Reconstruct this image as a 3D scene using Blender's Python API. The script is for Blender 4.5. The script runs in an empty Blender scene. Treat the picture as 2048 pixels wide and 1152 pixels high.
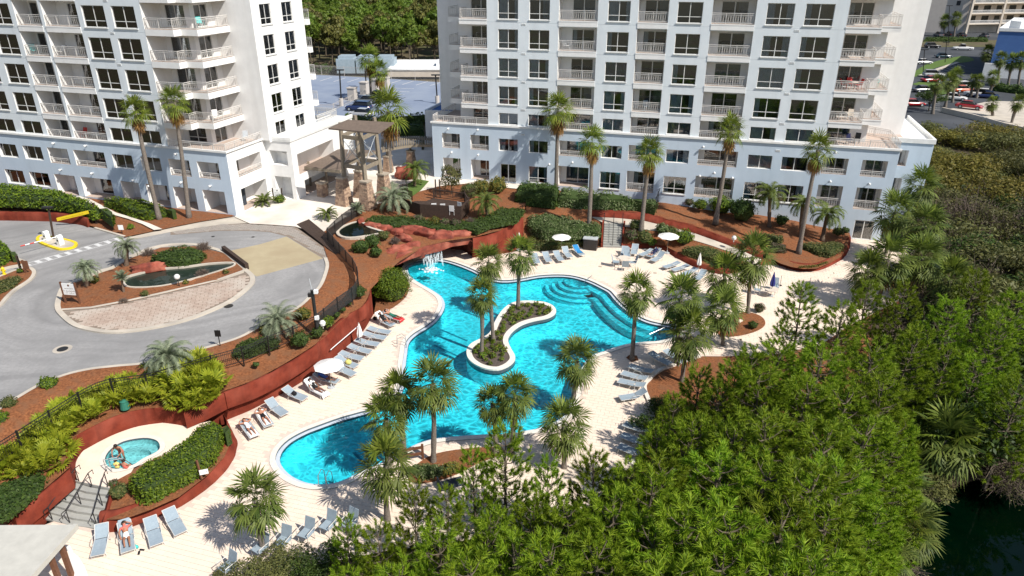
import bpy, math, random
from mathutils import Vector as V, Matrix as M, noise as NZ, Quaternion as Q
from mathutils.geometry import delaunay_2d_cdt
R = math.radians
sc = bpy.context.scene
COL = sc.collection

# ---------------------------------------------------------------- camera, sky, sun, exposure
CAM_H, PITCH, FPX = 28.0, R(24.9), 1425.0          # drone height, tilt below the horizon, focal length in photo pixels
cd = bpy.data.cameras.new('camera'); cam = bpy.data.objects.new('camera', cd); COL.objects.link(cam)
cam.location = (0, 0, CAM_H); cam.rotation_euler = (math.pi/2-PITCH, 0, 0)
cd.sensor_width = 36; cd.lens = FPX/2048*36; cd.clip_start = .5; cd.clip_end = 3000
sc.camera = cam
SUN_EL = R(47); SUN_H = V((.78, -.62, 0)).normalized()
w = bpy.data.worlds.new('World'); sc.world = w; w.use_nodes = True
sky = w.node_tree.nodes.new('ShaderNodeTexSky'); sky.sky_type = 'NISHITA'; sky.sun_disc = False
sky.sun_elevation = SUN_EL; sky.sun_rotation = math.atan2(SUN_H.x, SUN_H.y)
w.node_tree.links.new(sky.outputs[0], w.node_tree.nodes['Background'].inputs[0])
w.node_tree.nodes['Background'].inputs[1].default_value = .088
sd = bpy.data.lights.new('sun', 'SUN'); sun = bpy.data.objects.new('sun', sd); COL.objects.link(sun)
sd.energy = 4.5; sd.angle = R(.5); sd.color = (1, .95, .87)
sdir = V((-SUN_H.x*math.cos(SUN_EL), -SUN_H.y*math.cos(SUN_EL), -math.sin(SUN_EL)))
sun.rotation_euler = sdir.to_track_quat('-Z', 'Y').to_euler(); sun.location = (60, -50, 80)
vs = sc.view_settings; vs.view_transform = 'Standard'; vs.look = 'None'; vs.gamma = 1; vs.use_curve_mapping = False
vs.exposure = .46
sc.cycles.max_bounces = 6; sc.cycles.transparent_max_bounces = 16; sc.cycles.caustics_reflective = False; sc.cycles.caustics_refractive = False

# ---------------------------------------------------------------- where a point of the photo lies at a given height
_c, _s = math.cos(PITCH), math.sin(PITCH)
def ray(u, v):
    y = (v-576)/FPX
    return V(((u-1024)/FPX, _c-y*_s, -_s-y*_c))
def G(u, v, z=0.):
    r = ray(u, v); return V((0, 0, CAM_H))+r*((z-CAM_H)/r.z)
def atY(u, v, y):
    r = ray(u, v); return V((0, 0, CAM_H))+r*(y/r.y)
def proj(p):
    d = V(p)-V((0, 0, CAM_H)); dep = d.y*_c-d.z*_s; up = d.z*_c+d.y*_s
    return 1024+FPX*d.x/dep, 576-FPX*up/dep

# ---------------------------------------------------------------- mesh collector
class MB:
    def __init__(s): s.v = []; s.f = []; s.m = []
    def add(s, pts, faces, mi=0):
        n = len(s.v); s.v += [tuple(p) for p in pts]
        for f in faces: s.f.append(tuple(i+n for i in f)); s.m.append(mi)
    def quad(s, a, b, c, d, mi=0): s.add((a, b, c, d), ((0, 1, 2, 3),), mi)
    def tri(s, a, b, c, mi=0): s.add((a, b, c), ((0, 1, 2),), mi)
    def box(s, x0, x1, y0, y1, z0, z1, mi=0, T=None):
        p = [V((x, y, z)) for z in (z0, z1) for y in (y0, y1) for x in (x0, x1)]
        if T: p = [T @ q for q in p]
        s.add(p, ((0, 2, 3, 1), (4, 5, 7, 6), (0, 1, 5, 4), (2, 6, 7, 3), (0, 4, 6, 2), (1, 3, 7, 5)), mi)
    def tube(s, pts, r, n=6, mi=0, cap=True):
        pts = [V(p) for p in pts]; rs = r if isinstance(r, (list, tuple)) else [r]*len(pts); rings = []
        for i, p in enumerate(pts):
            t = (pts[min(i+1, len(pts)-1)]-pts[max(i-1, 0)])
            t = t.normalized() if t.length > 1e-6 else V((0, 0, 1))
            a = t.orthogonal().normalized() if abs(t.z) > .95 else t.cross(V((0, 0, 1))).normalized()
            if abs(t.z) > .95: a = V((1, 0, 0))-t*t.x; a.normalize()
            b = t.cross(a)
            rings.append([p+(a*math.cos(2*math.pi*k/n)+b*math.sin(2*math.pi*k/n))*rs[i] for k in range(n)])
        P = [q for rg in rings for q in rg]; F = []
        for i in range(len(pts)-1):
            for k in range(n):
                k2 = (k+1) % n; F.append((i*n+k, i*n+k2, (i+1)*n+k2, (i+1)*n+k))
        if cap: F.append(tuple(range(n-1, -1, -1))); F.append(tuple((len(pts)-1)*n+k for k in range(n)))
        s.add(P, F, mi)
    def lathe(s, prof, n=12, c=(0, 0, 0), mi=0):
        P = [V(c)+V((r*math.cos(2*math.pi*k/n), r*math.sin(2*math.pi*k/n), z)) for r, z in prof for k in range(n)]
        F = [(i*n+k, i*n+(k+1) % n, (i+1)*n+(k+1) % n, (i+1)*n+k) for i in range(len(prof)-1) for k in range(n)]
        F.append(tuple(range(n-1, -1, -1))); F.append(tuple((len(prof)-1)*n+k for k in range(n))); s.add(P, F, mi)
    def prism(s, pts, z0, z1, mi=0, side=None):
        n = len(pts); lo = [V((p[0], p[1], z0)) for p in pts]; hi = [V((p[0], p[1], z1)) for p in pts]
        if sum(pts[i][0]*pts[(i+1) % n][1]-pts[(i+1) % n][0]*pts[i][1] for i in range(n)) < 0: lo.reverse(); hi.reverse()
        tv, tf = tess([(p.x, p.y) for p in hi])
        s.add([V((x, y, z1)) for x, y in tv], tf, mi)
        s.add(lo+hi, [(i, (i+1) % n, n+(i+1) % n, n+i) for i in range(n)], mi if side is None else side)
    def sphere(s, c, r, nu=10, nv=6, mi=0):
        r = r if isinstance(r, (tuple, list)) else (r, r, r)
        prof = [(math.sin(math.pi*i/nv), -math.cos(math.pi*i/nv)) for i in range(nv+1)]
        P = [V(c)+V((a*math.cos(2*math.pi*k/nu)*r[0], a*math.sin(2*math.pi*k/nu)*r[1], z*r[2])) for a, z in prof for k in range(nu)]
        F = [(i*nu+k, i*nu+(k+1) % nu, (i+1)*nu+(k+1) % nu, (i+1)*nu+k) for i in range(nv) for k in range(nu)]
        s.add(P, F, mi)
    def mesh(s, name, mats, smooth=False):
        me = bpy.data.meshes.new(name); me.from_pydata(s.v, [], s.f)
        for m in (mats if isinstance(mats, (list, tuple)) else [mats]): me.materials.append(MAT[m])
        if len(me.materials) > 1: me.polygons.foreach_set('material_index', s.m)
        if smooth: me.polygons.foreach_set('use_smooth', [True]*len(me.polygons))
        me.update(); return me
    def build(s, name, mats, parent=None, loc=(0, 0, 0), rz=0, smooth=False):
        return link(name, s.mesh(name, mats, smooth), parent, loc, rz)
def link(name, me, parent=None, loc=(0, 0, 0), rz=0, sc_=None):
    o = bpy.data.objects.new(name, me); COL.objects.link(o); o.location = loc
    if rz: o.rotation_euler = (0, 0, rz)
    if sc_: o.scale = sc_ if isinstance(sc_, (tuple, list)) else (sc_,)*3
    if parent: o.parent = parent
    return o
def tag(o, label=None, cat=None, group=None, kind=None):
    if label: o['label'] = label
    if cat: o['category'] = cat
    if group: o['group'] = group
    if kind: o['kind'] = kind
    return o
def thing(name, label, cat, loc=(0, 0, 0), rz=0, group=None):
    o = link(name, None, None, loc, rz); o.empty_display_size = .3
    return tag(o, label, cat, group)
def dup(root, loc, rz, label=None, scale=None):
    def cp(o, par):
        c = o.copy(); COL.objects.link(c); c.parent = par
        for ch in o.children: cp(ch, c)
        return c
    r = cp(root, None); r.location = loc; r.rotation_euler = (0, 0, rz)
    if scale: r.scale = scale if isinstance(scale, (tuple, list)) else (scale,)*3
    if label: r['label'] = label
    return r
# ---------------------------------------------------------------- plan geometry
def inside(p, poly):
    x, y = p[0], p[1]; r = False; n = len(poly); j = n-1
    for i in range(n):
        xi, yi = poly[i][0], poly[i][1]; xj, yj = poly[j][0], poly[j][1]
        if (yi > y) != (yj > y) and x < (xj-xi)*(y-yi)/(yj-yi)+xi: r = not r
        j = i
    return r
def tess(outer, holes=(), extra=()):
    pts = []; ed = []
    for lp in [outer]+list(holes):
        n0 = len(pts); n = len(lp); pts += [V((p[0], p[1])) for p in lp]; ed += [(n0+i, n0+(i+1) % n) for i in range(n)]
    pts += [V((p[0], p[1])) for p in extra]
    r = delaunay_2d_cdt(pts, ed, [], 0, 1e-5); vs_, fs = r[0], r[2]; out = []
    for f in fs:
        c = sum((vs_[i] for i in f), V((0, 0)))/len(f)
        if inside(c, outer) and not any(inside(c, h) for h in holes):
            a, b, d = (vs_[i] for i in f[:3])
            out.append(tuple(f) if (b-a).cross(d-a) > 0 else tuple(reversed(f)))
    return [tuple(v) for v in vs_], out
def smooth_line(pts, closed=False, n=6):
    """Catmull-Rom through points of any dimension"""
    out = []; N = len(pts); P = [V(p) for p in pts]
    for i in range(N if closed else N-1):
        p0 = P[(i-1) % N] if closed or i > 0 else P[0]; p1 = P[i]; p2 = P[(i+1) % N]; p3 = P[(i+2) % N] if closed or i+2 < N else P[-1]
        for k in range(n):
            t = k/n; out.append(.5*((2*p1)+(p2-p0)*t+(2*p0-5*p1+4*p2-p3)*t*t+(3*p1-p0-3*p2+p3)*t**3))
    if not closed: out.append(P[-1])
    return out
def px(pts, z=None):
    return [G(p[0], p[1], p[2] if len(p) > 2 else z) for p in pts]
def offset(line, d, closed=True):
    n = len(line); out = []
    for i in range(n):
        a = line[(i-1) % n] if closed or i > 0 else line[i]; b = line[(i+1) % n] if closed or i < n-1 else line[i]
        t = V((b[0]-a[0], b[1]-a[1])).normalized(); q = V(line[i]).copy(); q.x += t.y*d; q.y -= t.x*d; out.append(q)
    return out
def area(p): return .5*sum(p[i][0]*p[(i+1) % len(p)][1]-p[(i+1) % len(p)][0]*p[i][1] for i in range(len(p)))
def idw(p, bd):
    sw = sz = 0
    for b in bd:
        w_ = 1/((p[0]-b[0])**2+(p[1]-b[1])**2+.05)**1.5; sw += w_; sz += w_*b[2]
    return sz/sw
def sheet(name, line, mat, holes=(), kind='structure', grid=0, rough=0, dz=0, parent=None):
    """a ground sheet through a closed line of points; with a grid its inside is filled in smoothly"""
    ex = []; bd = line[::max(1, len(line)//60)]
    if grid:
        xs = [p.x for p in line]; ys = [p.y for p in line]; x = min(xs)
        while x < max(xs):
            y = min(ys)
            while y < max(ys):
                p = (x+random.uniform(-.2, .2)*grid, y+random.uniform(-.2, .2)*grid)
                if inside(p, line) and not any(inside(p, h) for h in holes): ex.append(p)
                y += grid
            x += grid
    vs_, fs = tess(line, holes, ex); zz = {}
    for p in list(line)+[q for h in holes for q in h]: zz[(round(p.x, 3), round(p.y, 3))] = p.z
    mb = MB(); P = []
    for x, y in vs_:
        z = zz.get((round(x, 3), round(y, 3)))
        if z is None: z = idw((x, y), bd)+rough*NZ.noise((x*.9, y*.9, 0))+rough*.6*NZ.noise((x*3, y*3, 5))
        P.append((x, y, z+dz))
    mb.add(P, fs); o = mb.build(name, mat, parent, smooth=bool(grid))
    if kind: o['kind'] = kind
    return o
def sweep(mb, line, half, z0, z1, closed=False, mi=0, top=None):
    """a wall or kerb: rectangular section along a plan line, z0/z1 relative to the line's z"""
    a = offset(line, half, closed); b = offset(line, -half, closed); n = len(line)
    for i in range(n if closed else n-1):
        j = (i+1) % n; up = V((0, 0, z1)); dn = V((0, 0, z0))
        mb.quad(a[i]+dn, a[j]+dn, a[j]+up, a[i]+up, mi); mb.quad(b[j]+dn, b[i]+dn, b[i]+up, b[j]+up, mi)
        mb.quad(a[i]+up, a[j]+up, b[j]+up, b[i]+up, mi if top is None else top)
    if not closed:
        for i, fl in ((0, 0), (n-1, 1)):
            q = [a[i]+V((0, 0, z0)), a[i]+V((0, 0, z1)), b[i]+V((0, 0, z1)), b[i]+V((0, 0, z0))]
            mb.add(q if not fl else q[::-1], ((0, 1, 2, 3),), mi)

# ---------------------------------------------------------------- materials
MAT = {}
def nodes(name):
    m = bpy.data.materials.new(name); m.use_nodes = True; nt = m.node_tree; MAT[name] = m
    return m, nt, nt.nodes['Principled BSDF'], nt.nodes['Material Output']
def N(nt, t, **kw):
    n = nt.nodes.new(t)
    for k, v_ in kw.items():
        if k.startswith('i_'): n.inputs[k[2:].replace('_', ' ')].default_value = v_
        else: setattr(n, k, v_)
    return n
def ramp(nt, fac, cols):
    r = nt.nodes.new('ShaderNodeValToRGB'); el = r.color_ramp.elements
    while len(el) < len(cols): el.new(.5)
    for e, (p, c) in zip(el, cols): e.position = p; e.color = (*c, 1)
    nt.links.new(fac, r.inputs[0]); return r.outputs[0]
def surf(name, c1, c2=None, rough=.8, scale=3., bump=.15, bscale=None, metal=0., spec=.3, detail=6, big=None, coord='world', streak=None, ring=False):
    """plain surface: two tones mixed by noise, a slower third tone (big), fine bump"""
    m, nt, bs, out = nodes(name); L = nt.links.new
    geo = N(nt, 'ShaderNodeNewGeometry') if coord == 'world' else None
    pos = geo.outputs['Position'] if geo else N(nt, 'ShaderNodeTexCoord').outputs['Object']
    c2 = c2 or tuple(x*.86 for x in c1)
    n1 = N(nt, 'ShaderNodeTexNoise', i_Scale=scale, i_Detail=detail, i_Roughness=.6); L(pos, n1.inputs['Vector'])
    col = ramp(nt, n1.outputs[0], [(.32, c2), (.68, c1)])
    if big:
        n2 = N(nt, 'ShaderNodeTexNoise', i_Scale=big[1], i_Detail=4.); L(pos, n2.inputs['Vector'])
        mx = N(nt, 'ShaderNodeMix', data_type='RGBA'); L(ramp(nt, n2.outputs[0], [(.45, (0, 0, 0)), (.7, (1, 1, 1))]), mx.inputs[0])
        L(col, mx.inputs[6]); mx.inputs[7].default_value = (*big[0], 1); col = mx.outputs[2]
    if streak:          # rain marks running down
        mp = N(nt, 'ShaderNodeMapping'); mp.inputs['Scale'].default_value = (1, 1, .07); L(pos, mp.inputs[0])
        n4 = N(nt, 'ShaderNodeTexNoise', i_Scale=streak[1], i_Detail=5.); L(mp.outputs[0], n4.inputs['Vector'])
        mx = N(nt, 'ShaderNodeMix', data_type='RGBA'); L(ramp(nt, n4.outputs[0], [(.5, (0, 0, 0)), (.75, (streak[2],)*3)]), mx.inputs[0])
        L(col, mx.inputs[6]); mx.inputs[7].default_value = (*streak[0], 1); col = mx.outputs[2]
    if ring:            # wheel tracks circling the planted island
        mp = N(nt, 'ShaderNodeMapping', vector_type='TEXTURE'); mp.inputs['Location'].default_value = (-27, 54.5, 0); mp.inputs['Rotation'].default_value = (0, 0, .25); mp.inputs['Scale'].default_value = (1.55, 1, 1000); L(pos, mp.inputs[0])
        nd = N(nt, 'ShaderNodeTexNoise', i_Scale=.25, i_Detail=3.); L(pos, nd.inputs['Vector']); ln = N(nt, 'ShaderNodeVectorMath', operation='LENGTH'); L(mp.outputs[0], ln.inputs[0])
        ma = N(nt, 'ShaderNodeMath', operation='MULTIPLY_ADD'); L(nd.outputs[0], ma.inputs[0]); ma.inputs[1].default_value = 2.2; L(ln.outputs['Value'], ma.inputs[2])
        n1d = N(nt, 'ShaderNodeTexNoise', noise_dimensions='1D', i_Scale=.9, i_Detail=2.); L(ma.outputs[0], n1d.inputs['W'])
        mx = N(nt, 'ShaderNodeMix', data_type='RGBA'); L(ramp(nt, n1d.outputs[0], [(.42, (0, 0, 0)), (.72, (.40,)*3)]), mx.inputs[0]); L(col, mx.inputs[6]); mx.inputs[7].default_value = (.155, .152, .152, 1); col = mx.outputs[2]
    L(col, bs.inputs['Base Color']); bs.inputs['Roughness'].default_value = rough; bs.inputs['Metallic'].default_value = metal
    bs.inputs['Specular IOR Level'].default_value = spec
    if bump:
        n3 = N(nt, 'ShaderNodeTexNoise', i_Scale=bscale or scale*8, i_Detail=5.); L(pos, n3.inputs['Vector'])
        b = N(nt, 'ShaderNodeBump', i_Strength=bump, i_Distance=.03); L(n3.outputs[0], b.inputs['Height']); L(b.outputs[0], bs.inputs['Normal'])
    return m
def leaf(name, cols, rough=.55, trans=.35, var=.06):
    """foliage: each leaf picks its own tone, each plant shifts a little, light passes through"""
    m, nt, bs, out = nodes(name); L = nt.links.new
    g = N(nt, 'ShaderNodeNewGeometry'); oi = N(nt, 'ShaderNodeObjectInfo')
    k = len(cols); col = ramp(nt, g.outputs['Random Per Island'], [(i/max(1, k-1), c) for i, c in enumerate(cols)])
    h = N(nt, 'ShaderNodeHueSaturation'); L(col, h.inputs['Color'])
    a = N(nt, 'ShaderNodeMapRange', i_From_Min=0., i_From_Max=1., i_To_Min=.5-var*.09, i_To_Max=.5+var*.09); L(oi.outputs['Random'], a.inputs[0]); L(a.outputs[0], h.inputs['Hue'])
    b = N(nt, 'ShaderNodeMapRange', i_From_Min=0., i_From_Max=1., i_To_Min=1-var*2, i_To_Max=1+var*2); L(oi.outputs['Random'], b.inputs[0]); L(b.outputs[0], h.inputs['Value'])
    L(h.outputs[0], bs.inputs['Base Color']); bs.inputs['Roughness'].default_value = rough; bs.inputs['Specular IOR Level'].default_value = .25
    tr = N(nt, 'ShaderNodeBsdfTranslucent'); L(h.outputs[0], tr.inputs[0])
    mx = N(nt, 'ShaderNodeMixShader'); mx.inputs[0].default_value = trans; L(bs.outputs[0], mx.inputs[1]); L(tr.outputs[0], mx.inputs[2]); L(mx.outputs[0], out.inputs[0])
    return m
surf('stucco_white', (.80, .795, .78), (.74, .735, .725), .85, 1.2, .12, 30, streak=((.60, .59, .57), .9, .35))
surf('stucco_pale', (.70, .745, .775), (.655, .705, .74), .85, 1., .12, 30, streak=((.50, .535, .56), 1.1, .35))
surf('stucco_blue', (.53, .62, .715), (.48, .57, .665), .85, .8, .15, 30, big=((.53, .61, .69), .15), streak=((.40, .47, .54), 1.1, .35))
surf('trim_white', (.80, .80, .78), None, .6, 2., 0)
surf('metal_white', (.62, .60, .57), None, .45, 2., 0)
surf('frame_white', (.74, .74, .72), None, .4, 2., 0)
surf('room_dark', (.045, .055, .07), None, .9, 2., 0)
surf('curtain', (.74, .75, .76), (.52, .55, .58), .9, 2., 0)
surf('curtain_dark', (.20, .24, .28), (.12, .15, .18), .9, 2., 0)
surf('balcony_floor', (.50, .40, .34), None, .8, 4., .1)
surf('red_wall', (.185, .036, .020), (.12, .024, .015), .95, 1.8, .9, 5, spec=.08, detail=10, big=((.235, .056, .035), .6), streak=((.085, .022, .015), 1.6, .6))
surf('red_rock', (.30, .068, .040), (.12, .030, .022), .85, 1.6, .6, 5, big=((.42, .14, .09), .9))
surf('mulch', (.30, .115, .045), (.115, .040, .016), .95, 7., 1., 22, detail=12, big=((.185, .085, .042), 1.3))
surf('asphalt', (.325, .318, .312), (.255, .25, .247), .9, 5., .25, 60, big=((.215, .212, .21), .2), detail=10, ring=True)
surf('concrete', (.56, .50, .42), (.47, .42, .35), .85, 2., .2, 40, big=((.38, .34, .29), .5))
surf('plaza', (.73, .665, .59), (.67, .605, .53), .85, 1., .12, 30, big=((.54, .48, .41), .3))
surf('apron_tan', (.41, .345, .225), (.365, .305, .195), .9, 1.2, .2, 40, big=((.34, .275, .175), .4))
surf('deck_tile', (.80, .675, .565), (.73, .60, .485), .75, 1.3, .1, 30, big=((.755, .62, .51), .35))
surf('deck_joint', (.63, .53, .45), (.57, .475, .40), .85, 2., .1, 30)
surf('coping', (.74, .69, .62), (.66, .61, .54), .7, 3., .1)
surf('gutter', (.55, .60, .66), (.48, .53, .60), .5, 3., .05)
surf('pool_tile', (.10, .13, .15), (.05, .08, .10), .3, 14., .1)
surf('plaster', (.66, .95, .98), (.60, .92, .97), .7, .8, 0)
surf('plaster_pale', (.60, .78, .80), None, .7, .8, 0)
surf('plaster_line', (.10, .36, .46), None, .7, 2., 0)
surf('paver_grey', (.36, .32, .28), (.25, .22, .20), .9, 3., .3, 20, big=((.30, .28, .25), .6))
surf('paver_red', (.46, .37, .305), (.35, .26, .21), .9, 2.3, .3, 20, big=((.47, .41, .35), .5))
surf('paver_joint', (.24, .19, .15), None, .95, 5., .2)
surf('wood_dark', (.062, .040, .030), (.040, .026, .020), .7, 5., .3)
surf('wood_brown', (.17, .075, .040), (.115, .05, .028), .7, 5., .3)
surf('wood_grey', (.27, .23, .175), (.20, .165, .125), .8, 5., .3)
surf('roof_brown', (.165, .125, .098), (.125, .095, .076), .75, 3., .15)
surf('roof_cream', (.50, .485, .435), None, .5, 2., .03)
surf('stone_a', (.50, .36, .255), (.33, .22, .155), .9, 4., .5, 16)
surf('stone_b', (.36, .25, .185), (.24, .165, .125), .9, 4., .5, 16)
surf('stone_cap', (.40, .34, .27), None, .85, 4., .3)
surf('black_metal', (.018, .017, .017), None, .4, 3., 0, spec=.5)
surf('steel', (.55, .56, .58), None, .3, 3., 0, metal=.9)
surf('sling', (.30, .365, .415), (.25, .31, .36), .75, 6., .1, coord='obj')
surf('towel_white', (.78, .78, .77), None, .9, 5., .2)
surf('towel_blue', (.03, .22, .48), None, .9, 5., .2)
surf('cloth_red', (.50, .03, .03), None, .9, 5., .2)
surf('cloth_navy', (.018, .022, .07), None, .9, 5., .2)
surf('cloth_black', (.012, .012, .014), None, .8, 5., .1)
surf('cloth_coral', (.70, .16, .13), None, .8, 5., .1)
surf('cloth_blue', (.04, .10, .34), None, .8, 5., .1)
surf('canvas', (.82, .80, .76), (.78, .76, .72), .8, 3., .05)
surf('canvas_navy', (.03, .035, .20), None, .8, 3., .05)
surf('skin_a', (.36, .165, .10), (.31, .14, .08), .55, 6., 0)
surf('skin_b', (.46, .23, .15), (.40, .19, .12), .55, 6., 0)
surf('skin_c', (.25, .11, .065), (.22, .095, .055), .55, 6., 0)
surf('hair_dark', (.018, .012, .010), None, .6, 20., .3)
surf('hair_brown', (.10, .05, .025), None, .6, 20., .3)
surf('yellow', (.75, .56, .02), (.68, .50, .02), .6, 2., .05)
surf('yellow_soft', (.72, .66, .20), None, .8, 2., .05)
surf('step_grey', (.36, .36, .335), (.29, .29, .27), .85, 2., .15)
surf('joint', (.50, .535, .56), None, .9, 2., 0)
surf('white_paint', (.80, .80, .79), None, .5, 3., 0)
surf('road_white', (.66, .66, .65), (.45, .45, .45), .8, 6., .1)
surf('road_dark', (.055, .06, .068), (.04, .045, .05), .9, 2., .1, big=((.075, .08, .09), .1))
surf('deck_blue', (.21, .25, .33), (.18, .22, .30), .85, .6, .1, big=((.25, .29, .36), .12))
surf('grass', (.10, .16, .03), (.07, .12, .025), .9, 8., .5)
surf('soil', (.13, .10, .06), (.075, .062, .035), .95, .8, .6, 4, big=((.09, .10, .035), .2))
surf('trunk_grey', (.225, .195, .165), (.12, .10, .085), .9, 9., .9, 16)
surf('trunk_brown', (.19, .135, .095), (.10, .07, .05), .9, 7., .6, 14)
surf('bark', (.13, .105, .075), (.07, .055, .04), .95, 6., .6, 14)
surf('twig', (.165, .125, .10), (.10, .078, .064), .95, 5., .2)
surf('red_plastic', (.55, .05, .04), None, .5, 3., 0)
surf('teal', (.05, .48, .47), None, .5, 3., 0)
surf('green_box', (.03, .16, .11), None, .6, 3., 0)
surf('grey_metal', (.45, .47, .49), (.38, .41, .43), .5, 2., .05)
surf('unit_grey', (.33, .40, .45), (.27, .34, .39), .5, 2., .05)
surf('tan_wall', (.50, .46, .42), (.46, .42, .385), .85, 1., .1)
surf('cream_wall', (.64, .56, .47), None, .85, 1., .1)
surf('blue_wall', (.07, .15, .36), (.06, .135, .33), .8, 1., .1)
surf('tyre', (.015, .015, .015), None, .8, 4., 0)
surf('pond_bed', (.06, .075, .055), (.03, .04, .03), .9, 1., .2)
for nm, c in dict(car_white=(.75, .75, .74), car_black=(.012, .013, .016), car_red=(.36, .012, .02), car_silver=(.42, .43, .44), car_navy=(.015, .03, .10), car_teal=(.015, .05, .075), car_orange=(.60, .10, .03), car_grey=(.10, .11, .12)).items():
    m, nt, bs, out = nodes(nm); bs.inputs['Base Color'].default_value = (*c, 1); bs.inputs['Roughness'].default_value = .25; bs.inputs['Coat Weight'].default_value = .6
def lit(name, c):
    m, nt, bs, out = nodes(name); bs.inputs['Base Color'].default_value = (*c, 1); bs.inputs['Roughness'].default_value = .2
lit('lamp_clear', (.7, .7, .68)); lit('lamp_red', (.4, .01, .01))
def glassy(name, tint, t, rough=.02):
    m, nt, bs, out = nodes(name); L = nt.links.new; nt.nodes.remove(bs)
    tr = N(nt, 'ShaderNodeBsdfTransparent'); tr.inputs[0].default_value = (*tint, 1)
    gl = N(nt, 'ShaderNodeBsdfGlossy'); gl.inputs['Roughness'].default_value = rough
    fr = N(nt, 'ShaderNodeFresnel', i_IOR=1.5); mp = N(nt, 'ShaderNodeMapRange', i_To_Min=t, i_To_Max=1.); L(fr.outputs[0], mp.inputs[0])
    mx = N(nt, 'ShaderNodeMixShader'); L(mp.outputs[0], mx.inputs[0]); L(tr.outputs[0], mx.inputs[1]); L(gl.outputs[0], mx.inputs[2]); L(mx.outputs[0], out.inputs[0])
glassy('window_glass', (.80, .86, .90), .10); glassy('car_glass', (.10, .12, .13), .05)
# fine dark screen of the fence: see-through mesh
m, nt, bs, out = nodes('mesh_screen'); bs.inputs['Base Color'].default_value = (.02, .02, .02, 1)
tr = N(nt, 'ShaderNodeBsdfTransparent'); mx = N(nt, 'ShaderNodeMixShader'); mx.inputs[0].default_value = .80
nt.links.new(tr.outputs[0], mx.inputs[1]); nt.links.new(bs.outputs[0], mx.inputs[2]); nt.links.new(mx.outputs[0], out.inputs[0])
def water(name, tint, wave, caustic, gloss=.03, dark=.55, bump=.25):
    """a water film: light passes through tinted, a net of caustic light is painted into the tint, the sky mirrors on it"""
    m, nt, bs, out = nodes(name); L = nt.links.new; nt.nodes.remove(bs)
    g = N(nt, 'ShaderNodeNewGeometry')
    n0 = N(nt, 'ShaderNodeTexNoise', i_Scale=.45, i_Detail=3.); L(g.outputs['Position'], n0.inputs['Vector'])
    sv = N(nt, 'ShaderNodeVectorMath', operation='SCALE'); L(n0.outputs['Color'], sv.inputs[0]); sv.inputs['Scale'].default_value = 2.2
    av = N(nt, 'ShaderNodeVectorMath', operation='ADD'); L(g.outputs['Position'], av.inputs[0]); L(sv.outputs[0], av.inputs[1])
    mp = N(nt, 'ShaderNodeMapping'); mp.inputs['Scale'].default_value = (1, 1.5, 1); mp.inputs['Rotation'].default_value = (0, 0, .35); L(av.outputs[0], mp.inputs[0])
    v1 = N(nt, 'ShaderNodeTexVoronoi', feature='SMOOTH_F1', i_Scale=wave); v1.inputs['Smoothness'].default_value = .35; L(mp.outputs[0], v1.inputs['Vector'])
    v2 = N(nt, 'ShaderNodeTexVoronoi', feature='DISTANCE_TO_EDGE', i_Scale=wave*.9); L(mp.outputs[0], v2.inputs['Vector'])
    lens = ramp(nt, v2.outputs['Distance'], [(0, (1, 1, 1)), (.05, (.95,)*3), (.16, (dark+.12,)*3), (.34, (dark,)*3)])  # bright caustic lines put into the tint, in place of sunlight focused by waves
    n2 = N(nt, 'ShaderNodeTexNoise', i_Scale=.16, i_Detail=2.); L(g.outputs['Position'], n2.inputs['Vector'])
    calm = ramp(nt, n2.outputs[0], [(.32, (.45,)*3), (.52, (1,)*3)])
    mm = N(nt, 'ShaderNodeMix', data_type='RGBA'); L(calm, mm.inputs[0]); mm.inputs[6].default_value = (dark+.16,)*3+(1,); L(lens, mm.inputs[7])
    tc = N(nt, 'ShaderNodeMix', data_type='RGBA', blend_type='MULTIPLY'); tc.inputs[0].default_value = caustic; tc.inputs[6].default_value = (*tint, 1); L(mm.outputs[2], tc.inputs[7])
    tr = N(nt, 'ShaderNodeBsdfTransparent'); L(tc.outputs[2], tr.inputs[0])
    gl = N(nt, 'ShaderNodeBsdfGlossy'); gl.inputs['Roughness'].default_value = .04
    b = N(nt, 'ShaderNodeBump', i_Strength=bump, i_Distance=.08); L(v1.outputs['Distance'], b.inputs['Height']); L(b.outputs[0], gl.inputs['Normal'])
    fr = N(nt, 'ShaderNodeFresnel', i_IOR=1.33); L(b.outputs[0], fr.inputs['Normal'])
    mx = N(nt, 'ShaderNodeMixShader'); L(fr.outputs[0], mx.inputs[0]); L(tr.outputs[0], mx.inputs[1]); L(gl.outputs[0], mx.inputs[2]); L(mx.outputs[0], out.inputs[0])
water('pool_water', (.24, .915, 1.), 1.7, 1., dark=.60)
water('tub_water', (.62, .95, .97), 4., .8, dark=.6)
water('pond_water', (.30, .38, .34), 1.2, .2, dark=.8, bump=.1)
water('lake_water', (.03, .20, .16), .7, .1, dark=.9, bump=.04)
m, nt, bs, out = nodes('falling_water'); bs.inputs['Base Color'].default_value = (.85, .9, .93, 1); bs.inputs['Roughness'].default_value = .2
tr = N(nt, 'ShaderNodeBsdfTransparent'); mx = N(nt, 'ShaderNodeMixShader'); mx.inputs[0].default_value = .6
nt.links.new(tr.outputs[0], mx.inputs[1]); nt.links.new(bs.outputs[0], mx.inputs[2]); nt.links.new(mx.outputs[0], out.inputs[0])
leaf('frond', [(.040, .068, .012), (.080, .115, .022), (.155, .19, .040), (.105, .14, .027)], trans=.28)
leaf('frond_bright', [(.075, .12, .014), (.14, .19, .022), (.22, .26, .038)], trans=.3)
leaf('frond_dead', [(.26, .14, .04), (.38, .22, .06), (.18, .10, .045)], trans=.25)
leaf('frond_silver', [(.12, .155, .09), (.20, .235, .145), (.29, .32, .21)], trans=.25)
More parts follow.
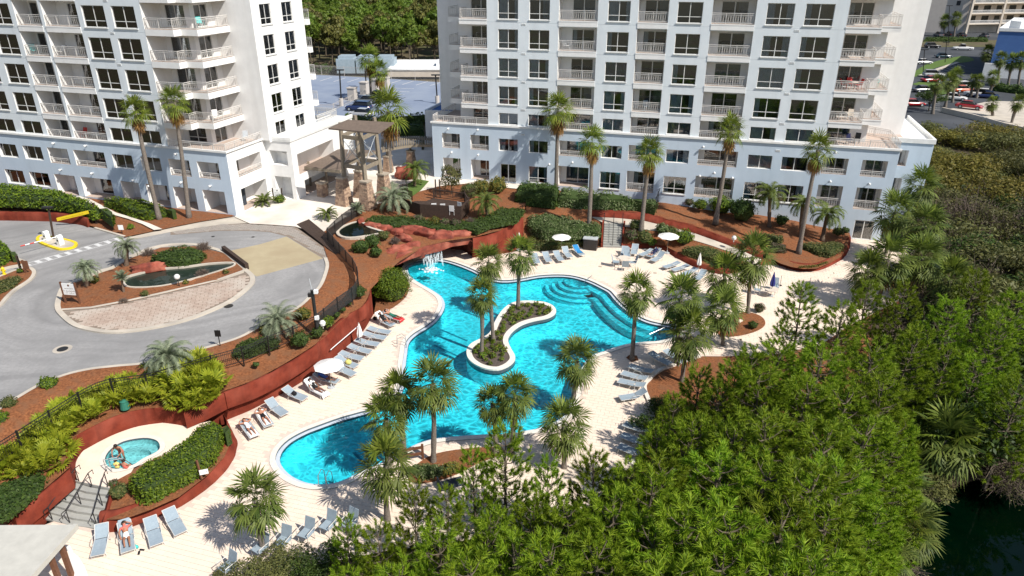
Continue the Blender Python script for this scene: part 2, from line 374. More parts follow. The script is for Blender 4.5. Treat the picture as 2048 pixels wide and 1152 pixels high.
leaf('frond_palmetto', [(.13, .17, .010), (.25, .29, .018), (.36, .37, .03)])
leaf('needle', [(.080, .155, .006), (.16, .26, .012), (.29, .38, .028), (.21, .31, .014)], trans=.40, var=.15)
leaf('leaf_hedge', [(.055, .105, .008), (.11, .175, .012), (.18, .24, .018)], var=.08)
leaf('leaf_dark', [(.030, .058, .012), (.055, .095, .018), (.085, .125, .024)], var=.08)
leaf('leaf_variegated', [(.045, .085, .02), (.10, .15, .04), (.26, .29, .15), (.07, .12, .03)], var=.05)
leaf('leaf_olive', [(.075, .085, .028), (.12, .125, .042), (.17, .165, .05)], var=.1)
leaf('leaf_gold', [(.11, .11, .02), (.18, .16, .03), (.23, .19, .045)], var=.08)
leaf('leaf_brown', [(.10, .075, .05), (.14, .11, .075), (.09, .09, .045)], var=.08)
leaf('leaf_pine_far', [(.065, .11, .014), (.105, .16, .018), (.15, .20, .024)], trans=.3, var=.09)
leaf('leaf_oak_far', [(.085, .095, .024), (.135, .135, .034), (.185, .17, .045)], trans=.3, var=.1)
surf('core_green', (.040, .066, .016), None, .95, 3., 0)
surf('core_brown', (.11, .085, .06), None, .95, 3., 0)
# ================================================================ the ground
random.seed(3)
ZR, ZP = 3.1, 3.2            # the drive and the plaza, above the pool deck at 0
TLx = [(742, 578), (726.6, 609.5), (682, 643), (646, 677), (604, 706), (552, 737), (500, 763), (442, 784)]   # top of the red wall
WALL_TOP = smooth_line(px(TLx, 2.3), n=5)
TERR_TOP = smooth_line(px([(367, 818), (312, 816.5), (273, 820), (234, 831), (203, 844), (177, 857), (156, 870), (140.6, 886), (135.4, 904), (138, 928)], 2.15), n=4)
STAIR_W = px([(140, 934, 2.15), (75, 990, 1.7), (15, 1049, 1.1), (-60, 1110, .7)])
KERB_LOW = smooth_line(px([(651, 517), (655, 532), (650, 553), (640, 575), (622, 594), (599, 615), (560, 637), (520, 655), (479, 677), (422, 695), (380, 706), (300, 727), (234, 734), (182, 740), (130, 752), (78, 773), (28, 802), (0, 820), (-80, 862)], ZR), n=4)
# --- drive
up = px([(620, 500), (575, 473), (539, 464), (500, 461), (440, 461), (390, 456), (341, 460), (300, 466), (262, 474), (250, 472), (221, 466), (190, 457), (156, 449), (104, 443), (0, 441), (-140, 441), (-170, 560), (-170, 760)], ZR)
ROAD = KERB_LOW[::-1]+up
sheet('driveway', ROAD, 'asphalt')
mb = MB(); sweep(mb, KERB_LOW, .16, -.3, .1); tag(mb.build('drive_kerb', 'concrete'), kind='structure')
# --- planted slope below the drive, down to the red wall
SLOPE = [p+V((0, 0, .12)) for p in offset(KERB_LOW, -.16, False)]
SLOPE = [p for p in SLOPE]+px([(-90, 960, 2.2)])+STAIR_W[::-1]+TERR_TOP[::-1]+WALL_TOP[::-1]
SLOPE += px([(770, 548, 2.35), (800, 522, 2.35), (850, 492, 2.5), (900, 481, 2.6), (945, 475, 2.55), (1000, 461, 2.5), (1047, 432, 2.5), (1052, 402, 2.9), (1000, 374, 3.15), (935, 367, 3.15), (880, 372, 3.18), (800, 393, 3.18), (745, 412, 3.18), (690, 436, 3.18), (640, 468, 3.15)])
slope = sheet('mulch_slope', SLOPE, 'mulch', grid=.9, rough=.10)
# --- plaza in front of both buildings
PLAZA = px([(470, 434), (500, 447), (547, 449.5), (591, 453), (640, 468), (690, 436), (745, 412), (800, 393), (880, 372), (935, 367), (1000, 374), (1060, 380), (1130, 345), (1000, 310), (700, 240), (640, 300), (480, 400)], ZP)
sheet('plaza', PLAZA, 'plaza')
# --- paver strip, tan apron, sidewalk
STRIP = px([(341, 463), (440, 448), (500, 447), (547, 449.5), (591, 453), (672, 512), (648, 517.5), (575.5, 473), (539, 464), (500, 461.5), (440, 461.5), (341, 470)], ZR+.012)
sheet('paver_strip', STRIP, 'paver_joint')
APRON = px([(462, 501), (518, 489), (573, 473), (646, 517), (513, 553), (493, 538)], ZR+.004)
sheet('apron', APRON, 'apron_tan')
WALKP = px([(250, 476), (341, 456), (400, 444), (470, 433), (500, 446), (440, 449), (341, 464), (262, 480)], ZR+.02)
sheet('sidewalk', WALKP, 'concrete')
# --- upper bed beside the left building (raised) with its path
BEDU = px([(-150, 435), (0, 436), (104, 438), (156, 444), (190, 454), (221, 464), (250, 474), (341, 455), (400, 443), (470, 432), (400, 405), (200, 350), (0, 325), (-150, 320)], ZR+.12)
sheet('upper_bed', BEDU, 'mulch', grid=1.2, rough=.08)
sheet('garden_path', px([(160, 392), (180, 398), (232, 425), (262, 434), (300, 447), (325, 458), (308, 460), (285, 448), (255, 437), (222, 428), (170, 408), (140, 395)], ZR+.25), 'plaza')
mb = MB(); sweep(mb, px([(190, 457), (221, 466), (250, 474.5)], ZR), .12, -.2, .13); tag(mb.build('bed_kerb', 'concrete'), kind='structure')
# --- left beds at the edge of the photo
for nm, pts in (('roadside_bed', [(-40, 508), (0, 500), (30, 515), (52, 526), (20, 533), (-40, 545)]), ('roadside_bed', [(-60, 575), (0, 552), (30, 540), (55, 534), (68, 543), (60, 558), (30, 578), (12, 595), (-5, 612), (-60, 640)])):
    ln = smooth_line(px(pts, ZR+.12), True, 4); sheet(nm, ln, 'mulch', grid=.6, rough=.05)
    mb = MB(); sweep(mb, [p-V((0, 0, .12)) for p in ln], .15, -.2, .14, True); tag(mb.build('roadside_kerb', 'concrete'), kind='structure')
# --- centre island of the drive: kerb, brick apron, bed, pond
ISL = smooth_line(px([(112, 602), (110.7, 620), (122, 635.5), (146, 654), (182, 664), (221, 668), (273, 664), (338.5, 652.4), (396, 635.5), (456, 609.5), (487, 588.6), (508, 568), (509, 553), (495, 540), (470, 518), (448, 503), (390, 489), (320, 492), (262, 512), (224, 535), (198, 543), (135, 569), (120, 580)], ZR), True, 4)
mb = MB(); sweep(mb, offset(ISL, -.2 if area(ISL) > 0 else .2), .2, -.2, .13, True); tag(mb.build('island_kerb', 'concrete'), kind='structure')
PAVE = px([(125, 623), (182, 618.6), (260, 604), (351.6, 583), (430, 565), (495, 543), (507, 556), (503, 568), (484, 587), (453, 607), (394, 632), (337, 648), (273, 659.5), (221, 663), (184, 659), (150, 650), (130, 635)], ZR+.10)
sheet('brick_apron', PAVE, 'paver_joint')
BED = px([(118, 604), (117, 618), (125, 621), (182, 617), (260, 602.5), (351.6, 581.5), (430, 563.5), (490, 541), (468, 521), (446, 506), (390, 492), (322, 495), (264, 515), (226, 538), (200, 546), (140, 570), (124, 582)], ZR+.12)
POND = smooth_line(px([(247, 561), (255, 553), (281, 545.6), (312.5, 538), (364.6, 534), (416.7, 527), (463.5, 525), (468, 531), (443, 540), (390.6, 556), (338.5, 569), (299.5, 574), (260, 574), (249, 568)], ZR+.18), True, 3)
sheet('island_bed', BED, 'mulch', holes=[POND], grid=.8, rough=.06)
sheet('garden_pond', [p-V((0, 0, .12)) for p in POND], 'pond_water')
sheet('pond_bottom', [p-V((0, 0, .55)) for p in POND], 'pond_bed')
mb = MB(); sweep(mb, POND, .09, -.6, .04, True); tag(mb.build('pond_rim', 'concrete'), kind='structure')
# strip of light concrete between brick and bed
mb = MB(); sweep(mb, px([(124, 622), (182, 618), (260, 603.3), (351.6, 582.3), (430, 564.3), (493, 542)], ZR), .14, -.1, .15); tag(mb.build('bed_edging', 'concrete'), kind='structure')
# --- bricks of the apron and setts of the strip
def pavers(name, poly, z, sx, sy, ang, mat, parent=None, gap=.012, hz=.02, stagger=.5, keep=0, seed=1, jit=.002):
    """rows of stones cut to a polygon; the nearest `keep` ones are single objects, the others one mesh"""
    rnd = random.Random(seed); ca, sa = math.cos(ang), math.sin(ang)
    c = sum((V((p.x, p.y, 0)) for p in poly), V())/len(poly); loc = [((p.x-c.x)*ca+(p.y-c.y)*sa, -(p.x-c.x)*sa+(p.y-c.y)*ca) for p in poly]
    x0, x1 = min(p[0] for p in loc), max(p[0] for p in loc); y0, y1 = min(p[1] for p in loc), max(p[1] for p in loc); out = []
    j = 0; y = y0
    while y < y1:
        x = x0-(j % 2)*sx*stagger
        while x < x1:
            if all(inside((x+a, y+b), loc) for a in (0, sx) for b in (0, sy)): out.append((x, y))
            x += sx
        y += sy; j += 1
    W = lambda x, y: (c.x+x*ca-y*sa, c.y+x*sa+y*ca)
    out.sort(key=lambda q: W(*q)[1])
    base = MB(); base.box(gap, sx-gap, gap, sy-gap, -hz, 0); me = base.mesh(name, mat)
    for x, y in out[:keep]:
        wx, wy = W(x, y); link(name, me, parent, (wx, wy, z+hz+rnd.uniform(-jit, jit)), ang)
    mb = MB()
    for x, y in out[keep:]:
        g = gap; zz = z+hz+rnd.uniform(-jit, jit); q = [V((*W(x+a, y+b), zz)) for a, b in ((g, g), (sx-g, g), (sx-g, sy-g), (g, sy-g))]; lo = [p-V((0, 0, hz)) for p in q]
        mb.add(q+lo, ((0, 1, 2, 3), (0, 4, 5, 1), (1, 5, 6, 2), (2, 6, 7, 3), (3, 7, 4, 0)))
    if mb.f: tag(mb.build(name+'_field', mat, parent), kind='stuff')
AP = bpy.data.objects['brick_apron']; pavers('brick', PAVE, ZR+.10, .62, .31, R(17), 'paver_red', AP, .02, .02, keep=260, jit=.006)
PS = bpy.data.objects['paver_strip']; pavers('sett', STRIP, ZR+.012, .42, .26, R(8), 'paver_grey', PS, .018, .015, keep=200, jit=.004)
# --- road paint: stop ladder, yellow gate island later
mb = MB()
lad = [((52, 527), (250, 471)), ((62, 531), (262, 475))]
def bar(a, b, wd, z): 
    a, b = G(*a, z), G(*b, z); t = (b-a).normalized(); n_ = V((-t.y, t.x, 0))*wd; mb.quad(a-n_, b-n_, b+n_, a+n_)
for a, b in lad: bar(a, b, .05, ZR+.006)
for i in range(11):
    k = i/10; a = (52+198*k, 527-56*k); b = (62+200*k, 531-56*k); bar(a, b, .2 if i else .1, ZR+.011)
bar((262, 475), (292, 467), .05, ZR+.006)
tag(mb.build('road_marking', 'road_white'), kind='structure')
for u, v in ((125, 698), (457, 612), (426, 473), (506, 474)):
    p = G(u, v, ZR+.012); mb = MB(); mb.lathe([(.36, 0), (.36, .012), (.3, .018), (0.001, .018)], 20)
    o = mb.build('manhole_cover', 'black_metal', None, p)
    tag(o, {125: 'round dark manhole cover in a pale concrete ring on the left drive', 457: 'round dark manhole cover against the kerb of the brick apron', 426: 'small round drain cover on the drive above the planted island', 506: 'small round drain cover on the drive beside the paver strip'}[u], 'manhole cover')
    if u > 420 and v < 500: o.scale = (.45, .45, 1)
mb = MB(); mb.lathe([(.62, 0), (.62, .006), (.36, .006)], 24); tag(mb.build('concrete_collar', 'concrete', None, G(125, 698, ZR+.002)), kind='structure')

# ================================================================ the pool
POOLPX = [(817, 532), (845, 523), (877.6, 520), (906, 526), (942.7, 540), (976.6, 557), (1005, 562.5), (1039, 560), (1078, 553), (1117, 551), (1146, 553.5), (1177, 562.5), (1203, 575), (1217, 583), (1229, 597), (1245, 613), (1268, 630), (1292, 642), (1320, 649), (1348, 655), (1350, 668), (1320, 678.5), (1286, 681), (1250, 686), (1221, 695), (1200, 702), (1182, 709), (1166, 728), (1152, 757), (1144, 790), (1134, 820), (1112, 840), (1078, 853), (1052, 858), (1020, 864), (968.8, 865.5), (916.7, 869), (870, 874), (835, 884), (795, 903), (755, 925), (721, 940), (692.7, 954), (666.7, 963), (635, 965), (609, 961), (583, 949), (566, 933), (559, 917), (565, 899), (583, 881), (612, 865), (640, 854), (682, 839), (721, 828), (757, 818), (786, 804), (804, 782), (810, 755), (811, 729), (813.8, 706), (817.7, 684), (831, 669), (851.6, 656), (872, 641), (885, 623), (889.8, 607), (883, 591), (864.6, 578), (838.5, 563), (820, 549)]
POOL = smooth_line(px(POOLPX, 0), True, 3)
if area(POOL) < 0: POOL.reverse()
ISLPX = [(1062, 601), (1040, 601.5), (1020, 607), (1002.6, 622), (989.6, 643), (979, 665), (960, 677), (942.7, 686), (933.6, 698), (935, 713.6), (948, 727), (968.8, 736), (994.8, 739), (1015.6, 732), (1028.6, 721), (1030, 711), (1023, 698), (1017, 685), (1017, 674), (1026, 661), (1044, 648.5), (1067.7, 640.7), (1093.7, 635.5), (1109, 627.7), (1112, 619), (1104, 609.5), (1086, 603)]
PISL = smooth_line(px(ISLPX, .22), True, 3)
if area(PISL) < 0: PISL.reverse()
COPO = offset(POOL, .60); COPI = offset(POOL, .25)        # outer and inner edge of the coping
WALLB = smooth_line(px([(747, 628), (726.6, 661.6), (703, 685), (669, 721.5), (625, 750), (565, 786.6), (500, 820), (450, 841)], 0), n=3)
TUBW = smooth_line(px([(456, 856), (474, 880), (473, 897), (466, 920), (430, 964), (364.6, 1011), (299.5, 1039.5), (234, 1063), (200, 1060)], 0), n=3)
DECK = WALLB+TUBW+px([(150, 1050), (110, 1041), (60, 1060), (-60, 1110), (-120, 1160), (-120, 1320), (480, 1240), (540, 1170), (650, 1125), (780, 1100), (900, 1085), (1050, 1062), (1180, 1012), (1262, 930), (1300, 866), (1304, 822), (1295, 796), (1290, 783), (1290, 769), (1299, 758.6), (1320, 741), (1352, 729), (1400, 712), (1450, 712), (1540, 710), (1640, 690), (1700, 650), (1800, 600), (1850, 545), (1830, 490), (1762, 482), (1725, 478), (1702.5, 477), (1698, 500), (1687, 516), (1666.6, 528.4), (1637, 541), (1607, 542.5), (1580.6, 538), (1559, 530), (1520, 528), (1474, 545), (1440, 548), (1406, 540.4), (1385.4, 532.6), (1364.6, 522), (1346, 512), (1328, 500), (1299.5, 497.5), (1245, 496), (1242, 495), (1206, 494), (1191, 496), (1112, 496), (1060, 500), (1046, 500), (1000, 508), (945, 512), (925, 500), (890, 495), (830, 500), (806, 525), (812, 545), (816, 570), (815, 586), (807, 599), (786, 615), (765, 622)], 0)
deck = sheet('pool_deck', [p-V((0, 0, .022)) for p in DECK], 'deck_joint', holes=[[p-V((0, 0, .022)) for p in COPO]])
mb = MB(); n = len(POOL)
for i in range(n):          # coping: top slab with a rounded nose over the water
    j = (i+1) % n; a, b = COPO[i], COPO[j]; c, d = COPI[i], COPI[j]; e, f = POOL[i], POOL[j]; u_ = V((0, 0, .012)); g = V((0, 0, -.12))
    mb.quad(a+u_, b+u_, d+u_, c+u_); mb.quad(c+u_, d+u_, d+g, c+g, 1); mb.quad(c+g, d+g, f+g, e+g, 2)
cop = mb.build('pool_coping', ['coping', 'pool_tile', 'gutter']); tag(cop, kind='structure')
DEP = -1.35
mb = MB()
for i in range(n):
    j = (i+1) % n; c, d = POOL[i], POOL[j]
    for z0, z1, mi in ((-.12, -.30, 1), (-.30, DEP, 0)): mb.quad(d+V((0, 0, z0)), c+V((0, 0, z0)), c+V((0, 0, z1)), d+V((0, 0, z1)), mi)
tv, tf = tess(POOL); mb.add([(x, y, DEP) for x, y in tv], tf, 0)
basin = mb.build('pool_basin', ['plaster', 'pool_tile']); tag(basin, kind='structure')
PI0 = [V((p.x, p.y, -.15)) for p in PISL]
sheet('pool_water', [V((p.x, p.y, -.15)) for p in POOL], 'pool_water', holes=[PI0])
mb = MB(); n = len(PISL); inn = offset(PISL, -.42)
for i in range(n):
    j = (i+1) % n; c, d = PISL[i], PISL[j]
    mb.quad(c-V((0, 0, 1.6)), d-V((0, 0, 1.6)), d-V((0, 0, .5)), c-V((0, 0, .5)), 2); mb.quad(c-V((0, 0, .5)), d-V((0, 0, .5)), d-V((0, 0, .12)), c-V((0, 0, .12)), 1)
    mb.quad(c-V((0, 0, .12)), d-V((0, 0, .12)), d, c, 0); mb.quad(c, d, inn[j], inn[i], 0); mb.quad(inn[i], inn[j], inn[j]-V((0, 0, .2)), inn[i]-V((0, 0, .2)), 0)
tag(mb.build('island_coping', ['coping', 'pool_tile', 'plaster']), kind='structure')
surf('soil_grey', (.13, .10, .085), (.075, .06, .05), .95, 10., .7)
sheet('island_soil', [p-V((0, 0, .06)) for p in inn], 'soil_grey', grid=.5, rough=.04)
# underwater shelf and steps along the far right edge
i0 = min(range(len(POOL)), key=lambda i: (POOL[i]-G(1172, 561)).length); i1 = min(range(len(POOL)), key=lambda i: (POOL[i]-G(1322, 650)).length)
idx = []; i = i1
while i != i0: idx.append(i); i = (i+1) % len(POOL)
idx.append(i0)
if len(idx) > len(POOL)//2:
    idx = []; i = i0
    while i != i1: idx.append(i); i = (i+1) % len(POOL)
    idx.append(i1)
edge = [POOL[i] for i in idx]
def shelf(line, d0, d1, z, mat, nm):
    full = POOL; a = [offset(full, -d0)[i] for i in idx]; b = [offset(full, -d1)[i] for i in idx]; mb = MB(); zz = V((0, 0, z)); e = V((0, 0, DEP))
    bb = [offset(full, -d1+.06)[i] for i in idx]
    for i in range(len(a)-1):
        mb.quad(a[i]+zz, a[i+1]+zz, bb[i+1]+zz, bb[i]+zz, 0); mb.quad(bb[i]+zz, bb[i+1]+zz, b[i+1]+zz, b[i]+zz, 1); mb.quad(b[i]+zz, b[i+1]+zz, b[i+1]+e, b[i]+e, 0)
    for k in (0, -1): mb.quad(a[k]+zz, b[k]+zz, b[k]+e, a[k]+e, 0)
    tag(mb.build(nm, [mat, 'plaster_line']), kind='structure')
shelf(edge, 0, .75, -.40, 'plaster', 'pool_shelf'); shelf(edge, .75, 1.45, -.75, 'plaster_pale', 'pool_shelf')
cs = G(1163, 556, 0)
for k, (r, z) in enumerate(((1.7, -.30), (2.3, -.5), (2.9, -.75), (3.5, -1.0))):
    mb = MB(); pr = []
    for t in range(15):
        a_ = R(172+t*118/14); pr.append(cs+V((math.cos(a_)*r, math.sin(a_)*r, 0)))
    pr = [p for p in pr if inside(p, POOL)]
    if len(pr) < 3: continue
    pts = pr+[cs+(p-cs)*.72 for p in pr[::-1]]
    mb.prism(pts, DEP, z, 0)
    sweep(mb, [V((p.x, p.y, 0)) for p in pr], .05, z-.02, z+.012, False, 1)
    tag(mb.build('pool_step', ['plaster', 'plaster_line']), kind='structure')
for k in range(5):
    u = 1284+k*9.5; a = G(u, 654-k*1, -.5); b = G(u-3, 677, -.5); mb = MB(); z = -1.2+k*.2
    a = G(u, 655-k*1.2, z); b = G(u-4, 679, z); c = G(u+12, 653, z); d = G(u+9, 678, z)
    mb.prism([a, b, d, c], DEP, z, 0); sweep(mb, [V((a.x, a.y, 0)), V((b.x, b.y, 0))], .05, z-.02, z+.012, False, 1)
    tag(mb.build('pool_step', ['plaster', 'plaster_line']), kind='structure')
mb = MB()
for a, b in (((872, 655), (935, 682)), ((868, 690), (917, 713)), ((1025, 845), (1052, 862)), ((708, 905), (736, 935)), ((925, 622), (975, 640))):
    A, B = G(*a, DEP+.012), G(*b, DEP+.012); t = (B-A).normalized(); n_ = V((-t.y, t.x, 0))*.09; mb.quad(A-n_, B-n_, B+n_, A+n_)
tag(mb.build('floor_line', 'plaster_line'), kind='structure')
# deck tiles, laid along the buildings
pavers('deck_tile', DECK, -.022, .62, .31, R(-16), 'deck_tile', deck, .008, .022, keep=0)
def drop_tiles():
    o = bpy.data.objects['deck_tile_field']; me = o.data; hole = COPO; bed_ = []
    keep = [not inside(p.center, hole) for p in me.polygons]
    # whole tiles (five faces each) only
    N5 = len(keep)//5; good = [all(keep[i*5+k] for k in range(5)) and all(not inside(me.vertices[v_].co, hole) for v_ in me.polygons[i*5].vertices) for i in range(N5)]
    vv = [tuple(v_.co) for v_ in me.vertices]; quads = [i for i in range(N5) if good[i]]
    near = quads[:280]; rest = quads[280:]; mb = MB()
    sh = MB(); sh.box(.008, .612, .008, .302, -.022, 0); tme = sh.mesh('deck_tile', 'deck_tile')
    vis = [i for i in quads if (lambda q: 150 < q[0] < 700 and 860 < q[1] < 1150)(proj(vv[i*8]))]
    near = set(vis[:280])
    for i in quads:
        P = vv[i*8:i*8+8]
        if i in near:
            o2 = link('deck_tile', tme, deck, V(P[0])-V((.008, .008, 0)), R(-16)); a_ = R(-16)
            o2.location = V(P[0])-V((.008*math.cos(a_)-.008*math.sin(a_), .008*math.sin(a_)+.008*math.cos(a_), 0))
        else: mb.add(P, ((0, 1, 2, 3), (0, 4, 5, 1), (1, 5, 6, 2), (2, 6, 7, 3), (3, 7, 4, 0)))
    bpy.data.objects.remove(o); tag(mb.build('deck_tile_field', 'deck_tile', deck), kind='stuff')
drop_tiles()

# ================================================================ red walls, hot tub terrace, stairs
def red_wall(name, label, base, top, th=.35, kind=None, mat='red_wall'):
    """a leaning stucco wall between a base line and a top line"""
    n = 60
    def res(l):
        L_ = [0]
        for i in range(1, len(l)): L_.append(L_[-1]+(l[i]-l[i-1]).length)
        out = []
        for k in range(n+1):
            d = L_[-1]*k/n; i = 1
            while i < len(l)-1 and L_[i] < d: i += 1
            f = (d-L_[i-1])/max(1e-6, L_[i]-L_[i-1]); out.append(l[i-1].lerp(l[i], f))
        return out
    A, B = res(base), res(top); mb = MB(); g = []
    for k in range(n+1):
        nb = (B[k]-A[k]); hv = V((nb.x, nb.y, 0)); bk = hv.normalized() if hv.length > .01 else V((0, 1, 0))
        wob = [.06*NZ.noise((A[k].x*.8, A[k].y*.8, q*1.3)) for q in range(4)]
        zt = .05*NZ.noise((A[k].x*1.7, A[k].y*1.7, 9))
        rows = [A[k]+V((0, 0, -.3)), A[k]+bk*wob[0], A[k].lerp(B[k], .5)+bk*wob[1], B[k]+bk*wob[2]+V((0, 0, zt-.04)), B[k]+bk*(.1+wob[2])+V((0, 0, zt+.03)), B[k]+bk*th+V((0, 0, zt+.02)), B[k]+bk*th+V((0, 0, -1.2))]
        g += rows
    m_ = 7
    mb.add(g, [(k*m_+r, k*m_+r+1, (k+1)*m_+r+1, (k+1)*m_+r) for k in range(n) for r in range(m_-1)])
    mb.add(g[:m_], (tuple(range(m_)),)); mb.add(g[-m_:], (tuple(range(m_-1, -1, -1)),))
    return tag(mb.build(name, mat, smooth=True), label, 'wall')
red_wall('retaining_wall', 'long red stucco retaining wall behind the row of loungers on the left', WALLB[::-1], [V((p.x, p.y, 2.3)) for p in WALL_TOP][::-1])
ZT = 1.0
TERRB = smooth_line(px([(372, 853), (346, 848), (299, 844), (260, 850), (232, 859.5), (208, 870), (169, 899), (153.6, 920), (151, 934)], ZT), n=3)
red_wall('terrace_wall', 'curved red stucco wall around the hot tub terrace', TERRB, TERR_TOP)
red_wall('stair_wall', 'red stucco wall sloping down beside the terrace steps at lower left', px([(151, 936, ZT), (118, 985, .6), (85, 1045, 0), (-40, 1112, 0)]), px([(140, 934, 2.15), (80, 987, 1.75), (18, 1047, 1.15), (-50, 1105, .9)]))
red_wall('wall_return', 'short red wall corner between hot tub terrace and lounger row', px([(450, 841), (420, 846), (385, 856)], 0), px([(442, 784), (400, 806), (368, 819)], 2.25))
TERR = TERRB+px([(151, 945), (155, 962), (222, 976), (224, 965), (262, 945), (268, 935), (400, 880), (440, 862), (420, 842)], ZT)
TUB = smooth_line(px([(210, 917), (221, 899), (247, 883), (286.5, 876), (312.5, 880.6), (320, 893.7), (312.5, 904), (286.5, 917), (265.6, 930), (234, 938), (216, 932.7)], ZT), True, 4)
if area(TUB) < 0: TUB.reverse()
TUBO = offset(TUB, .3)
sheet('terrace', TERR, 'deck_tile', holes=[TUBO])
mb = MB(); n = len(TUB); u_ = V((0, 0, .015)); seat = offset(TUB, -.55)
for i in range(n):
    j = (i+1) % n; a, b, c, d = TUBO[i], TUBO[j], TUB[i], TUB[j]; mb.quad(a+u_, b+u_, d+u_, c+u_, 0)
    for z0, z1, mi in ((.015, -.12, 1), (-.12, -.45, 2)): mb.quad(d+V((0, 0, z0)), c+V((0, 0, z0)), c+V((0, 0, z1)), d+V((0, 0, z1)), mi)
    z = V((0, 0, -.45)); mb.quad(c+z, d+z, seat[j]+z, seat[i]+z, 2); mb.quad(seat[i]+z, seat[j]+z, seat[j]-V((0, 0, .9)), seat[i]-V((0, 0, .9)), 2)
tv, tf = tess(seat); mb.add([(x, y, ZT-.9) for x, y in tv], tf, 2)
tub = thing('hot_tub', 'oval turquoise hot tub with tiled rim on the walled terrace', 'hot tub', G(265, 906, ZT)); o = mb.build('basin', ['coping', 'pool_tile', 'plaster_pale'], tub, -tub.location)
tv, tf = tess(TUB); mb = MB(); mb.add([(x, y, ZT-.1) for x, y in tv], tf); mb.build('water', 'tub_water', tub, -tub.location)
# planter between terrace and deck
red_wall('planter_wall', 'low curved red planter wall round the clipped hedge by the hot tub', TUBW, [p+V((0, 0, .85)) for p in smooth_line(px([(452, 851), (462, 868), (463, 890), (453, 915), (420, 954), (360, 1000), (300, 1027), (245, 1047), (205, 1052)], 0), n=3)], .25)
PLT = px([(224, 962, 1.0), (262, 940, 1.0), (400, 876, 1.0), (440, 856, 1.0), (456, 850, .8), (459, 868, .8), (459, 890, .8), (449, 914, .8), (416, 950, .8), (358, 994, .8), (300, 1020, .8), (250, 1038, .75), (210, 1040, .6), (216, 1000, .8)])
sheet('planter_bed', PLT, 'mulch', grid=.5, rough=.05)
st = thing('terrace_steps', 'flight of grey stone steps up to the hot tub terrace', 'steps', G(165, 1000, 0))
T0 = [G(140, 958, ZT), G(223, 977, ZT)]; T1 = [G(84, 1036, 0), G(199, 1058, 0)]
mb = MB(); sweep(mb, [T0[0], T0[1]], .03, -.6, -.004); mb.build('riser', 'step_grey', st, -st.location)
for k in range(6):
    f0, f1 = k/6, (k+1)/6; z = ZT*(1-f0)-.165
    a = T0[0].lerp(T1[0], f0); b = T0[1].lerp(T1[1], f0); c = T0[1].lerp(T1[1], f1); d = T0[0].lerp(T1[0], f1); mid0 = (a+b)/2; mid1 = (c+d)/2; bow = (mid1-mid0).normalized()*.12
    mb = MB(); mb.prism([V((p.x, p.y)) for p in (a, mid0+bow, b, c, mid1+bow, d)], -.1, max(z, .02)); mb.build('step', 'step_grey', st, -st.location)
red_wall('step_cheek', 'narrow red wall on the right edge of the terrace steps', px([(199, 1056, .0), (211, 1010, .4), (222, 978, .9)]), px([(203, 1050, .7), (215, 1000, 1.0), (224, 966, 1.2)]), .2)

# ================================================================ right side: steps, path, beds
red_wall('low_bed_wall', 'low dark red wall curving behind the far right loungers', smooth_line(px([(1245, 496), (1299.5, 497.5), (1328, 500), (1346, 512), (1364.6, 522), (1385.4, 532.6), (1406, 540.4), (1440, 548), (1474, 546)], 0), n=3), smooth_line(px([(1244, 487), (1299, 489), (1330, 492), (1349, 503), (1368, 513), (1389, 523), (1410, 531), (1442, 538), (1476, 536)], .42), n=3), .25)
RB = smooth_line(px([(1520, 530), (1559, 530), (1580.6, 538), (1607, 542.5), (1637, 541), (1666.6, 528.4), (1687, 516), (1698, 500), (1702.5, 477)], 0), n=3)
red_wall('round_bed_wall', 'rounded low red wall of the bed near the glass doors', RB, [p+V((0, 0, .5)) for p in smooth_line(px([(1522, 528), (1561, 527), (1583, 534), (1608, 538), (1634, 537), (1662, 525), (1682, 514), (1693, 499), (1698, 477)], 0), n=3)], .25)
PT = px([(1182, 433.6, 1.75), (1234, 436, 1.72), (1286, 441, 1.65), (1338.5, 454, 1.45), (1390.6, 467, 1.2), (1430, 481, 1.0), (1474, 497, .7), (1530, 522, .02), (1500, 530, .02), (1463.5, 505, .7), (1416.7, 489, 1.0), (1364.6, 473.5, 1.25), (1318, 463, 1.5), (1281, 457.5, 1.65), (1250, 453, 1.72), (1246, 447, 1.75), (1208, 446, 1.75)])
sheet('upper_path', PT, 'concrete')
PW0 = smooth_line(px([(1182, 433, 1.75), (1234, 435.5, 1.72), (1286, 440.5, 1.65), (1338.5, 453.5, 1.45), (1390.6, 466.5, 1.2), (1430, 480.5, 1.0), (1474, 496.5, .7), (1525, 518, .1)]), n=3)
PW1 = smooth_line(px([(1184, 421, 2.3), (1236, 422.5, 2.27), (1288, 427, 2.2), (1340, 440, 2.0), (1392, 453, 1.75), (1432, 469, 1.5), (1476, 486, 1.15), (1527, 508, .55)]), n=3)
red_wall('path_wall', 'low red wall along the curved concrete path above the steps', PW0, PW1, .25)
st = thing('pool_steps', 'flight of concrete steps from pool deck up to the path', 'steps', G(1225, 495, 0))
a0, b0, a1, b1 = G(1206, 494.5, 0), G(1242, 495.5, 0), G(1209, 446, 1.75), G(1246, 447.5, 1.75)
for k in range(10):
    mb = MB(); z = 1.75*(k+1)/10-.004; p = [a0.lerp(a1, k/10), b0.lerp(b1, k/10), b0.lerp(b1, (k+1)/10), a0.lerp(a1, (k+1)/10)]
    mb.prism([(q.x, q.y) for q in p], -.2, z); mb.build('step', 'step_grey', st, -st.location)
for sx_, (p0, p1), lab in ((0, (a0, a1), 'left'), (1, (b0, b1), 'right')):
    mb = MB(); t = (p1-p0); o_ = V((-.14 if not sx_ else .14, 0, 0)); ln = [p0+o_, p1+o_]; sweep(mb, ln, .1, -1.9, .35); tag(mb.build('step_cheek', 'red_wall'), 'red cheek wall on the %s side of the pool steps' % lab, 'wall')
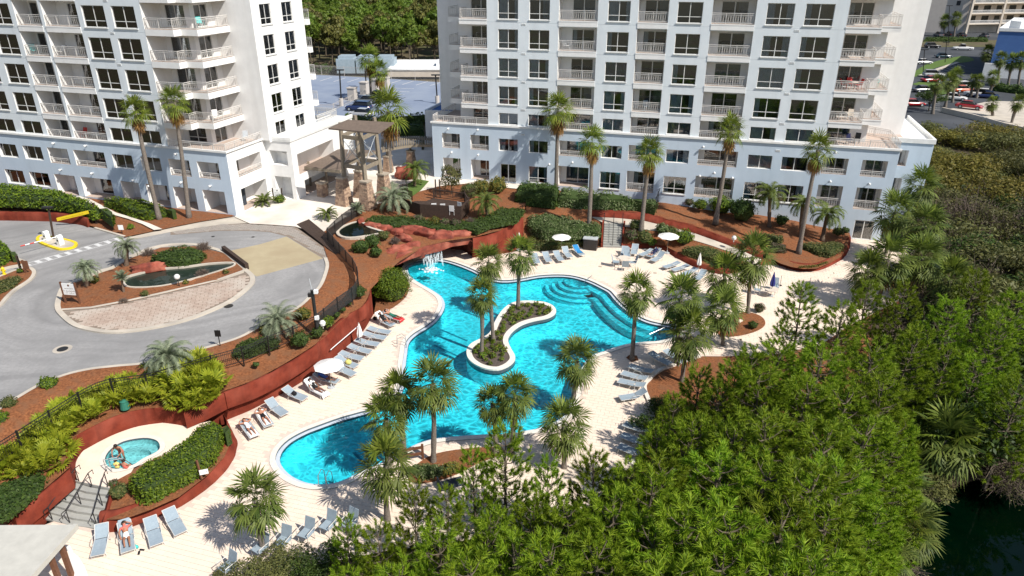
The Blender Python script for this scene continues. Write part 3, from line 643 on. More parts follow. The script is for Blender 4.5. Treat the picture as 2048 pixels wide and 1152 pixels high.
# beds: between deck wall and path, and hedge bed left of the steps
BEDM = px([(1246, 487, .45), (1299, 488.5, .45), (1330, 491.5, .45), (1349, 502, .45), (1368, 512, .45), (1410, 530, .45), (1476, 535, .4), (1500, 531, .1), (1463.5, 506, .7), (1416.7, 490, 1.0), (1364.6, 474.5, 1.25), (1318, 464, 1.5), (1281, 458.5, 1.65), (1252, 454, 1.72)])
sheet('middle_bed', BEDM, 'mulch', grid=.8, rough=.05)
BEDL = px([(1047, 497, .05), (1112, 495, .05), (1190, 495, .05), (1204, 493, .05), (1205, 447, 1.7), (1182, 434, 1.8), (1184, 421, 2.3), (1110, 418, 2.4), (1050, 410, 2.6), (1047, 435, 2.0)])
sheet('hedge_bed', BEDL, 'mulch', grid=.9, rough=.06)
# ================================================================ the two white towers
RB_P = G(1725, 478, 0); RB_A = R(-15.5); LB_P = G(470, 430, 3.2); LB_P.z = 0; LB_A = R(-17.5)
def frame_pt(P, A, s, y, z): return P+V((math.cos(A)*s-math.sin(A)*y, math.sin(A)*s+math.cos(A)*y, z))
def fpt(P, A, u, v, y=0):
    n_ = V((-math.sin(A), math.cos(A), 0)); r = ray(u, v); O = P+n_*y; t = (O-V((0, 0, CAM_H))).dot(n_)/r.dot(n_); p = V((0, 0, CAM_H))+r*t-P
    return p.x*math.cos(A)+p.y*math.sin(A), p.z
I4 = M.Identity(4)
def sideT(S): return M(((0, -1, 0, S), (1, 0, 0, 0), (0, 0, 1, 0), (0, 0, 0, 1)))      # a face that looks right: (t, depth, z)
def facade(mb, s0, s1, z0, z1, holes, y=0, mi=0, T=I4):
    """wall sheet with openings; every opening has real reveals and, when deep, its own back wall"""
    xs = sorted({s0, s1, *(h[0] for h in holes), *(h[1] for h in holes)}); zs = sorted({z0, z1, *(h[2] for h in holes), *(h[3] for h in holes)})
    xs = [x for x in xs if s0 <= x <= s1]; zs = [z for z in zs if z0 <= z <= z1]
    q = lambda x, yy, z: T @ V((x, yy, z))
    for i in range(len(xs)-1):
        run = None
        for j in range(len(zs)):
            solid = j < len(zs)-1 and not any(h[0] <= (xs[i]+xs[i+1])/2 <= h[1] and h[2] <= (zs[j]+zs[j+1])/2 <= h[3] for h in holes)
            if solid and run is None: run = zs[j]
            if not solid and run is not None:
                mb.quad(q(xs[i], y, run), q(xs[i+1], y, run), q(xs[i+1], y, zs[j]), q(xs[i], y, zs[j]), mi); run = None
    for h in holes:
        a, b, c, d, dp = h[:5]; rm = h[5] if len(h) > 5 else mi; fl = h[6] if len(h) > 6 else rm
        Y = y+dp
        mb.quad(q(a, y, c), q(a, Y, c), q(b, Y, c), q(b, y, c), fl); mb.quad(q(a, y, d), q(b, y, d), q(b, Y, d), q(a, Y, d), rm)
        mb.quad(q(a, y, c), q(a, y, d), q(a, Y, d), q(a, Y, c), rm); mb.quad(q(b, y, c), q(b, Y, c), q(b, Y, d), q(b, y, d), rm)
        if len(h) > 7:      # back wall with a door opening (da, db, dz)
            da, db, dt = h[7]; facade(mb, a, b, c, d, [(da, db, c, dt, .12, rm)], Y, rm, T)
WM = {}
def win_meshes(w, h, four):
    k = (round(w, 2), round(h, 2), four)
    if k in WM: return WM[k]
    fr = MB(); t = .05
    fr.box(0, t, -.03, .06, 0, h); fr.box(w-t, w, -.03, .06, 0, h); fr.box(t, w-t, -.03, .06, 0, t); fr.box(t, w-t, -.03, .06, h-t, h)
    fr.box(w/2-.035, w/2+.035, -.02, .05, t, h-t); zt = h*.30 if four else 0
    if four: fr.box(t, w/2-.035, -.02, .05, zt-.03, zt+.03); fr.box(w/2+.035, w-t, -.02, .05, zt-.03, zt+.03)
    fr.box(-.06, w+.06, -.22, -.02, -.09, .005)                       # sill
    D = 1.1                                                           # the dim room behind the glass
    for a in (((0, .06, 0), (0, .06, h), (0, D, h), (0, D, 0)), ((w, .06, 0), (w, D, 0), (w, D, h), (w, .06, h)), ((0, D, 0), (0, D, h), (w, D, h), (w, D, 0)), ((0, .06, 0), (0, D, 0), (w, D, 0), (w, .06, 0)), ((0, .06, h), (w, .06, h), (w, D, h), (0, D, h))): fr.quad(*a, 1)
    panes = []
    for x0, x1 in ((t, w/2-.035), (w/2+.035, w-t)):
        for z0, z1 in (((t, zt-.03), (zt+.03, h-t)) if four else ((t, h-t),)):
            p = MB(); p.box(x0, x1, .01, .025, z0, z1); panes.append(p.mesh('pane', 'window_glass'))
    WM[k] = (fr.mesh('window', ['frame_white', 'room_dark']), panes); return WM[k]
CM = {}
def curtain_mesh(w, h, style):
    k = (round(w, 2), round(h, 2), style)
    if k in CM: return CM[k]
    mb = MB(); spans = {0: ((.04, .30), (.74, .97)), 1: ((.03, .97),), 2: ((.04, .22),), 3: ((.62, .97),), 4: ((.03, .97),), 5: ((.05, .48), (.8, .97))}[style]
    for a, b in spans:
        n = max(6, int((b-a)*w/.09)); P = []
        for i in range(n+1): x = (a+(b-a)*i/n)*w; y = .16+(.05 if i % 2 else 0); P += [(x, y, .05), (x, y, h-.05)]
        mb.add(P, [(2*i, 2*i+2, 2*i+3, 2*i+1) for i in range(n)])
    CM[k] = mb.mesh('curtain', 'curtain_dark' if style in (4, 3) else 'curtain'); return CM[k]
rw = random.Random(11)
def window(root, s, y, z, w, h, four=True, T='f', cur=None):
    fm, pm_ = win_meshes(w, h, four); loc = (s, y, z) if T == 'f' else (T-y, s, z)
    o = link('window', fm, root, loc, 0 if T == 'f' else math.pi/2)
    for p in pm_: link('pane', p, o)
    c = rw.choice((0, 1, 2, 0, 4, 3, 5, 5, 2, None)) if cur is None else cur
    if c is not None and c >= 0: link('curtain', curtain_mesh(w, h, c), o)
    return o
DM = {}
def slider(root, s, y, z, w, h, T='f', name='sliding_door'):
    k = (round(w, 2), round(h, 2))
    if k not in DM:
        fr = MB(); t = .06; D = 1.
        fr.box(0, t, 0, .1, 0, h); fr.box(w-t, w, 0, .1, 0, h); fr.box(t, w-t, 0, .1, h-t, h); fr.box(w/2-.05, w/2+.05, 0, .1, 0, h-t); fr.box(t, w-t, .01, .09, 0, .05)
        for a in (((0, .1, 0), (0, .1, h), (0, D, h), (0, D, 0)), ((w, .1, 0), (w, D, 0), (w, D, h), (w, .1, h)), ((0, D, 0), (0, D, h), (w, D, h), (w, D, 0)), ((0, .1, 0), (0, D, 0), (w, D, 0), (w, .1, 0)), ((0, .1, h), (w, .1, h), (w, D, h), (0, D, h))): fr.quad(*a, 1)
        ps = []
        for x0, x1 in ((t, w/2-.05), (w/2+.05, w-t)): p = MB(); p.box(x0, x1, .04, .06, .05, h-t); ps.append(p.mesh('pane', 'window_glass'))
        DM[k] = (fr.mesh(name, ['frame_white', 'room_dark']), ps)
    loc = (s, y, z) if T == 'f' else (T-y, s, z)
    o = link(name, DM[k][0], root, loc, 0 if T == 'f' else math.pi/2)
    for p in DM[k][1]: link('pane', p, o)
    if rw.random() < .5: link('curtain', curtain_mesh(w, h, rw.choice((2, 4, 3))), o)
    return o
def rail_path(mb, pts, h=1.05, bal=.12, low=False):
    """metal railing along points: posts, double top rail, bottom rail, slightly bowed balusters"""
    for a, b in zip(pts[:-1], pts[1:]):
        a, b = V(a), V(b); L_ = (b-a).length; t = (b-a)/L_; n_ = V((-t.y, t.x, 0))
        def bx(x0, x1, w, z0, z1): 
            A = a+t*x0; B = a+t*x1; P = [A-n_*w, B-n_*w, B+n_*w, A+n_*w]; mb.add([p+V((0, 0, z0)) for p in P]+[p+V((0, 0, z1)) for p in P], ((0, 3, 2, 1), (4, 5, 6, 7), (0, 1, 5, 4), (1, 2, 6, 5), (2, 3, 7, 6), (3, 0, 4, 7)))
        bx(0, L_, .035, h-.06, h); bx(0, L_, .022, h-.21, h-.16); bx(0, L_, .022, .06, .12)
        k = max(1, round(L_/1.4))
        for i in range(k+1): bx(max(0, L_*i/k-.025), min(L_, L_*i/k+.025), .025, 0, h-.05)
        m_ = int(L_/bal)
        for i in range(1, m_):
            x = L_*i/m_; bow = .03 if i % 2 else -.03; p0 = a+t*x; zs_ = (.11, .5*(h-.1), h-.2); 
            for (z0, o0), (z1, o1) in (((zs_[0], 0), (zs_[1], bow)), ((zs_[1], bow), (zs_[2], 0))):
                q0 = p0+t*o0+V((0, 0, z0)); q1 = p0+t*o1+V((0, 0, z1)); w_ = t*.018; mb.quad(q0-w_, q0+w_, q1+w_, q1-w_)
RM = {}
def railing(root, s, y, z, L_, h=1.05):
    k = (round(L_, 2), h)
    if k not in RM: mb = MB(); rail_path(mb, [(0, 0, 0), (L_, 0, 0)], h); RM[k] = mb.mesh('railing', 'metal_white')
    return link('railing', RM[k], root, (s, y, z))
_v = MB(); _v.box(-.24, .24, -.03, 0, -.1, .1); _v.box(-.19, .19, -.036, -.03, -.06, .06, 1); VENT = _v.mesh('vent', ['trim_white', 'grey_metal'])
_v = MB(); _v.box(-.06, .06, -.06, 0, -.06, .06); _v.tube([(0, -.05, 0), (0, -.22, .05)], .025); _v.sphere((0, -.26, -.02), .13, 10, 6); LAMP = _v.mesh('wall_light', 'white_paint')
def tower(root, wins, logs, floors, s0, s1, ztop, sh):
    """front of a tower: windows by column, recessed balconies by column"""
    holes = []
    for F in floors:
        for a, b in wins: holes.append((a, b, F, F+2.05, .16, 1))
        for a, b, dp, da, db in logs: holes.append((a, b, F-.02, F+2.42, dp, 1, 2, (da, db, F+2.1)))
    zb, zt_ = sh
    for a, b in wins: holes.append((a, b, zb, zt_, .16, 1))
    for a, b, dp, da, db in logs: holes.append((a, b, 9.96, 12.0, dp, 1, 2, (da, db, 11.75)))
    mb = MB(); facade(mb, s0, s1, 9.9, ztop, holes)
    o = mb.build('wall', ['stucco_pale', 'stucco_white', 'balcony_floor'], root)
    for F in floors:
        for z in (F-.32,): mb = MB(); mb.box(s0, s1, -.006, .002, z, z+.02); mb.build('joint', 'joint', root)
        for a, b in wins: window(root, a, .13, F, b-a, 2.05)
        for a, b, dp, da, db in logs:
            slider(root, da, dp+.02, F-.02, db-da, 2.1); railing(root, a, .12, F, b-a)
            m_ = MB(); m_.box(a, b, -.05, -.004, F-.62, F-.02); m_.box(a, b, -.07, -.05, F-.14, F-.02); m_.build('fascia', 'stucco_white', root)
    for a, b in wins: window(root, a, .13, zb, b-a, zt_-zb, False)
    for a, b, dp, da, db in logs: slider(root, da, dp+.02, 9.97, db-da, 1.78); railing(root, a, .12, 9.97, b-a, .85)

# ---------------------------------------------------------------- right tower
RT = thing('apartment_tower', 'right white apartment tower with pale blue lower storeys facing the pool', 'building', RB_P, RB_A)
FR = [12.5, 15.6, 18.7, 21.8, 24.9]
WR = [(-41.46, -39.16), (-37.9, -35.6), (-29.28, -26.92), (-22.06, -19.52), (-13.28, -10.66), (-9.64, -6.95)]
LR = [(-34.6, -30.35, 1.7, -33.4, -30.9), (-26.1, -22.95, 1.9, -25.6, -23.1), (-18.57, -14.3, 2.0, -17.7, -15.0)]
ZTOP = 28.2
tower(RT, WR, LR, FR, -42.77, -5.67, ZTOP, (10.2, 11.52))
for F in FR:
    for s in (-38.52, -10.15): link('vent', VENT, RT, (s, 0, F-.5))
mb = MB(); facade(mb, -42.77, -5.67, ZTOP, ZTOP+.9, [], 0)      # parapet, roof, backs
mb.quad((-42.77, 0, ZTOP+.9), (-5.67, 0, ZTOP+.9), (-5.67, 22, ZTOP+.9), (-42.77, 22, ZTOP+.9))
for s_, y0, y1 in ((-5.67, 0, 3), (-1.2, 3, 8), (3.3, 8, 22)): mb.quad((s_, y0, 9.9), (s_, y1, 9.9), (s_, y1, ZTOP+.9), (s_, y0, ZTOP+.9))
for s_, y0, y1 in ((-42.77, 0, 3), (-47.24, 3, 8), (-51.7, 8, 22)): mb.quad((s_, y1, 9.9), (s_, y0, 9.9), (s_, y0, ZTOP+.9), (s_, y1, ZTOP+.9))
dh = []; dh2 = []
for F in FR+[9.97]:
    dh.append((-5.2, -2.9, F, F+2.1, .1)); dh2.append((-45.6, -43.2, F, F+2.1, .1))
facade(mb, -5.67, -1.2, 9.9, ZTOP+.9, dh, 3); facade(mb, -1.2, 3.3, 9.9, ZTOP+.9, [], 8); facade(mb, -47.24, -42.77, 9.9, ZTOP+.9, dh2, 3); facade(mb, -51.7, -47.24, 9.9, ZTOP+.9, [], 8)
mb.quad((3.3, 22, 3), (-51.7, 22, 3), (-51.7, 22, ZTOP+.9), (3.3, 22, ZTOP+.9))
mb.quad((-5.67, 3, ZTOP+.9), (3.3, 8, ZTOP+.9), (3.3, 22, ZTOP+.9), (-5.67, 22, ZTOP+.9)); mb.quad((-51.7, 8, ZTOP+.9), (-42.77, 3, ZTOP+.9), (-42.77, 22, ZTOP+.9), (-51.7, 22, ZTOP+.9))
mb.build('end_wall', 'stucco_white', RT)
def wing_balcony(mir):
    X = (lambda s: -48.44-s) if mir else (lambda s: s)
    mb = MB(); 
    for (a, b, y0, y1) in ((-5.66, -2.4, -.02, 2.99), (-2.4, -.2, 2.3, 7.99)):
        x0, x1 = sorted((X(a), X(b))); mb.box(x0, x1, y0, y1, -.62, -.02); mb.box(x0-.03, x1+.03, y0-.04, y0-.002, -.16, -.02)
        mb.box(x0+.01, x1-.01, y0+.01, y1-.01, -.018, -.004, 1)
    sl = mb.mesh('balcony', ['stucco_white', 'balcony_floor'])
    mb = MB(); rail_path(mb, [(X(-5.62), .08, 0), (X(-2.46), .08, 0), (X(-2.46), 2.4, 0), (X(-.28), 2.4, 0), (X(-.28), 7.95, 0)]); return sl, mb.mesh('railing', 'metal_white')
for mir in (0, 1):
    sl, rl = wing_balcony(mir)
    for F in FR: b = link('balcony', sl, RT, (0, 0, F)); link('railing', rl, b); 
    for F in FR+[9.97]: slider(RT, -45.6 if mir else -5.2, 3.08, F, 2.4 if mir else 2.3, 2.1)
# podium
ups = [(-48.6, -46.35, 1), (-45.0, -42.7, 1), (-41.46, -39.12, 0), (-37.75, -35.5, 0), (-34.15, -30.55, 1), (-29.2, -26.85, 0), (-26.1, -22.95, 1), (-21.9, -19.4, 0), (-18.4, -14.2, 1), (-13.1, -10.6, 0), (-9.6, -6.95, 0), (-5.5, -3.0, 1), (-1.65, .8, 1)]
holes = []
for a, b, k in ups:
    holes.append((a, b, 7.0, 8.75, 1.5, 1, 2, (a+.6, b-.1, 8.6)) if k else (a, b, 7.05, 8.52, .3, 1))
    if k: holes.append((a, b, 3.35, 5.75, 1.7, 1, 2, (a+.6, b-.1, 5.45)))
    elif a > -40: holes.append((a, b, 3.45, 5.45, .16, 1))
    else: holes.append((a+.2, b-.2, 3.3, 5.5, .1, 1))
holes.append((-1.15, .8, .02, 2.15, .12, 1))
mb = MB(); facade(mb, -49.86, 1.7, -.6, 9.9, holes, -.12)
mb.quad((1.7, -.12, -.6), (1.7, 5.5, -.6), (1.7, 5.5, 9.9), (1.7, -.12, 9.9)); mb.quad((-49.86, 14, -.6), (-49.86, -.12, -.6), (-49.86, -.12, 9.9), (-49.86, 14, 9.9))
facade(mb, 1.7, 6.2, -.6, 9.6, [(2.2, 3.9, 7.0, 8.75, 1.5, 1, 2, (2.4, 3.6, 8.6)), (2.2, 3.9, 3.3, 5.6, 1.5, 1, 2, (2.4, 3.6, 5.4))], 5.5); mb.quad((6.2, 5.5, -.6), (6.2, 19, -.6), (6.2, 19, 9.6), (6.2, 5.5, 9.6))
mb.build('podium_wall', ['stucco_blue', 'stucco_white', 'balcony_floor'], RT)
mb = MB(); mb.box(-50.0, 1.84, -.26, .0, 9.9, 10.1); mb.box(-49.95, -42.78, 0, 22, 9.72, 9.92, 1); mb.box(-5.66, 1.8, 0, 5.5, 9.72, 9.92, 1); mb.box(1.8, 6.3, 5.38, 19, 9.6, 9.75); mb.box(1.8, 6.3, 5.38, 5.6, 9.75, 10.1); mb.box(6.1, 6.32, 5.6, 19, 9.75, 10.1); mb.box(-1.2, 3.3, 5.5, 8, 9.72, 9.9, 1)
pr = [(3.9+.9*math.cos(R(a)), 9.75+.9*math.sin(R(a))) for a in range(0, 181, 20)]
for i in range(len(pr)-1): mb.quad((pr[i][0], 9, pr[i][1]), (pr[i][0], 18, pr[i][1]), (pr[i+1][0], 18, pr[i+1][1]), (pr[i+1][0], 9, pr[i+1][1]))
mb.add([(x, 9, z) for x, z in pr], (tuple(range(len(pr)-1, -1, -1)),))
mb.build('cornice', ['trim_white', 'balcony_floor'], RT)
mb = MB(); rail_path(mb, [(-5.6, -.1, 9.93), (1.6, -.1, 9.93), (1.6, 5.4, 9.93), (-1.1, 7.6, 9.93)], .95); mb.build('railing', 'metal_white', RT)
mb = MB(); rail_path(mb, [(-42.85, -.1, 9.93), (-49.7, -.1, 9.93), (-49.7, 13.5, 9.93)], .95); mb.build('railing', 'metal_white', RT)
for a, b, k in ups:
    if k:
        for z, hh in ((7.0, 1.55), (3.35, 2.05)): slider(RT, a+.6, 1.4 if z > 6 else 1.6, z, b-a-.7, hh)
        railing(RT, a, .0, 7.0, b-a, .6)
        if a > -28: railing(RT, a, .0, 3.35, b-a, 1.0)
    else:
        window(RT, a, .15, 7.05, b-a, 1.47, False)
        if a > -40: window(RT, a, .02, 3.45, b-a, 2.0, True)
        else: slider(RT, a+.2, -.06, 3.3, b-a-.4, 2.2, name='glazed_door')
slider(RT, -1.15, -.06, .02, 1.95, 2.1, name='glazed_door')
for u, v in ((898, 256), (957, 258), (1100, 327), (1146, 323), (1117, 328), (1429, 344), (1671, 303), (1660, 361), (1738, 366), (1407, 292), (1400, 350), (1465, 354), (905, 303), (958, 308)):
    s, z = fpt(RB_P, RB_A, u, v); link('wall_light', LAMP, RT, (s, -.13, z))
for z in (8.95,): link('vent', VENT, RT, (-10.15, -.12, 9.15)); link('vent', VENT, RT, (-38.5, -.12, 9.15))
# low service wing to the left of the right tower
SW = thing('service_wing', 'low grey flat-roofed wing between the right tower and the car park', 'building', RB_P, RB_A)
mb = MB(); mb.box(-56.6, -49.9, 14.2, 34, 2, 8.1); mb.build('wall', 'stucco_white', SW)
mb = MB(); mb.box(-56.3, -50.2, 14.5, 33.7, 8.1, 8.14, 0); mb.box(-56.6, -56.3, 14.2, 34, 8.1, 8.45, 1); mb.box(-56.3, -49.9, 14.2, 14.5, 8.1, 8.45, 1); mb.build('roof', ['blue_wall', 'stucco_white'], SW)
# planted slope at the foot of the right tower
BP = [frame_pt(RB_P, RB_A, s, -.1, z) for s, z in ((-37.6, 3.0), (-29, 2.5), (-21.5, 2.3), (-11.2, 1.8), (-7.7, 1.5), (-4.2, 1.0), (-1.4, .6))]
UP = [p for p in PW1[::1]]+px([(1561, 527, .5), (1583, 534, .48), (1608, 538, .48), (1634, 537, .48), (1662, 525, .48), (1682, 514, .48), (1693, 499, .48), (1699, 477, .5)])
sheet('tower_bed', px([(1000, 374, 3.15), (1052, 402, 2.9), (1050, 410, 2.6), (1110, 418, 2.4)])+UP+BP[::-1]+px([(1040, 372, 3.15)]), 'mulch', grid=1.0, rough=.08)

# ---------------------------------------------------------------- left tower
LT = thing('apartment_tower', 'left white apartment tower behind the entry gate, its right side in full sun', 'building', LB_P, LB_A)
FL = [12.58, 15.6, 18.62, 21.64, 24.66]
WL = [(-34.3, -31.5), (-30.5, -27.7), (-26.6, -23.75), (-14.22, -11.38), (-10.48, -7.68)]
LL = [(-23.1, -19.75, 1.8, -23.0, -20.9), (-19.35, -14.82, 1.8, -17.9, -15.0)]
tower(LT, WL, LL, FL, -38, -6.88, ZTOP, (10.15, 11.55))
for F in FL: link('vent', VENT, LT, (-10.95, 0, F-.5))
mb = MB()
mb.quad((-6.88, 0, 9.9), (-6.88, 2.5, 9.9), (-6.88, 2.5, ZTOP), (-6.88, 0, ZTOP))
wh = [(-6.3, -4.0, F+.1, F+2.1, .1) for F in FL]+[(-6.3, -4.0, 10.1, 11.7, .1)]
facade(mb, -6.88, -3.3, 9.9, ZTOP, wh, 2.5); facade(mb, -3.3, 1.32, 9.9, ZTOP, [], 5.9)
sd_ = [(3.1, 5.0, F, F+2.1, .1) for F in FL]+[(3.1, 5.0, 9.95, 12.0, .1)]
facade(mb, 2.5, 5.9, 9.9, ZTOP, sd_, 0, 0, sideT(-3.3))
sw_ = []
SWc = [(7.3, 9.2), (11.2, 13.1)]
for F in FL: sw_ += [(a, b, F, F+2.0, .14) for a, b in SWc]
sw_ += [(a, b, 10.2, 11.6, .14) for a, b in SWc]
facade(mb, 5.9, 15.2, 9.7, ZTOP, sw_, 0, 0, sideT(1.32))
mb.quad((1.32, 15.2, 3), (-38, 15.2, 3), (-38, 15.2, ZTOP), (1.32, 15.2, ZTOP)); mb.quad((-38, 15.2, 3), (-38, 0, 3), (-38, 0, ZTOP), (-38, 15.2, ZTOP))
mb.add([(-38, 0, ZTOP), (-6.88, 0, ZTOP), (-6.88, 2.5, ZTOP), (-3.3, 2.5, ZTOP), (-3.3, 5.9, ZTOP), (1.32, 5.9, ZTOP), (1.32, 15.2, ZTOP), (-38, 15.2, ZTOP)], ((0, 1, 2, 3), (0, 3, 4, 7), (4, 5, 6, 7)))
mb.build('end_wall', 'stucco_white', LT)
for F in FL: window(LT, -6.3, 2.58, F+.1, 2.3, 2.0, False); slider(LT, 3.1, .08, F, 1.9, 2.1, -3.3)
window(LT, -6.3, 2.58, 10.1, 2.3, 1.6, True); slider(LT, 3.1, .08, 9.95, 1.9, 2.0, -3.3)
for F in FL:
    for a, b in SWc: window(LT, a, .12, F, b-a, 2.0, True, 1.32)
for a, b in SWc: window(LT, a, .12, 10.2, b-a, 1.4, False, 1.32)
zig = [(-6.87, -.02), (-3.5, -.02), (-3.5, 1.0), (-1.55, 1.0), (-1.55, 5.88)]
mb = MB(); mb.prism(zig+[(-3.31, 5.88), (-3.31, 2.49), (-6.87, 2.49)], -.62, -.02, 1, 0); zl = mb.mesh('balcony', ['stucco_white', 'balcony_floor'])
mb = MB(); rail_path(mb, [(-6.8, .08, 0), (-3.58, .08, 0), (-3.58, 1.08, 0), (-1.63, 1.08, 0), (-1.63, 5.8, 0)]); zr = mb.mesh('railing', 'metal_white')
for F in FL: b = link('balcony', zl, LT, (0, 0, F)); link('railing', zr, b)
# small balconies peeping out at the tower's far corner
for F in FL[:]:
    mb = MB(); mb.box(1.0, 1.62, 15.25, 15.9, F-.6, F); b = mb.build('balcony', 'stucco_white', LT); mb = MB(); rail_path(mb, [(.6, 15.85, F), (1.58, 15.85, F)]); mb.build('railing', 'metal_white', b)
mb = MB(); mb.quad((-20, 15.3, 9.9), (-20, 15.3, 9.9), (-20, 15.3, 9.9), (-20, 15.3, 9.9)); 
# podium
pl_up = [(1, 290, 36.5, 316, 0), (51, 294, 87, 322, 0), (100, 294, 139, 327, 1), (152, 299, 212, 334, 1), (229, 312, 268, 339, 0), (286, 318, 324, 344, 0), (341, 317, 382, 353, 1), (398, 322, 440, 358, 1)]
pl_lo = [(15.6, 342, 51, 368, 0), (65, 348, 101.6, 375, 0), (114.6, 348, 154, 384, 2), (167, 353, 226.5, 389, 2), (246, 362, 281, 394, 2), (297, 368, 338.5, 405, 2), (351.6, 372, 394.5, 418, 3), (410, 379, 453, 424, 3)]
holes = [(-34.0, -31.5, 7.0, 8.6, .35, 1)]; fit = []
for row, z0, z1 in ((pl_up, 7.0, 8.75), (pl_lo, 3.4, 5.7)):
    for u0, v0, u1, v1, k in row:
        a = (fpt(LB_P, LB_A, u0, v0)[0]+fpt(LB_P, LB_A, u0, v1)[0])/2; b = (fpt(LB_P, LB_A, u1, v0)[0]+fpt(LB_P, LB_A, u1, v1)[0])/2
        if k == 0:
            if z0 < 5: zz = (4.0, 5.65)
            else: zz = (7.15, 8.7)
            holes.append((a, b, zz[0], zz[1], .35, 1)); fit.append((a, b, zz[0], zz[1], 0))
        elif k == 3: holes.append((a, b, 3.3, 5.7, 2.4, 1, 2, (a+1.2, b-.1, 5.3))); fit.append((a, b, 3.3, 5.7, 3))
        else: holes.append((a, b, z0, z1, 1.6, 1, 2, (a+.9, b-.1, z1-.2))); fit.append((a, b, z0, z1, k))
mb = MB(); facade(mb, -38, .3, 2.2, 9.9, holes, -.12)
sh_ = [(1.2, 5.3, 7.0, 8.8, 1.5, 1, 2, (2.0, 3.4, 8.6)), (1.2, 5.6, 3.3, 5.7, 1.8, 1, 2, (2.0, 3.4, 5.4))]
facade(mb, -.12, 6.4, 2.2, 9.9, sh_, 0, 1, sideT(.3))
facade(mb, .3, 3.5, 2.2, 9.8, [(.7, 2.9, 7.1, 8.7, 1.2, 1), (.9, 3.0, 3.3, 5.8, 1.4, 1)], 6.4, 1)
facade(mb, 6.4, 20, 2.2, 9.8, [(7.4, 15.0, 5.9, 8.2, 2.0, 1, 2, (8.6, 10.4, 7.9)), (8.2, 16.0, 3.25, 5.0, 2.2, 1, 2, (9, 11, 4.8))], 0, 1, sideT(3.5))
mb.quad((.7, 7.6, 7.1), (2.9, 7.6, 7.1), (2.9, 7.6, 8.7), (.7, 7.6, 8.7), 1); mb.quad((.9, 7.8, 3.3), (3.0, 7.8, 3.3), (3.0, 7.8, 5.8), (.9, 7.8, 5.8), 1)
mb.quad((3.5, 20, 2.2), (-10, 20, 2.2), (-10, 20, 9.8), (3.5, 20, 9.8), 1)
mb.build('podium_wall', ['stucco_blue', 'stucco_white', 'balcony_floor'], LT)
mb = MB(); mb.box(-38, .44, -.26, 0, 9.9, 10.1); mb.box(.3, .44, 0, 6.3, 9.9, 10.1); mb.box(-6.87, .3, 0, 6, 9.75, 9.92, 1); mb.box(.3, 3.6, 6.3, 20, 9.8, 9.96, 0)
mb.box(3.4, 3.62, 6.3, 20, 9.96, 10.25); mb.box(.3, 3.4, 6.28, 6.5, 9.96, 10.25); mb.build('cornice', ['trim_white', 'balcony_floor'], LT)
mb = MB(); rail_path(mb, [(-6.8, -.1, 9.93), (.25, -.1, 9.93), (.25, 6.2, 9.93)], .9); mb.build('railing', 'metal_white', LT)
mb = MB(); rail_path(mb, [(1.5, 15.4, 9.96), (1.5, 19.8, 9.96), (-4, 19.8, 9.96)], .9); mb.build('railing', 'metal_white', LT)
for a, b, z0, z1, k in fit:
    if k == 0: window(LT, a, .2, z0, b-a, z1-z0, False)
    elif k == 3: slider(LT, a+1.2, 2.3, 3.3, b-a-1.3, 2.0)
    else:
        slider(LT, a+.9, 1.5, z0, b-a-1.0, z1-z0-.2)
        if k == 1: railing(LT, a, .0, z0, b-a, .6)
slider(LT, 2.0, 1.5, 7.0, 1.4, 1.6, .3); slider(LT, 2.0, 1.8, 3.3, 1.4, 2.1, .3); slider(LT, 8.6, 2.0, 5.9, 1.8, 2.0, 3.5); slider(LT, 9, 2.2, 3.25, 2, 1.55, 3.5)
mb = MB(); rail_path(mb, [(.22, 1.2, 7.0), (.22, 5.3, 7.0)], .6); mb.build('railing', 'metal_white', LT)
for u, v in ((111, 285), (175, 290), (125, 338), (188, 345), (270, 359), (355, 306), (366, 363), (424, 370), (302, 370)):
    s, z = fpt(LB_P, LB_A, u, v); link('wall_light', LAMP, LT, (s, -.13, z))
# ================================================================ plants: builders
def rdir(rn): 
    z = rn.uniform(-1, 1); a = rn.uniform(0, 2*math.pi); r = math.sqrt(1-z*z); return V((r*math.cos(a), r*math.sin(a), z))
def fan(mb, base, d, pet, Rr, nb, droop, rn, mi=0, wid=.095, spread=118):
    """one palm fan: stalk and pleated blades that droop at the tips"""
    d = d.normalized(); side = d.cross(V((0, 0, 1)))
    side = side.normalized() if side.length > .05 else V((1, 0, 0)); up_ = side.cross(d)
    hub = base+d*pet-V((0, 0, 1))*pet*droop*.25; ax = (d-V((0, 0, 1))*droop*.55).normalized(); up2 = side.cross(ax)
    w_ = side*.018
    mb.quad(base-w_, base+w_, hub+w_, hub-w_, mi)
    tw = rn.uniform(-.5, .5); side2 = side*math.cos(tw)+up2*math.sin(tw)
    for k in range(nb):
        a = R(-spread+2*spread*k/(nb-1)+rn.uniform(-4, 4)); L_ = Rr*(1-.22*abs(a)/R(spread))*rn.uniform(.9, 1.08)
        dd = ax*math.cos(a)+side2*math.sin(a); pw = dd.cross(up2); pw = pw.normalized()*wid*Rr*.5 if pw.length > .01 else w_
        mid = hub+dd*L_*.55+up2*.03-V((0, 0, 1))*L_*droop*.10; tip = hub+dd*L_*(1-.12*droop)-V((0, 0, 1))*L_*droop*rn.uniform(.35, .6)
        mb.add((hub, mid-pw, tip, mid+pw), ((0, 1, 3), (1, 2, 3)), mi)
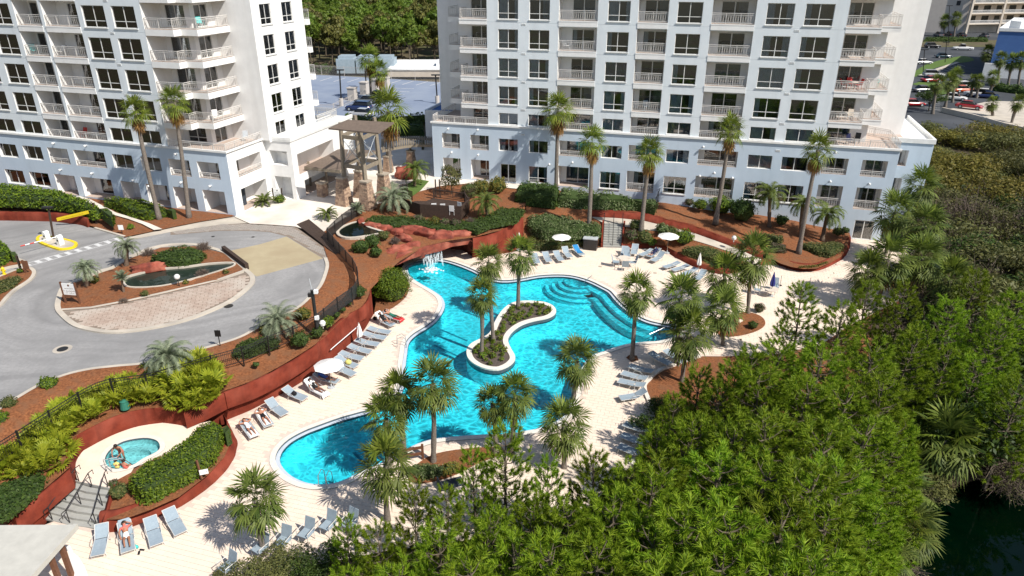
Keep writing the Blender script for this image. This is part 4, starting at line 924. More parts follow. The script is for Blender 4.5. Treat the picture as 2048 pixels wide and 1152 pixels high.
def fan_crown(seed, n, pet, Rr, lo, hi, nb=15, dead=0, mats=('frond', 'frond_bright', 'frond_dead')):
    rn = random.Random(seed); mb = MB()
    for i in range(n):
        f = i/(n-1); el = R(hi+(lo-hi)*f**.9+rn.uniform(-8, 8)); az = i*2.39996+rn.uniform(-.2, .2)
        d = V((math.cos(az)*math.cos(el), math.sin(az)*math.cos(el), math.sin(el)))
        fan(mb, V((0, 0, .15*(1-f))), d, pet*rn.uniform(.85, 1.1), Rr*rn.uniform(.88, 1.1), nb, .12+.62*f, rn, 1 if f < .3 and rn.random() < .7 else 0)
    for i in range(dead):
        az = i*2.1+rn.random(); el = R(rn.uniform(-80, -52)); d = V((math.cos(az)*math.cos(el), math.sin(az)*math.cos(el), math.sin(el)))
        fan(mb, V((0, 0, -.15-rn.uniform(0, .5))), d, pet*.75, Rr*.8, 9, .8, rn, 2)
    return mb.mesh('crown', list(mats))
def feather_crown(seed, n, L_, lo, hi, mats, leaflets=26, ll=.42, arch=1.2):
    """arching feather fronds (silver jelly palms, sago palms)"""
    rn = random.Random(seed); mb = MB()
    for i in range(n):
        f = i/(n-1); el = R(hi+(lo-hi)*f+rn.uniform(-7, 7)); az = i*2.39996+rn.uniform(-.25, .25); h = V((math.cos(az), math.sin(az), 0)); sd_2 = V((-math.sin(az), math.cos(az), 0))
        Lf = L_*rn.uniform(.85, 1.1); pts = []; p = V((0, 0, 0)); e = el
        for k in range(9):
            pts.append(p.copy()); p = p+(h*math.cos(e)+V((0, 0, 1))*math.sin(e))*Lf/8; e -= arch*(.10+.26*k/8)
        for a, b in zip(pts[:-1], pts[1:]): mb.quad(a-sd_2*.015, b-sd_2*.012, b+sd_2*.012, a+sd_2*.015, 0)
        for k in range(leaflets):
            t = .14+.86*k/leaflets; q = t*8; j = min(7, int(q)); o = pts[j].lerp(pts[j+1], q-j); tg = (pts[j+1]-pts[j]).normalized(); up_ = sd_2.cross(tg)
            l2 = ll*(1-.55*abs(t-.45))*rn.uniform(.85, 1.1)
            for s_ in (-1, 1):
                dd = (sd_2*s_*.8+tg*.55-up_*.35*s_*0+V((0, 0, -.28))).normalized(); w_ = tg*.03; mb.tri(o-w_, o+dd*l2, o+w_, 0)
    return mb.mesh('crown', list(mats))
def trunk(pts, r0, r1, rn, mat='trunk_grey', n=9, rough=.12):
    mb = MB(); ln = smooth_line(pts, n=5); k = len(ln)
    rs = [(r0+(r1-r0)*i/(k-1))*(1+rough*rn.uniform(-1, 1)+(.45*(1-i/2.5) if i < 2 else 0)) for i in range(k)]
    mb.tube(ln, rs, n); return mb.mesh('trunk', mat, True)
def tuft(mb, p, ax, rn, L_=.40, nn=26, nl=.30, wd=.021, mi=0):
    ax = ax.normalized(); a = ax.orthogonal().normalized(); b = ax.cross(a)
    for i in range(nn):
        t = rn.random(); ph = rn.uniform(0, 2*math.pi); th = R(rn.uniform(28, 78))*(1-.45*t); rad = a*math.cos(ph)+b*math.sin(ph)
        d = ax*math.cos(th)+rad*math.sin(th)+V((0, 0, -.10)); q = p+ax*L_*t; w_ = d.cross(rdir(rn)).normalized()*wd; mb.tri(q-w_, q+w_, q+d*nl*rn.uniform(.8, 1.15), mi)
def pine(seed, h=9., spread=2.3, first=.3, nn=24, gap=.62, dens=1.):
    rn = random.Random(seed); wood = MB(); nd = MB(); bend = V((rn.uniform(-.5, .5), rn.uniform(-.5, .5), 0))
    at = lambda z: V((bend.x*(z/h)**2, bend.y*(z/h)**2, z))
    wood.tube([at(h*i/6) for i in range(7)], [.15*(1-i/6.4)+.015 for i in range(7)], 7); z = h*first
    while z < h-.3:
        t = (z-h*first)/(h*(1-first)); k = 5 if t < .8 else 4; a0 = rn.uniform(0, 6.28)
        for i in range(k):
            az = a0+i*2*math.pi/k+rn.uniform(-.3, .3); L_ = spread*((1-t)**.95*.95+.13)*rn.uniform(.7, 1.2); rise = .15+.45*t
            h_ = V((math.cos(az), math.sin(az), 0)); p0 = at(z); pts = [p0, p0+h_*L_*.5+V((0, 0, rise*L_*.35)), p0+h_*L_+V((0, 0, rise*L_*.95+.12))]
            wood.tube(pts, [.045, .03, .012], 4); sd2 = V((-h_.y, h_.x, 0))
            for q in range(max(2, int((1.5+L_*1.9)*dens))):
                f = rn.uniform(.35, 1); o = pts[1].lerp(pts[2], (f-.5)*2) if f > .5 else pts[0].lerp(pts[1], f*2)
                tw = (h_*.6+sd2*rn.uniform(-1.2, 1.2)+V((0, 0, rn.uniform(.1, .7)))).normalized()*rn.uniform(.25, .6)*(1.2-.4*t); e = o+tw
                wood.tube([o, e], [.010, .005], 3, cap=False); tuft(nd, e, tw.normalized()+V((0, 0, .6)), rn, nn=nn)
            tuft(nd, pts[2], h_+V((0, 0, .7)), rn, .42, nn)
        z += gap*rn.uniform(.8, 1.2)
    tuft(nd, at(h-.35), V((0, 0, 1)), rn, .6, 40)
    return wood.mesh('trunk', 'bark'), nd.mesh('crown', 'needle')
def leafq(mb, p, n_, s, rn, mi=0):
    n_ = (n_+rdir(rn)*.75).normalized(); a = n_.orthogonal().normalized(); b = n_.cross(a); t = rn.uniform(0, 6.28); d = a*math.cos(t)+b*math.sin(t); e = n_.cross(d)
    mb.quad(p-d*s, p-e*s*.45, p+d*s, p+e*s*.45, mi)
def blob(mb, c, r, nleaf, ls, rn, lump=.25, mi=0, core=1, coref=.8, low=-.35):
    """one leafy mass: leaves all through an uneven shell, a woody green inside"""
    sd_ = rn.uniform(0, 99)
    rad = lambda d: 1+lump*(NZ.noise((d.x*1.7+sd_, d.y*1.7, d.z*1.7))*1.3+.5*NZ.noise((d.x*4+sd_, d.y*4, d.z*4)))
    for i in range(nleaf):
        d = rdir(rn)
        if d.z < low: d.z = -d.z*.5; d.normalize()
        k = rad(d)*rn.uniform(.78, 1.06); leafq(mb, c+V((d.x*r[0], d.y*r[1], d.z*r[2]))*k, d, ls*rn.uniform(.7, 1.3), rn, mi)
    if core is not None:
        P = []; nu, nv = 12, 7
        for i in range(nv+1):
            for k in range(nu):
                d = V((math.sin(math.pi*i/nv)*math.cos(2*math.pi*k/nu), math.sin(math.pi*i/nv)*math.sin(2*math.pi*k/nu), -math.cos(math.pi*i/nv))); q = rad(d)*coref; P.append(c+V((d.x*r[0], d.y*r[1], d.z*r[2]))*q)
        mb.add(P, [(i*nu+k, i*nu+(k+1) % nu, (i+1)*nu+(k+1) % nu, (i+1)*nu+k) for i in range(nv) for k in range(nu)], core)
def shrub(name, label, cat, p, r, mat='leaf_hedge', ls=.09, dens=1., lump=.28, group=None, core='core_green', coref=.8, seed=0, n=None):
    rn = random.Random(seed or int(p.x*977+p.y*131)); mb = MB(); rr = r if isinstance(r, tuple) else (r, r, r*.85)
    A = 4*math.pi*((rr[0]*rr[1])**1.6/3+(rr[0]*rr[2])**1.6/3+(rr[1]*rr[2])**1.6/3)**(1/1.6)*.75
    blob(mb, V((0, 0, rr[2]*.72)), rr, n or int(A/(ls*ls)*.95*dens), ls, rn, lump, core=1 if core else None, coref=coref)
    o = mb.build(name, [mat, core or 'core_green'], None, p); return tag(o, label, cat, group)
def hedge(name, label, outline, h, mat='leaf_hedge', ls=.1, dens=1., round_=.45, wav=.16, cat='hedge', parent=None, core='core_green', seed=5, kind=None):
    """clipped or mounded planting that fills a plan outline (points carry the ground height)"""
    rn = random.Random(seed); mb = MB(); xs = [p.x for p in outline]; ys = [p.y for p in outline]; n = len(outline); c0 = sum(outline, V())/n
    Ar = abs(area(outline)); bd = outline[::max(1, n//40)]
    def ed(x, y):
        best = 9
        for i in range(n):
            a, b = outline[i], outline[(i+1) % n]; dx, dy = b.x-a.x, b.y-a.y; t = max(0, min(1, ((x-a.x)*dx+(y-a.y)*dy)/(dx*dx+dy*dy+1e-9))); best = min(best, math.hypot(x-a.x-t*dx, y-a.y-t*dy))
        return best
    def top(x, y):
        e = min(1, ed(x, y)/round_); return idw((x, y), bd)+h*(.45+.55*math.sqrt(max(0, 1-(1-e)**2)))*(1+wav*(NZ.noise((x*.9, y*.9, 3))*1.2+.6*NZ.noise((x*2.6, y*2.6, 1)))), e
    k = 0; want = int(Ar/(ls*ls)*1.15*dens)
    while k < want:
        x, y = rn.uniform(min(xs), max(xs)), rn.uniform(min(ys), max(ys)); k += 1 if inside((x, y), outline) else 0
        if not inside((x, y), outline): continue
        z, e = top(x, y); leafq(mb, V((x, y, z-rn.uniform(0, .16)))-c0, V((0, 0, 1)), ls*rn.uniform(.7, 1.3), rn)
    ori = 1 if area(outline) > 0 else -1
    for i in range(n):
        a, b = outline[i], outline[(i+1) % n]; L_ = (b-a).length; nn = int(L_*h*.75/(ls*ls)*1.1*dens); nr = V((b.y-a.y, -(b.x-a.x), 0)).normalized()*ori
        for q in range(nn):
            p = a.lerp(b, rn.random()); t = rn.random(); hh = h*.62*t; leafq(mb, p+V((0, 0, hh))+nr*(rn.uniform(-.14, .1)+.12*NZ.noise((p.x*1.5, p.y*1.5, hh*2))-.3*round_*t*t)-c0, nr+V((0, 0, .3)), ls*rn.uniform(.7, 1.3), rn)
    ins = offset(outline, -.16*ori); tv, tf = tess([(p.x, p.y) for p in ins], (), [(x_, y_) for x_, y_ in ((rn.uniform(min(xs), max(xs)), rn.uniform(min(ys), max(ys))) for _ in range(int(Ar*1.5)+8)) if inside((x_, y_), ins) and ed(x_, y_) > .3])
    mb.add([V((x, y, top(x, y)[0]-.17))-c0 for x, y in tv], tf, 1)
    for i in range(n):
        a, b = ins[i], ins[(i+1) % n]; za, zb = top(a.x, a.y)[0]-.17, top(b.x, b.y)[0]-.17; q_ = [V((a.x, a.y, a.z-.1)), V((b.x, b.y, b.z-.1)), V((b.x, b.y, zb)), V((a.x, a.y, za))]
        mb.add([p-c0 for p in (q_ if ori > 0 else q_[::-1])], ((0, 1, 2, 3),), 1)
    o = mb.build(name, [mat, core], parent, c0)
    return tag(o, label, cat, kind=kind) if not parent else o
def twigs(seed, r, h, n=240, ln=.9, mat='twig', leaves=0, lm='leaf_brown', ls=.07):
    """a bare bush: forking thin stems with a few leaves"""
    rn = random.Random(seed); mb = MB()
    for i in range(n):
        d = rdir(rn); d.z = abs(d.z)*.9+.15; d.normalize(); L_ = rn.uniform(.55, 1.05); p = V((rn.uniform(-.15, .15)*r, rn.uniform(-.15, .15)*r, 0)); q = p+V((d.x*r, d.y*r, d.z*h))*L_*.6; e = q+V((d.x*r, d.y*r, d.z*h*.9))*L_*.4+rdir(rn)*.14*r
        w1 = d.cross(rdir(rn)).normalized()
        if i % 3 == 0: mb.quad(p-w1*.02, p+w1*.02, q+w1*.016, q-w1*.016, 0)
        mb.quad(q-w1*.016, q+w1*.016, e+w1*.010, e-w1*.010, 0)
        for k in range(5):
            o = q.lerp(e, rn.random()); t = o+(d*.5+rdir(rn))*.26*ln*r**.5; w2 = (t-o).cross(rdir(rn)).normalized()*.013; mb.tri(o-w2, o+w2, t, 0)
            for z in range(leaves): leafq(mb, o.lerp(t, rn.random())+rdir(rn)*.06, V((0, 0, 1)), ls*rn.uniform(.6, 1.2), rn, 1)
    return mb.mesh('branches', [mat, lm])
def broad_tree(seed, h, r, mat, nleaf=3200, ls=.2, clumps=16, trunk_f=.4, tr=.16, flat=.75):
    """spreading tree: trunk with limbs, a crown of many separate leaf clumps with gaps"""
    rn = random.Random(seed); wd = MB(); lf = MB(); base = V((0, 0, 0)); fork = V((rn.uniform(-.3, .3), rn.uniform(-.3, .3), h*trunk_f)); wd.tube([base, fork*.5+V((.1, 0, 0)), fork], [tr, tr*.8, tr*.65], 7)
    for i in range(clumps):
        d = rdir(rn); d.z = d.z*.75+.25; k = rn.uniform(.45, .95); c = V((d.x*r*k, d.y*r*k, h*.68+d.z*h*.3*k)); cr = r*rn.uniform(.26, .44)
        wd.tube([fork, fork.lerp(c, .5)+V((0, 0, .2)), c], [tr*.45, tr*.25, .02], 5, cap=False)
        blob(lf, c, (cr, cr, cr*flat), nleaf//clumps, ls, rn, .45, core=None, low=-.9)
    return wd.mesh('trunk', 'bark'), lf.mesh('crown', mat)
def planted(name, label, cat, p, tm, cm, rz=0, s=1, group=None, lean=None):
    t = thing(name, label, cat, p, rz, group); t.scale = (s if isinstance(s, tuple) else (s, s, s)); link('trunk', tm, t); link('crown', cm, t)
    return t
# ================================================================ palms
SAB = [fan_crown(i, 34, .95, 1.10, -62, 84, 17, 5) for i in (1, 2, 3, 4, 5)]
WAS = [fan_crown(i, 26, .85, 1.0, -30, 82, 15, 30, ('frond_bright', 'frond_bright', 'frond_dead')) for i in (11, 12, 13)]
SLV = [feather_crown(i, 44, 2.0, -12, 78, ['frond_silver'], arch=1.25) for i in (21, 22)]
GRN = [feather_crown(i, 34, 1.9, -10, 75, ['frond'], arch=1.35) for i in (25, 26)]
SAG = [feather_crown(i, 30, 1.05, 2, 62, ['frond'], 22, .2, .8) for i in (31,)]
YUC = [feather_crown(i, 30, .9, -5, 80, ['frond_silver'], 16, .3, .35) for i in (35,)]
rp = random.Random(8)
def palm(name, label, kind, base, crown, size, r=.17, mat=None, group=None, bz=0.):
    """base and crown centre as seen in the photo, crown at the trunk's own distance"""
    B = G(base[0], base[1], base[2] if len(base) > 2 else bz); C_ = atY(crown[0], crown[1], B.y)
    if C_.z < B.z+.3: C_.z = B.z+.3
    t = thing(name, label, 'palm tree', B, 0, group); top = C_-B
    mid = V((top.x*.62, 0, top.z*.5)) if abs(top.x) > .3 else V((top.x*.5+rp.uniform(-.08, .08), rp.uniform(-.08, .08), top.z*.5))
    mt = mat or {'s': 'trunk_grey', 'w': 'trunk_grey', 'v': 'trunk_brown', 'g': 'trunk_brown'}.get(kind, 'trunk_brown')
    if top.z > .5: link('trunk', trunk([V((0, 0, -.25)), mid, top], r, r*(.75 if kind == 'w' else .95), rp, mt, rough=.05 if kind == 'w' else .14), t)
    me = rp.choice({'s': SAB, 'w': WAS, 'v': SLV, 'g': GRN, 'a': SAG, 'y': YUC}[kind])
    c = link('crown', me, t, top, rp.uniform(0, 6.28), size)
    return t
S = 'palm trees round the pool'
for a in (
    ('cabbage palm in front of the bottom left loungers, its star shadow on the deck', (527, 1108), (510, 1000), .92),
    ('cabbage palm beside the shallow end, closest to the striped shrubs', (775, 1040), (772, 930), .98),
    ('lower of two cabbage palms standing over the pool narrows, left of the timber gate', (779, 930), (772, 838), .95),
    ('cabbage palm just behind its twin at the pool narrows', (810, 912), (797, 788), .85),
    ('tall slender cabbage palm rising from the mulch bed by the timber gate', (866, 923), (866, 768), .98),
    ('left palm of the pair growing at the near pool edge', (991, 905), (985, 808), .72),
    ('right palm of the pair growing at the near pool edge', (1023, 908), (1030, 790), .84),
    ('cabbage palm at the near right, between pool corner and pines', (1128, 935), (1128, 850), 1.0),
    ('cabbage palm on the right pool bank beside the water ladder', (1145, 800), (1154, 722), .98),
    ('front palm of three on the pool island', (963, 708, .2), (963, 590), .78),
    ('rear left palm of three on the pool island', (987, 682, .2), (977, 525), .86),
    ('rear right palm on the pool island, tallest', (1036, 614, .2), (1040, 508), .94),
    ('leaning palm in a square mulch pocket on the right deck', (1264, 720), (1273, 585), .92),
    ('bushy palm behind the leaning palm, right of the pool steps', (1354, 728), (1362, 598), 1.15),
    ('shorter palm on the right bed edge, fronds over the loungers', (1364, 760), (1378, 668), 1.15),
    ('palm right of the bushy palm, low dense crown by the mulch mound', (1447, 690), (1446, 620), 1.08),
    ('left palm of the pair on the round mulch mound', (1478, 634), (1448, 550), 1.12),
    ('right palm of the pair on the round mulch mound', (1496, 627), (1505, 515), 1.25)):
    palm('cabbage_palm', a[0], 's', a[1], a[2], a[3], .16, group=S)
for a in (
    ('left of two tall fan palms against the left tower', (319, 440, ZR), (270, 222), 1.25),
    ('right of two tall fan palms against the left tower', (378, 437, ZR), (348, 205), 1.32),
    ('tall fan palm by the right tower, first from the left', (1112, 389, 2.8), (1116, 222), 1.62),
    ('tall fan palm growing in the hedge left of the pool steps', (1177, 468, 1.0), (1184, 285), 1.35),
    ('tall fan palm right of the pool steps', (1282, 464, 1.5), (1300, 305), 1.35),
    ('tall fan palm on the mulch slope, centre of the right tower', (1431, 444, 2.0), (1460, 260), 1.35),
    ('tall fan palm in the rounded bed, furthest right of the row', (1597, 507, .6), (1636, 300), 1.35)):
    palm('fan_palm', a[0], 'w', a[1], a[2], a[3]*.84, .24, group='tall palms along the towers')
palm('fan_palm', 'bushy fan palm behind the timber lookout tower', 'w', (779, 345, ZP), (776, 222), 1.85, .3)
palm('fan_palm', 'dark left palm on the car park island', 'w', (742, 200, ZP), (738, 118), 1.7, .25); palm('fan_palm', 'dark right palm on the car park island', 'w', (763, 202, ZP), (758, 142), 1.5, .25)
for a in (
    ('silver feather palm beside the dark viewing deck', 'v', (787, 425, 2.9), (786, 398), 1.25),
    ('green-grey feather palm right of the dark viewing deck', 'g', (976, 438, 2.7), (972, 404), 1.15),
    ('feather palm growing in the plaza planter by the lookout tower', 'g', (829, 372, ZP), (831, 340), 1.15),
    ('pale silver palm by the entrance sign on the drive island', 'v', (172, 574, ZR), (171, 538), .72),
    ('silver palm with thin crown at the top of the drive island', 'v', (252, 534, ZR), (252, 494), .72),
    ('big silver palm beside the fence, lower drive edge', 'v', (336, 748, 2.9), (336, 713), .98),
    ('silver palm by the fence below the camera pole', 'v', (556, 668, 2.9), (556, 643), 1.0),
    ('feather palm against the right tower, first in the slope', 'g', (1539, 450, 1.6), (1541, 388), 1.25),
    ('feather palm half hidden behind the furthest right tall palm', 'g', (1602, 470, 1.2), (1606, 408), 1.0),
    ('feather palm on the mulch near the glazed doors', 'g', (1645, 478, .9), (1655, 428), 1.25)):
    palm('feather_palm', a[0], a[1], a[2], a[3], a[4], .2)
palm('sago_palm', 'sago palm by the small white sign at the left tower corner', 'a', (528, 409, ZP), (528, 402), 1.35); palm('sago_palm', 'sago palm at the upper end of the boardwalk', 'a', (654, 437, ZP), (654, 428), 1.25)
palm('yucca', 'small spiky yucca beside the island pond', 'y', (248, 586, ZR), (243, 556), .75, .1); palm('yucca', 'yucca by the mesh fence near the upper pond', 'y', (713, 432, ZP), (713, 420), 1.0, .1)
rg = random.Random(4)
# thick palms on the right edge of the deck
for u, v, h, s, lab in ((1790, 425, 5, 1.35, 'palm nearest the glazed doors, in the thicket at right'), (1842, 372, 6, 1.3, 'palm hiding the balcony corner of the right tower'), (1850, 452, 5, 1.35, 'palm behind the white shade in the right thicket'), (1776, 520, 4.5, 1.35, 'broad low palm overhanging the paved walk at right'), (1845, 515, 4.5, 1.3, 'palm in the right thicket, below the white shade'), (1900, 560, 4.2, 1.2, 'palm among brown scrub right of the thicket'), (1735, 540, 4.0, 1.1, 'palm at the left edge of the right thicket'), (1890, 880, 3.6, 1.35, 'large fan palm leaning over the dark lake'), (1800, 985, 2.5, 1.1, 'fan palm on the lake bank among palmetto'), (1760, 1105, 2.4, 1.1, 'lowest fan palm on the lake bank'), (1822, 1060, 2.2, 1.0, 'fan palm with yellowed tips at the water edge')):
    bz = -.3 if v < 600 else -2.6; P = G(u, v, bz+h); t = thing('cabbage_palm', lab, 'palm tree', (P.x, P.y, bz), 0, 'palms on the wooded right bank')
    link('trunk', trunk([V((0, 0, -.4)), V((.1, .1, h*.5)), V((0, 0, h))], .17, .16, rp), t); link('crown', rp.choice(SAB), t, (0, 0, h), rp.uniform(0, 6), s)

# ================================================================ pines on the right bank
PN = [pine(100+i, 9., 2.4, .22, 58, .58) for i in range(6)]
PT_ = [(1400, 738, 7, .85), (1345, 795, 7, .8), (1470, 718, 7.5, .85), (1312, 872, 7.5, .8), (1256, 955, 8, .85), (1330, 985, 8.5, .9), # treetop in the photo, height, width factor
    (1612, 574, 7.5, .9), (1742, 566, 7, .8), (1690, 612, 7.5, .95), (1815, 575, 7, .9), (1905, 600, 7.5, .95), (1960, 545, 7, .9), (1560, 690, 8, 1.0), (1500, 700, 8, .8), (1648, 690, 8.5, 1.05), (1735, 690, 8.5, 1.05), (1820, 665, 8, .95),
    (1440, 770, 8, .95), (1530, 755, 9, 1.1), (1610, 770, 9, 1.1), (1690, 775, 9, 1.15), (1775, 760, 9, 1.0), (1375, 840, 8.5, .95), (1460, 850, 9, 1.1), (1550, 850, 9.5, 1.15), (1640, 860, 9.5, 1.15), (1725, 850, 9, 1.1), (1800, 845, 8, .9),
    (1345, 925, 9, 1.0), (1430, 930, 9.5, 1.1), (1520, 940, 9.5, 1.15), (1610, 950, 10, 1.15), (1700, 945, 9.5, 1.1), (1290, 960, 9, .95), (1195, 905, 8, .72), (1010, 862, 8, .78), (948, 905, 7, .6), (1100, 925, 7.5, .62), (895, 985, 7, .65), (1060, 1000, 8, .8), (1150, 1010, 8.5, .85), (1240, 1010, 9, .95),
    (822, 985, 7, .72), (688, 1040, 6, .55), (760, 1050, 7, .7), (880, 1080, 8, .85), (970, 1035, 8, .8), (1020, 1090, 8.5, .95), (1115, 1095, 9, 1.0), (1210, 1100, 9, 1.0), (1310, 1050, 9.5, 1.1), (1400, 1030, 10, 1.15), (1490, 1035, 10, 1.15), (1580, 1045, 10, 1.15), (1670, 1040, 9.5, 1.1), (1750, 1010, 8, .9), (790, 1130, 8, .85), (930, 1150, 9, .95), (1350, 1130, 10, 1.1), (1450, 1130, 10, 1.1), (1550, 1130, 10, 1.1), (1650, 1125, 10, 1.1), (1730, 1130, 8, .9), (700, 1150, 7, .7), (1990, 640, 8, 1.0), (2040, 590, 8, 1.), (1960, 720, 7.5, .9), (2045, 760, 8, .95), (1900, 700, 7, .8)]
named = {(1612, 574): 'open-crowned pine whose branches show against the paved walk', (1742, 566): 'young pine poking up right of the paved walk', (1010, 862): 'slim pine rising in front of the near pool edge', (1195, 905): 'slim pine left of the dense pines, over the shaded deck', (822, 985): 'young pine in front of the shallow end palms', (688, 1040): 'smallest pine, in front of the deck chairs at the bottom', (1440, 770): 'pine at the upper left corner of the dense grove', (1375, 840): 'pine beside the curved kerb of the right lounger row', (948, 905): 'thin pine between the near pool edge and the mulch bed', (1100, 925): 'thin pine in front of the near right palm'}
PB = []
ORD = ('first', 'second', 'third', 'fourth', 'fifth', 'sixth', 'seventh', 'eighth', 'ninth', 'tenth', 'eleventh', 'twelfth'); LABP = {}
def rows_of(sel, step, phrase):
    sel = sorted(sel, key=lambda q: q[1]); v0 = sel[0][1]; rows = {}
    for q in sel: rows.setdefault(int((q[1]-v0)/step), []).append(q)
    for r, k in enumerate(sorted(rows)):
        for c, q in enumerate(sorted(rows[k])): LABP[q[:2]] = phrase % (ORD[r], ORD[c])
G1 = [q for q in PT_ if q[:2] not in named and q[1] > 640 and 1280 < q[0] < 1880]; G2 = [q for q in PT_ if q[:2] not in named and q[0] <= 1280]; G3 = [q for q in PT_ if q[:2] not in named and q not in G1 and q not in G2]
rows_of(G1, 75, 'pine of the dense grove, %s row of treetops from the top, %s from the left'); rows_of(G2, 70, 'young pine along the bottom edge, %s row of treetops, %s from the left'); rows_of(G3, 90, 'pine among the brown scrub at right, %s row from the top, %s from the left')
for i, (u, v, h, wf) in enumerate(PT_):
    bz = -1.0 if v < 720 else (-1.6 if u < 1300 else -2.3); P = G(u, v, bz+h); PB.append(P); tm, cm = PN[i % 6]
    lab = named.get((u, v)) or LABP[(u, v)]; grp = 'pines of the dense grove' if 'grove,' in lab else 'young pines along the bottom edge' if 'bottom edge' in lab else 'pines among the brown scrub' if 'scrub at' in lab else None
    planted('pine_tree', lab, 'pine tree', (P.x, P.y, bz), tm, cm, rg.uniform(0, 6.28), (h/9*wf*1.08, h/9*wf*1.08, h/9), grp)
# ================================================================ hedges and shrubs
def HX(front, back, z0, h):
    """outline from the visible foot line and the visible far top edge"""
    return [G(u, v, z0) for u, v in front]+[(lambda p: V((p.x, p.y, z0)))(G(u, v, z0+h)) for u, v in back]
hedge('clipped_hedge', 'thick clipped hedge curving beside the hot tub', smooth_line(HX([(262, 985), (280, 1004), (305, 1006), (345, 985), (395, 958), (435, 918), (452, 880)], [(452, 852), (430, 836), (392, 846), (362, 878), (325, 900), (290, 914), (266, 938)], .9, 1.35), True, 3), 1.35, 'leaf_hedge', .085, 1.1, .4, .08)
hedge('hedge', 'long green hedge above the red wall at the upper left', smooth_line(HX([(-60, 414), (0, 414), (60, 416), (110, 420), (150, 428), (185, 440), (215, 436)], [(222, 424), (190, 402), (140, 383), (60, 368), (0, 364), (-60, 362)], ZR+.7, 1.5), True, 2), 1.5, 'leaf_hedge', .15, 1., .5, .16)
hedge('hedge', 'hedge behind the left tall fan palms, below the left tower', smooth_line(HX([(228, 420), (262, 436), (300, 441), (338, 434)], [(345, 414), (300, 400), (245, 391), (204, 393)], ZR+.12, 1.3), True, 3), 1.3, 'leaf_hedge', .14, 1., .5, .14)
hedge('hedge', 'green hedge cut by the left edge beside the drive', smooth_line(HX([(-50, 548), (0, 536), (26, 520)], [(24, 500), (0, 474), (-50, 470)], ZR+.1, 1.2), True, 3), 1.2, 'leaf_hedge', .12, 1., .4, .14)
hedge('ground_cover', 'low green ground cover in the bottom of the left road bed', HX([(-40, 600), (0, 590), (30, 575), (45, 560)], [(35, 548), (0, 556), (-40, 570)], ZR+.14, .3), .3, 'leaf_olive', .1, .8, .3, .2, 'ground cover')
mb = MB(); ln0 = smooth_line(px([(-80, 440), (0, 441), (104, 443), (156, 449), (176, 455)], ZR), n=3); ln1 = [p+V((0, .1, .85)) for p in ln0]
red_wall('roadside_wall', 'low red wall under the hedge beside the entry lanes', ln0, ln1)
hedge('box_hedge', 'dark boxed hedge along the fence, left of the camera pole', HX([(464, 720), (500, 716), (536, 704), (560, 694)], [(556, 668), (530, 668), (498, 672), (470, 684)], 2.75, .8), .8, 'leaf_dark', .09, 1., .35, .12)
rs = random.Random(21)
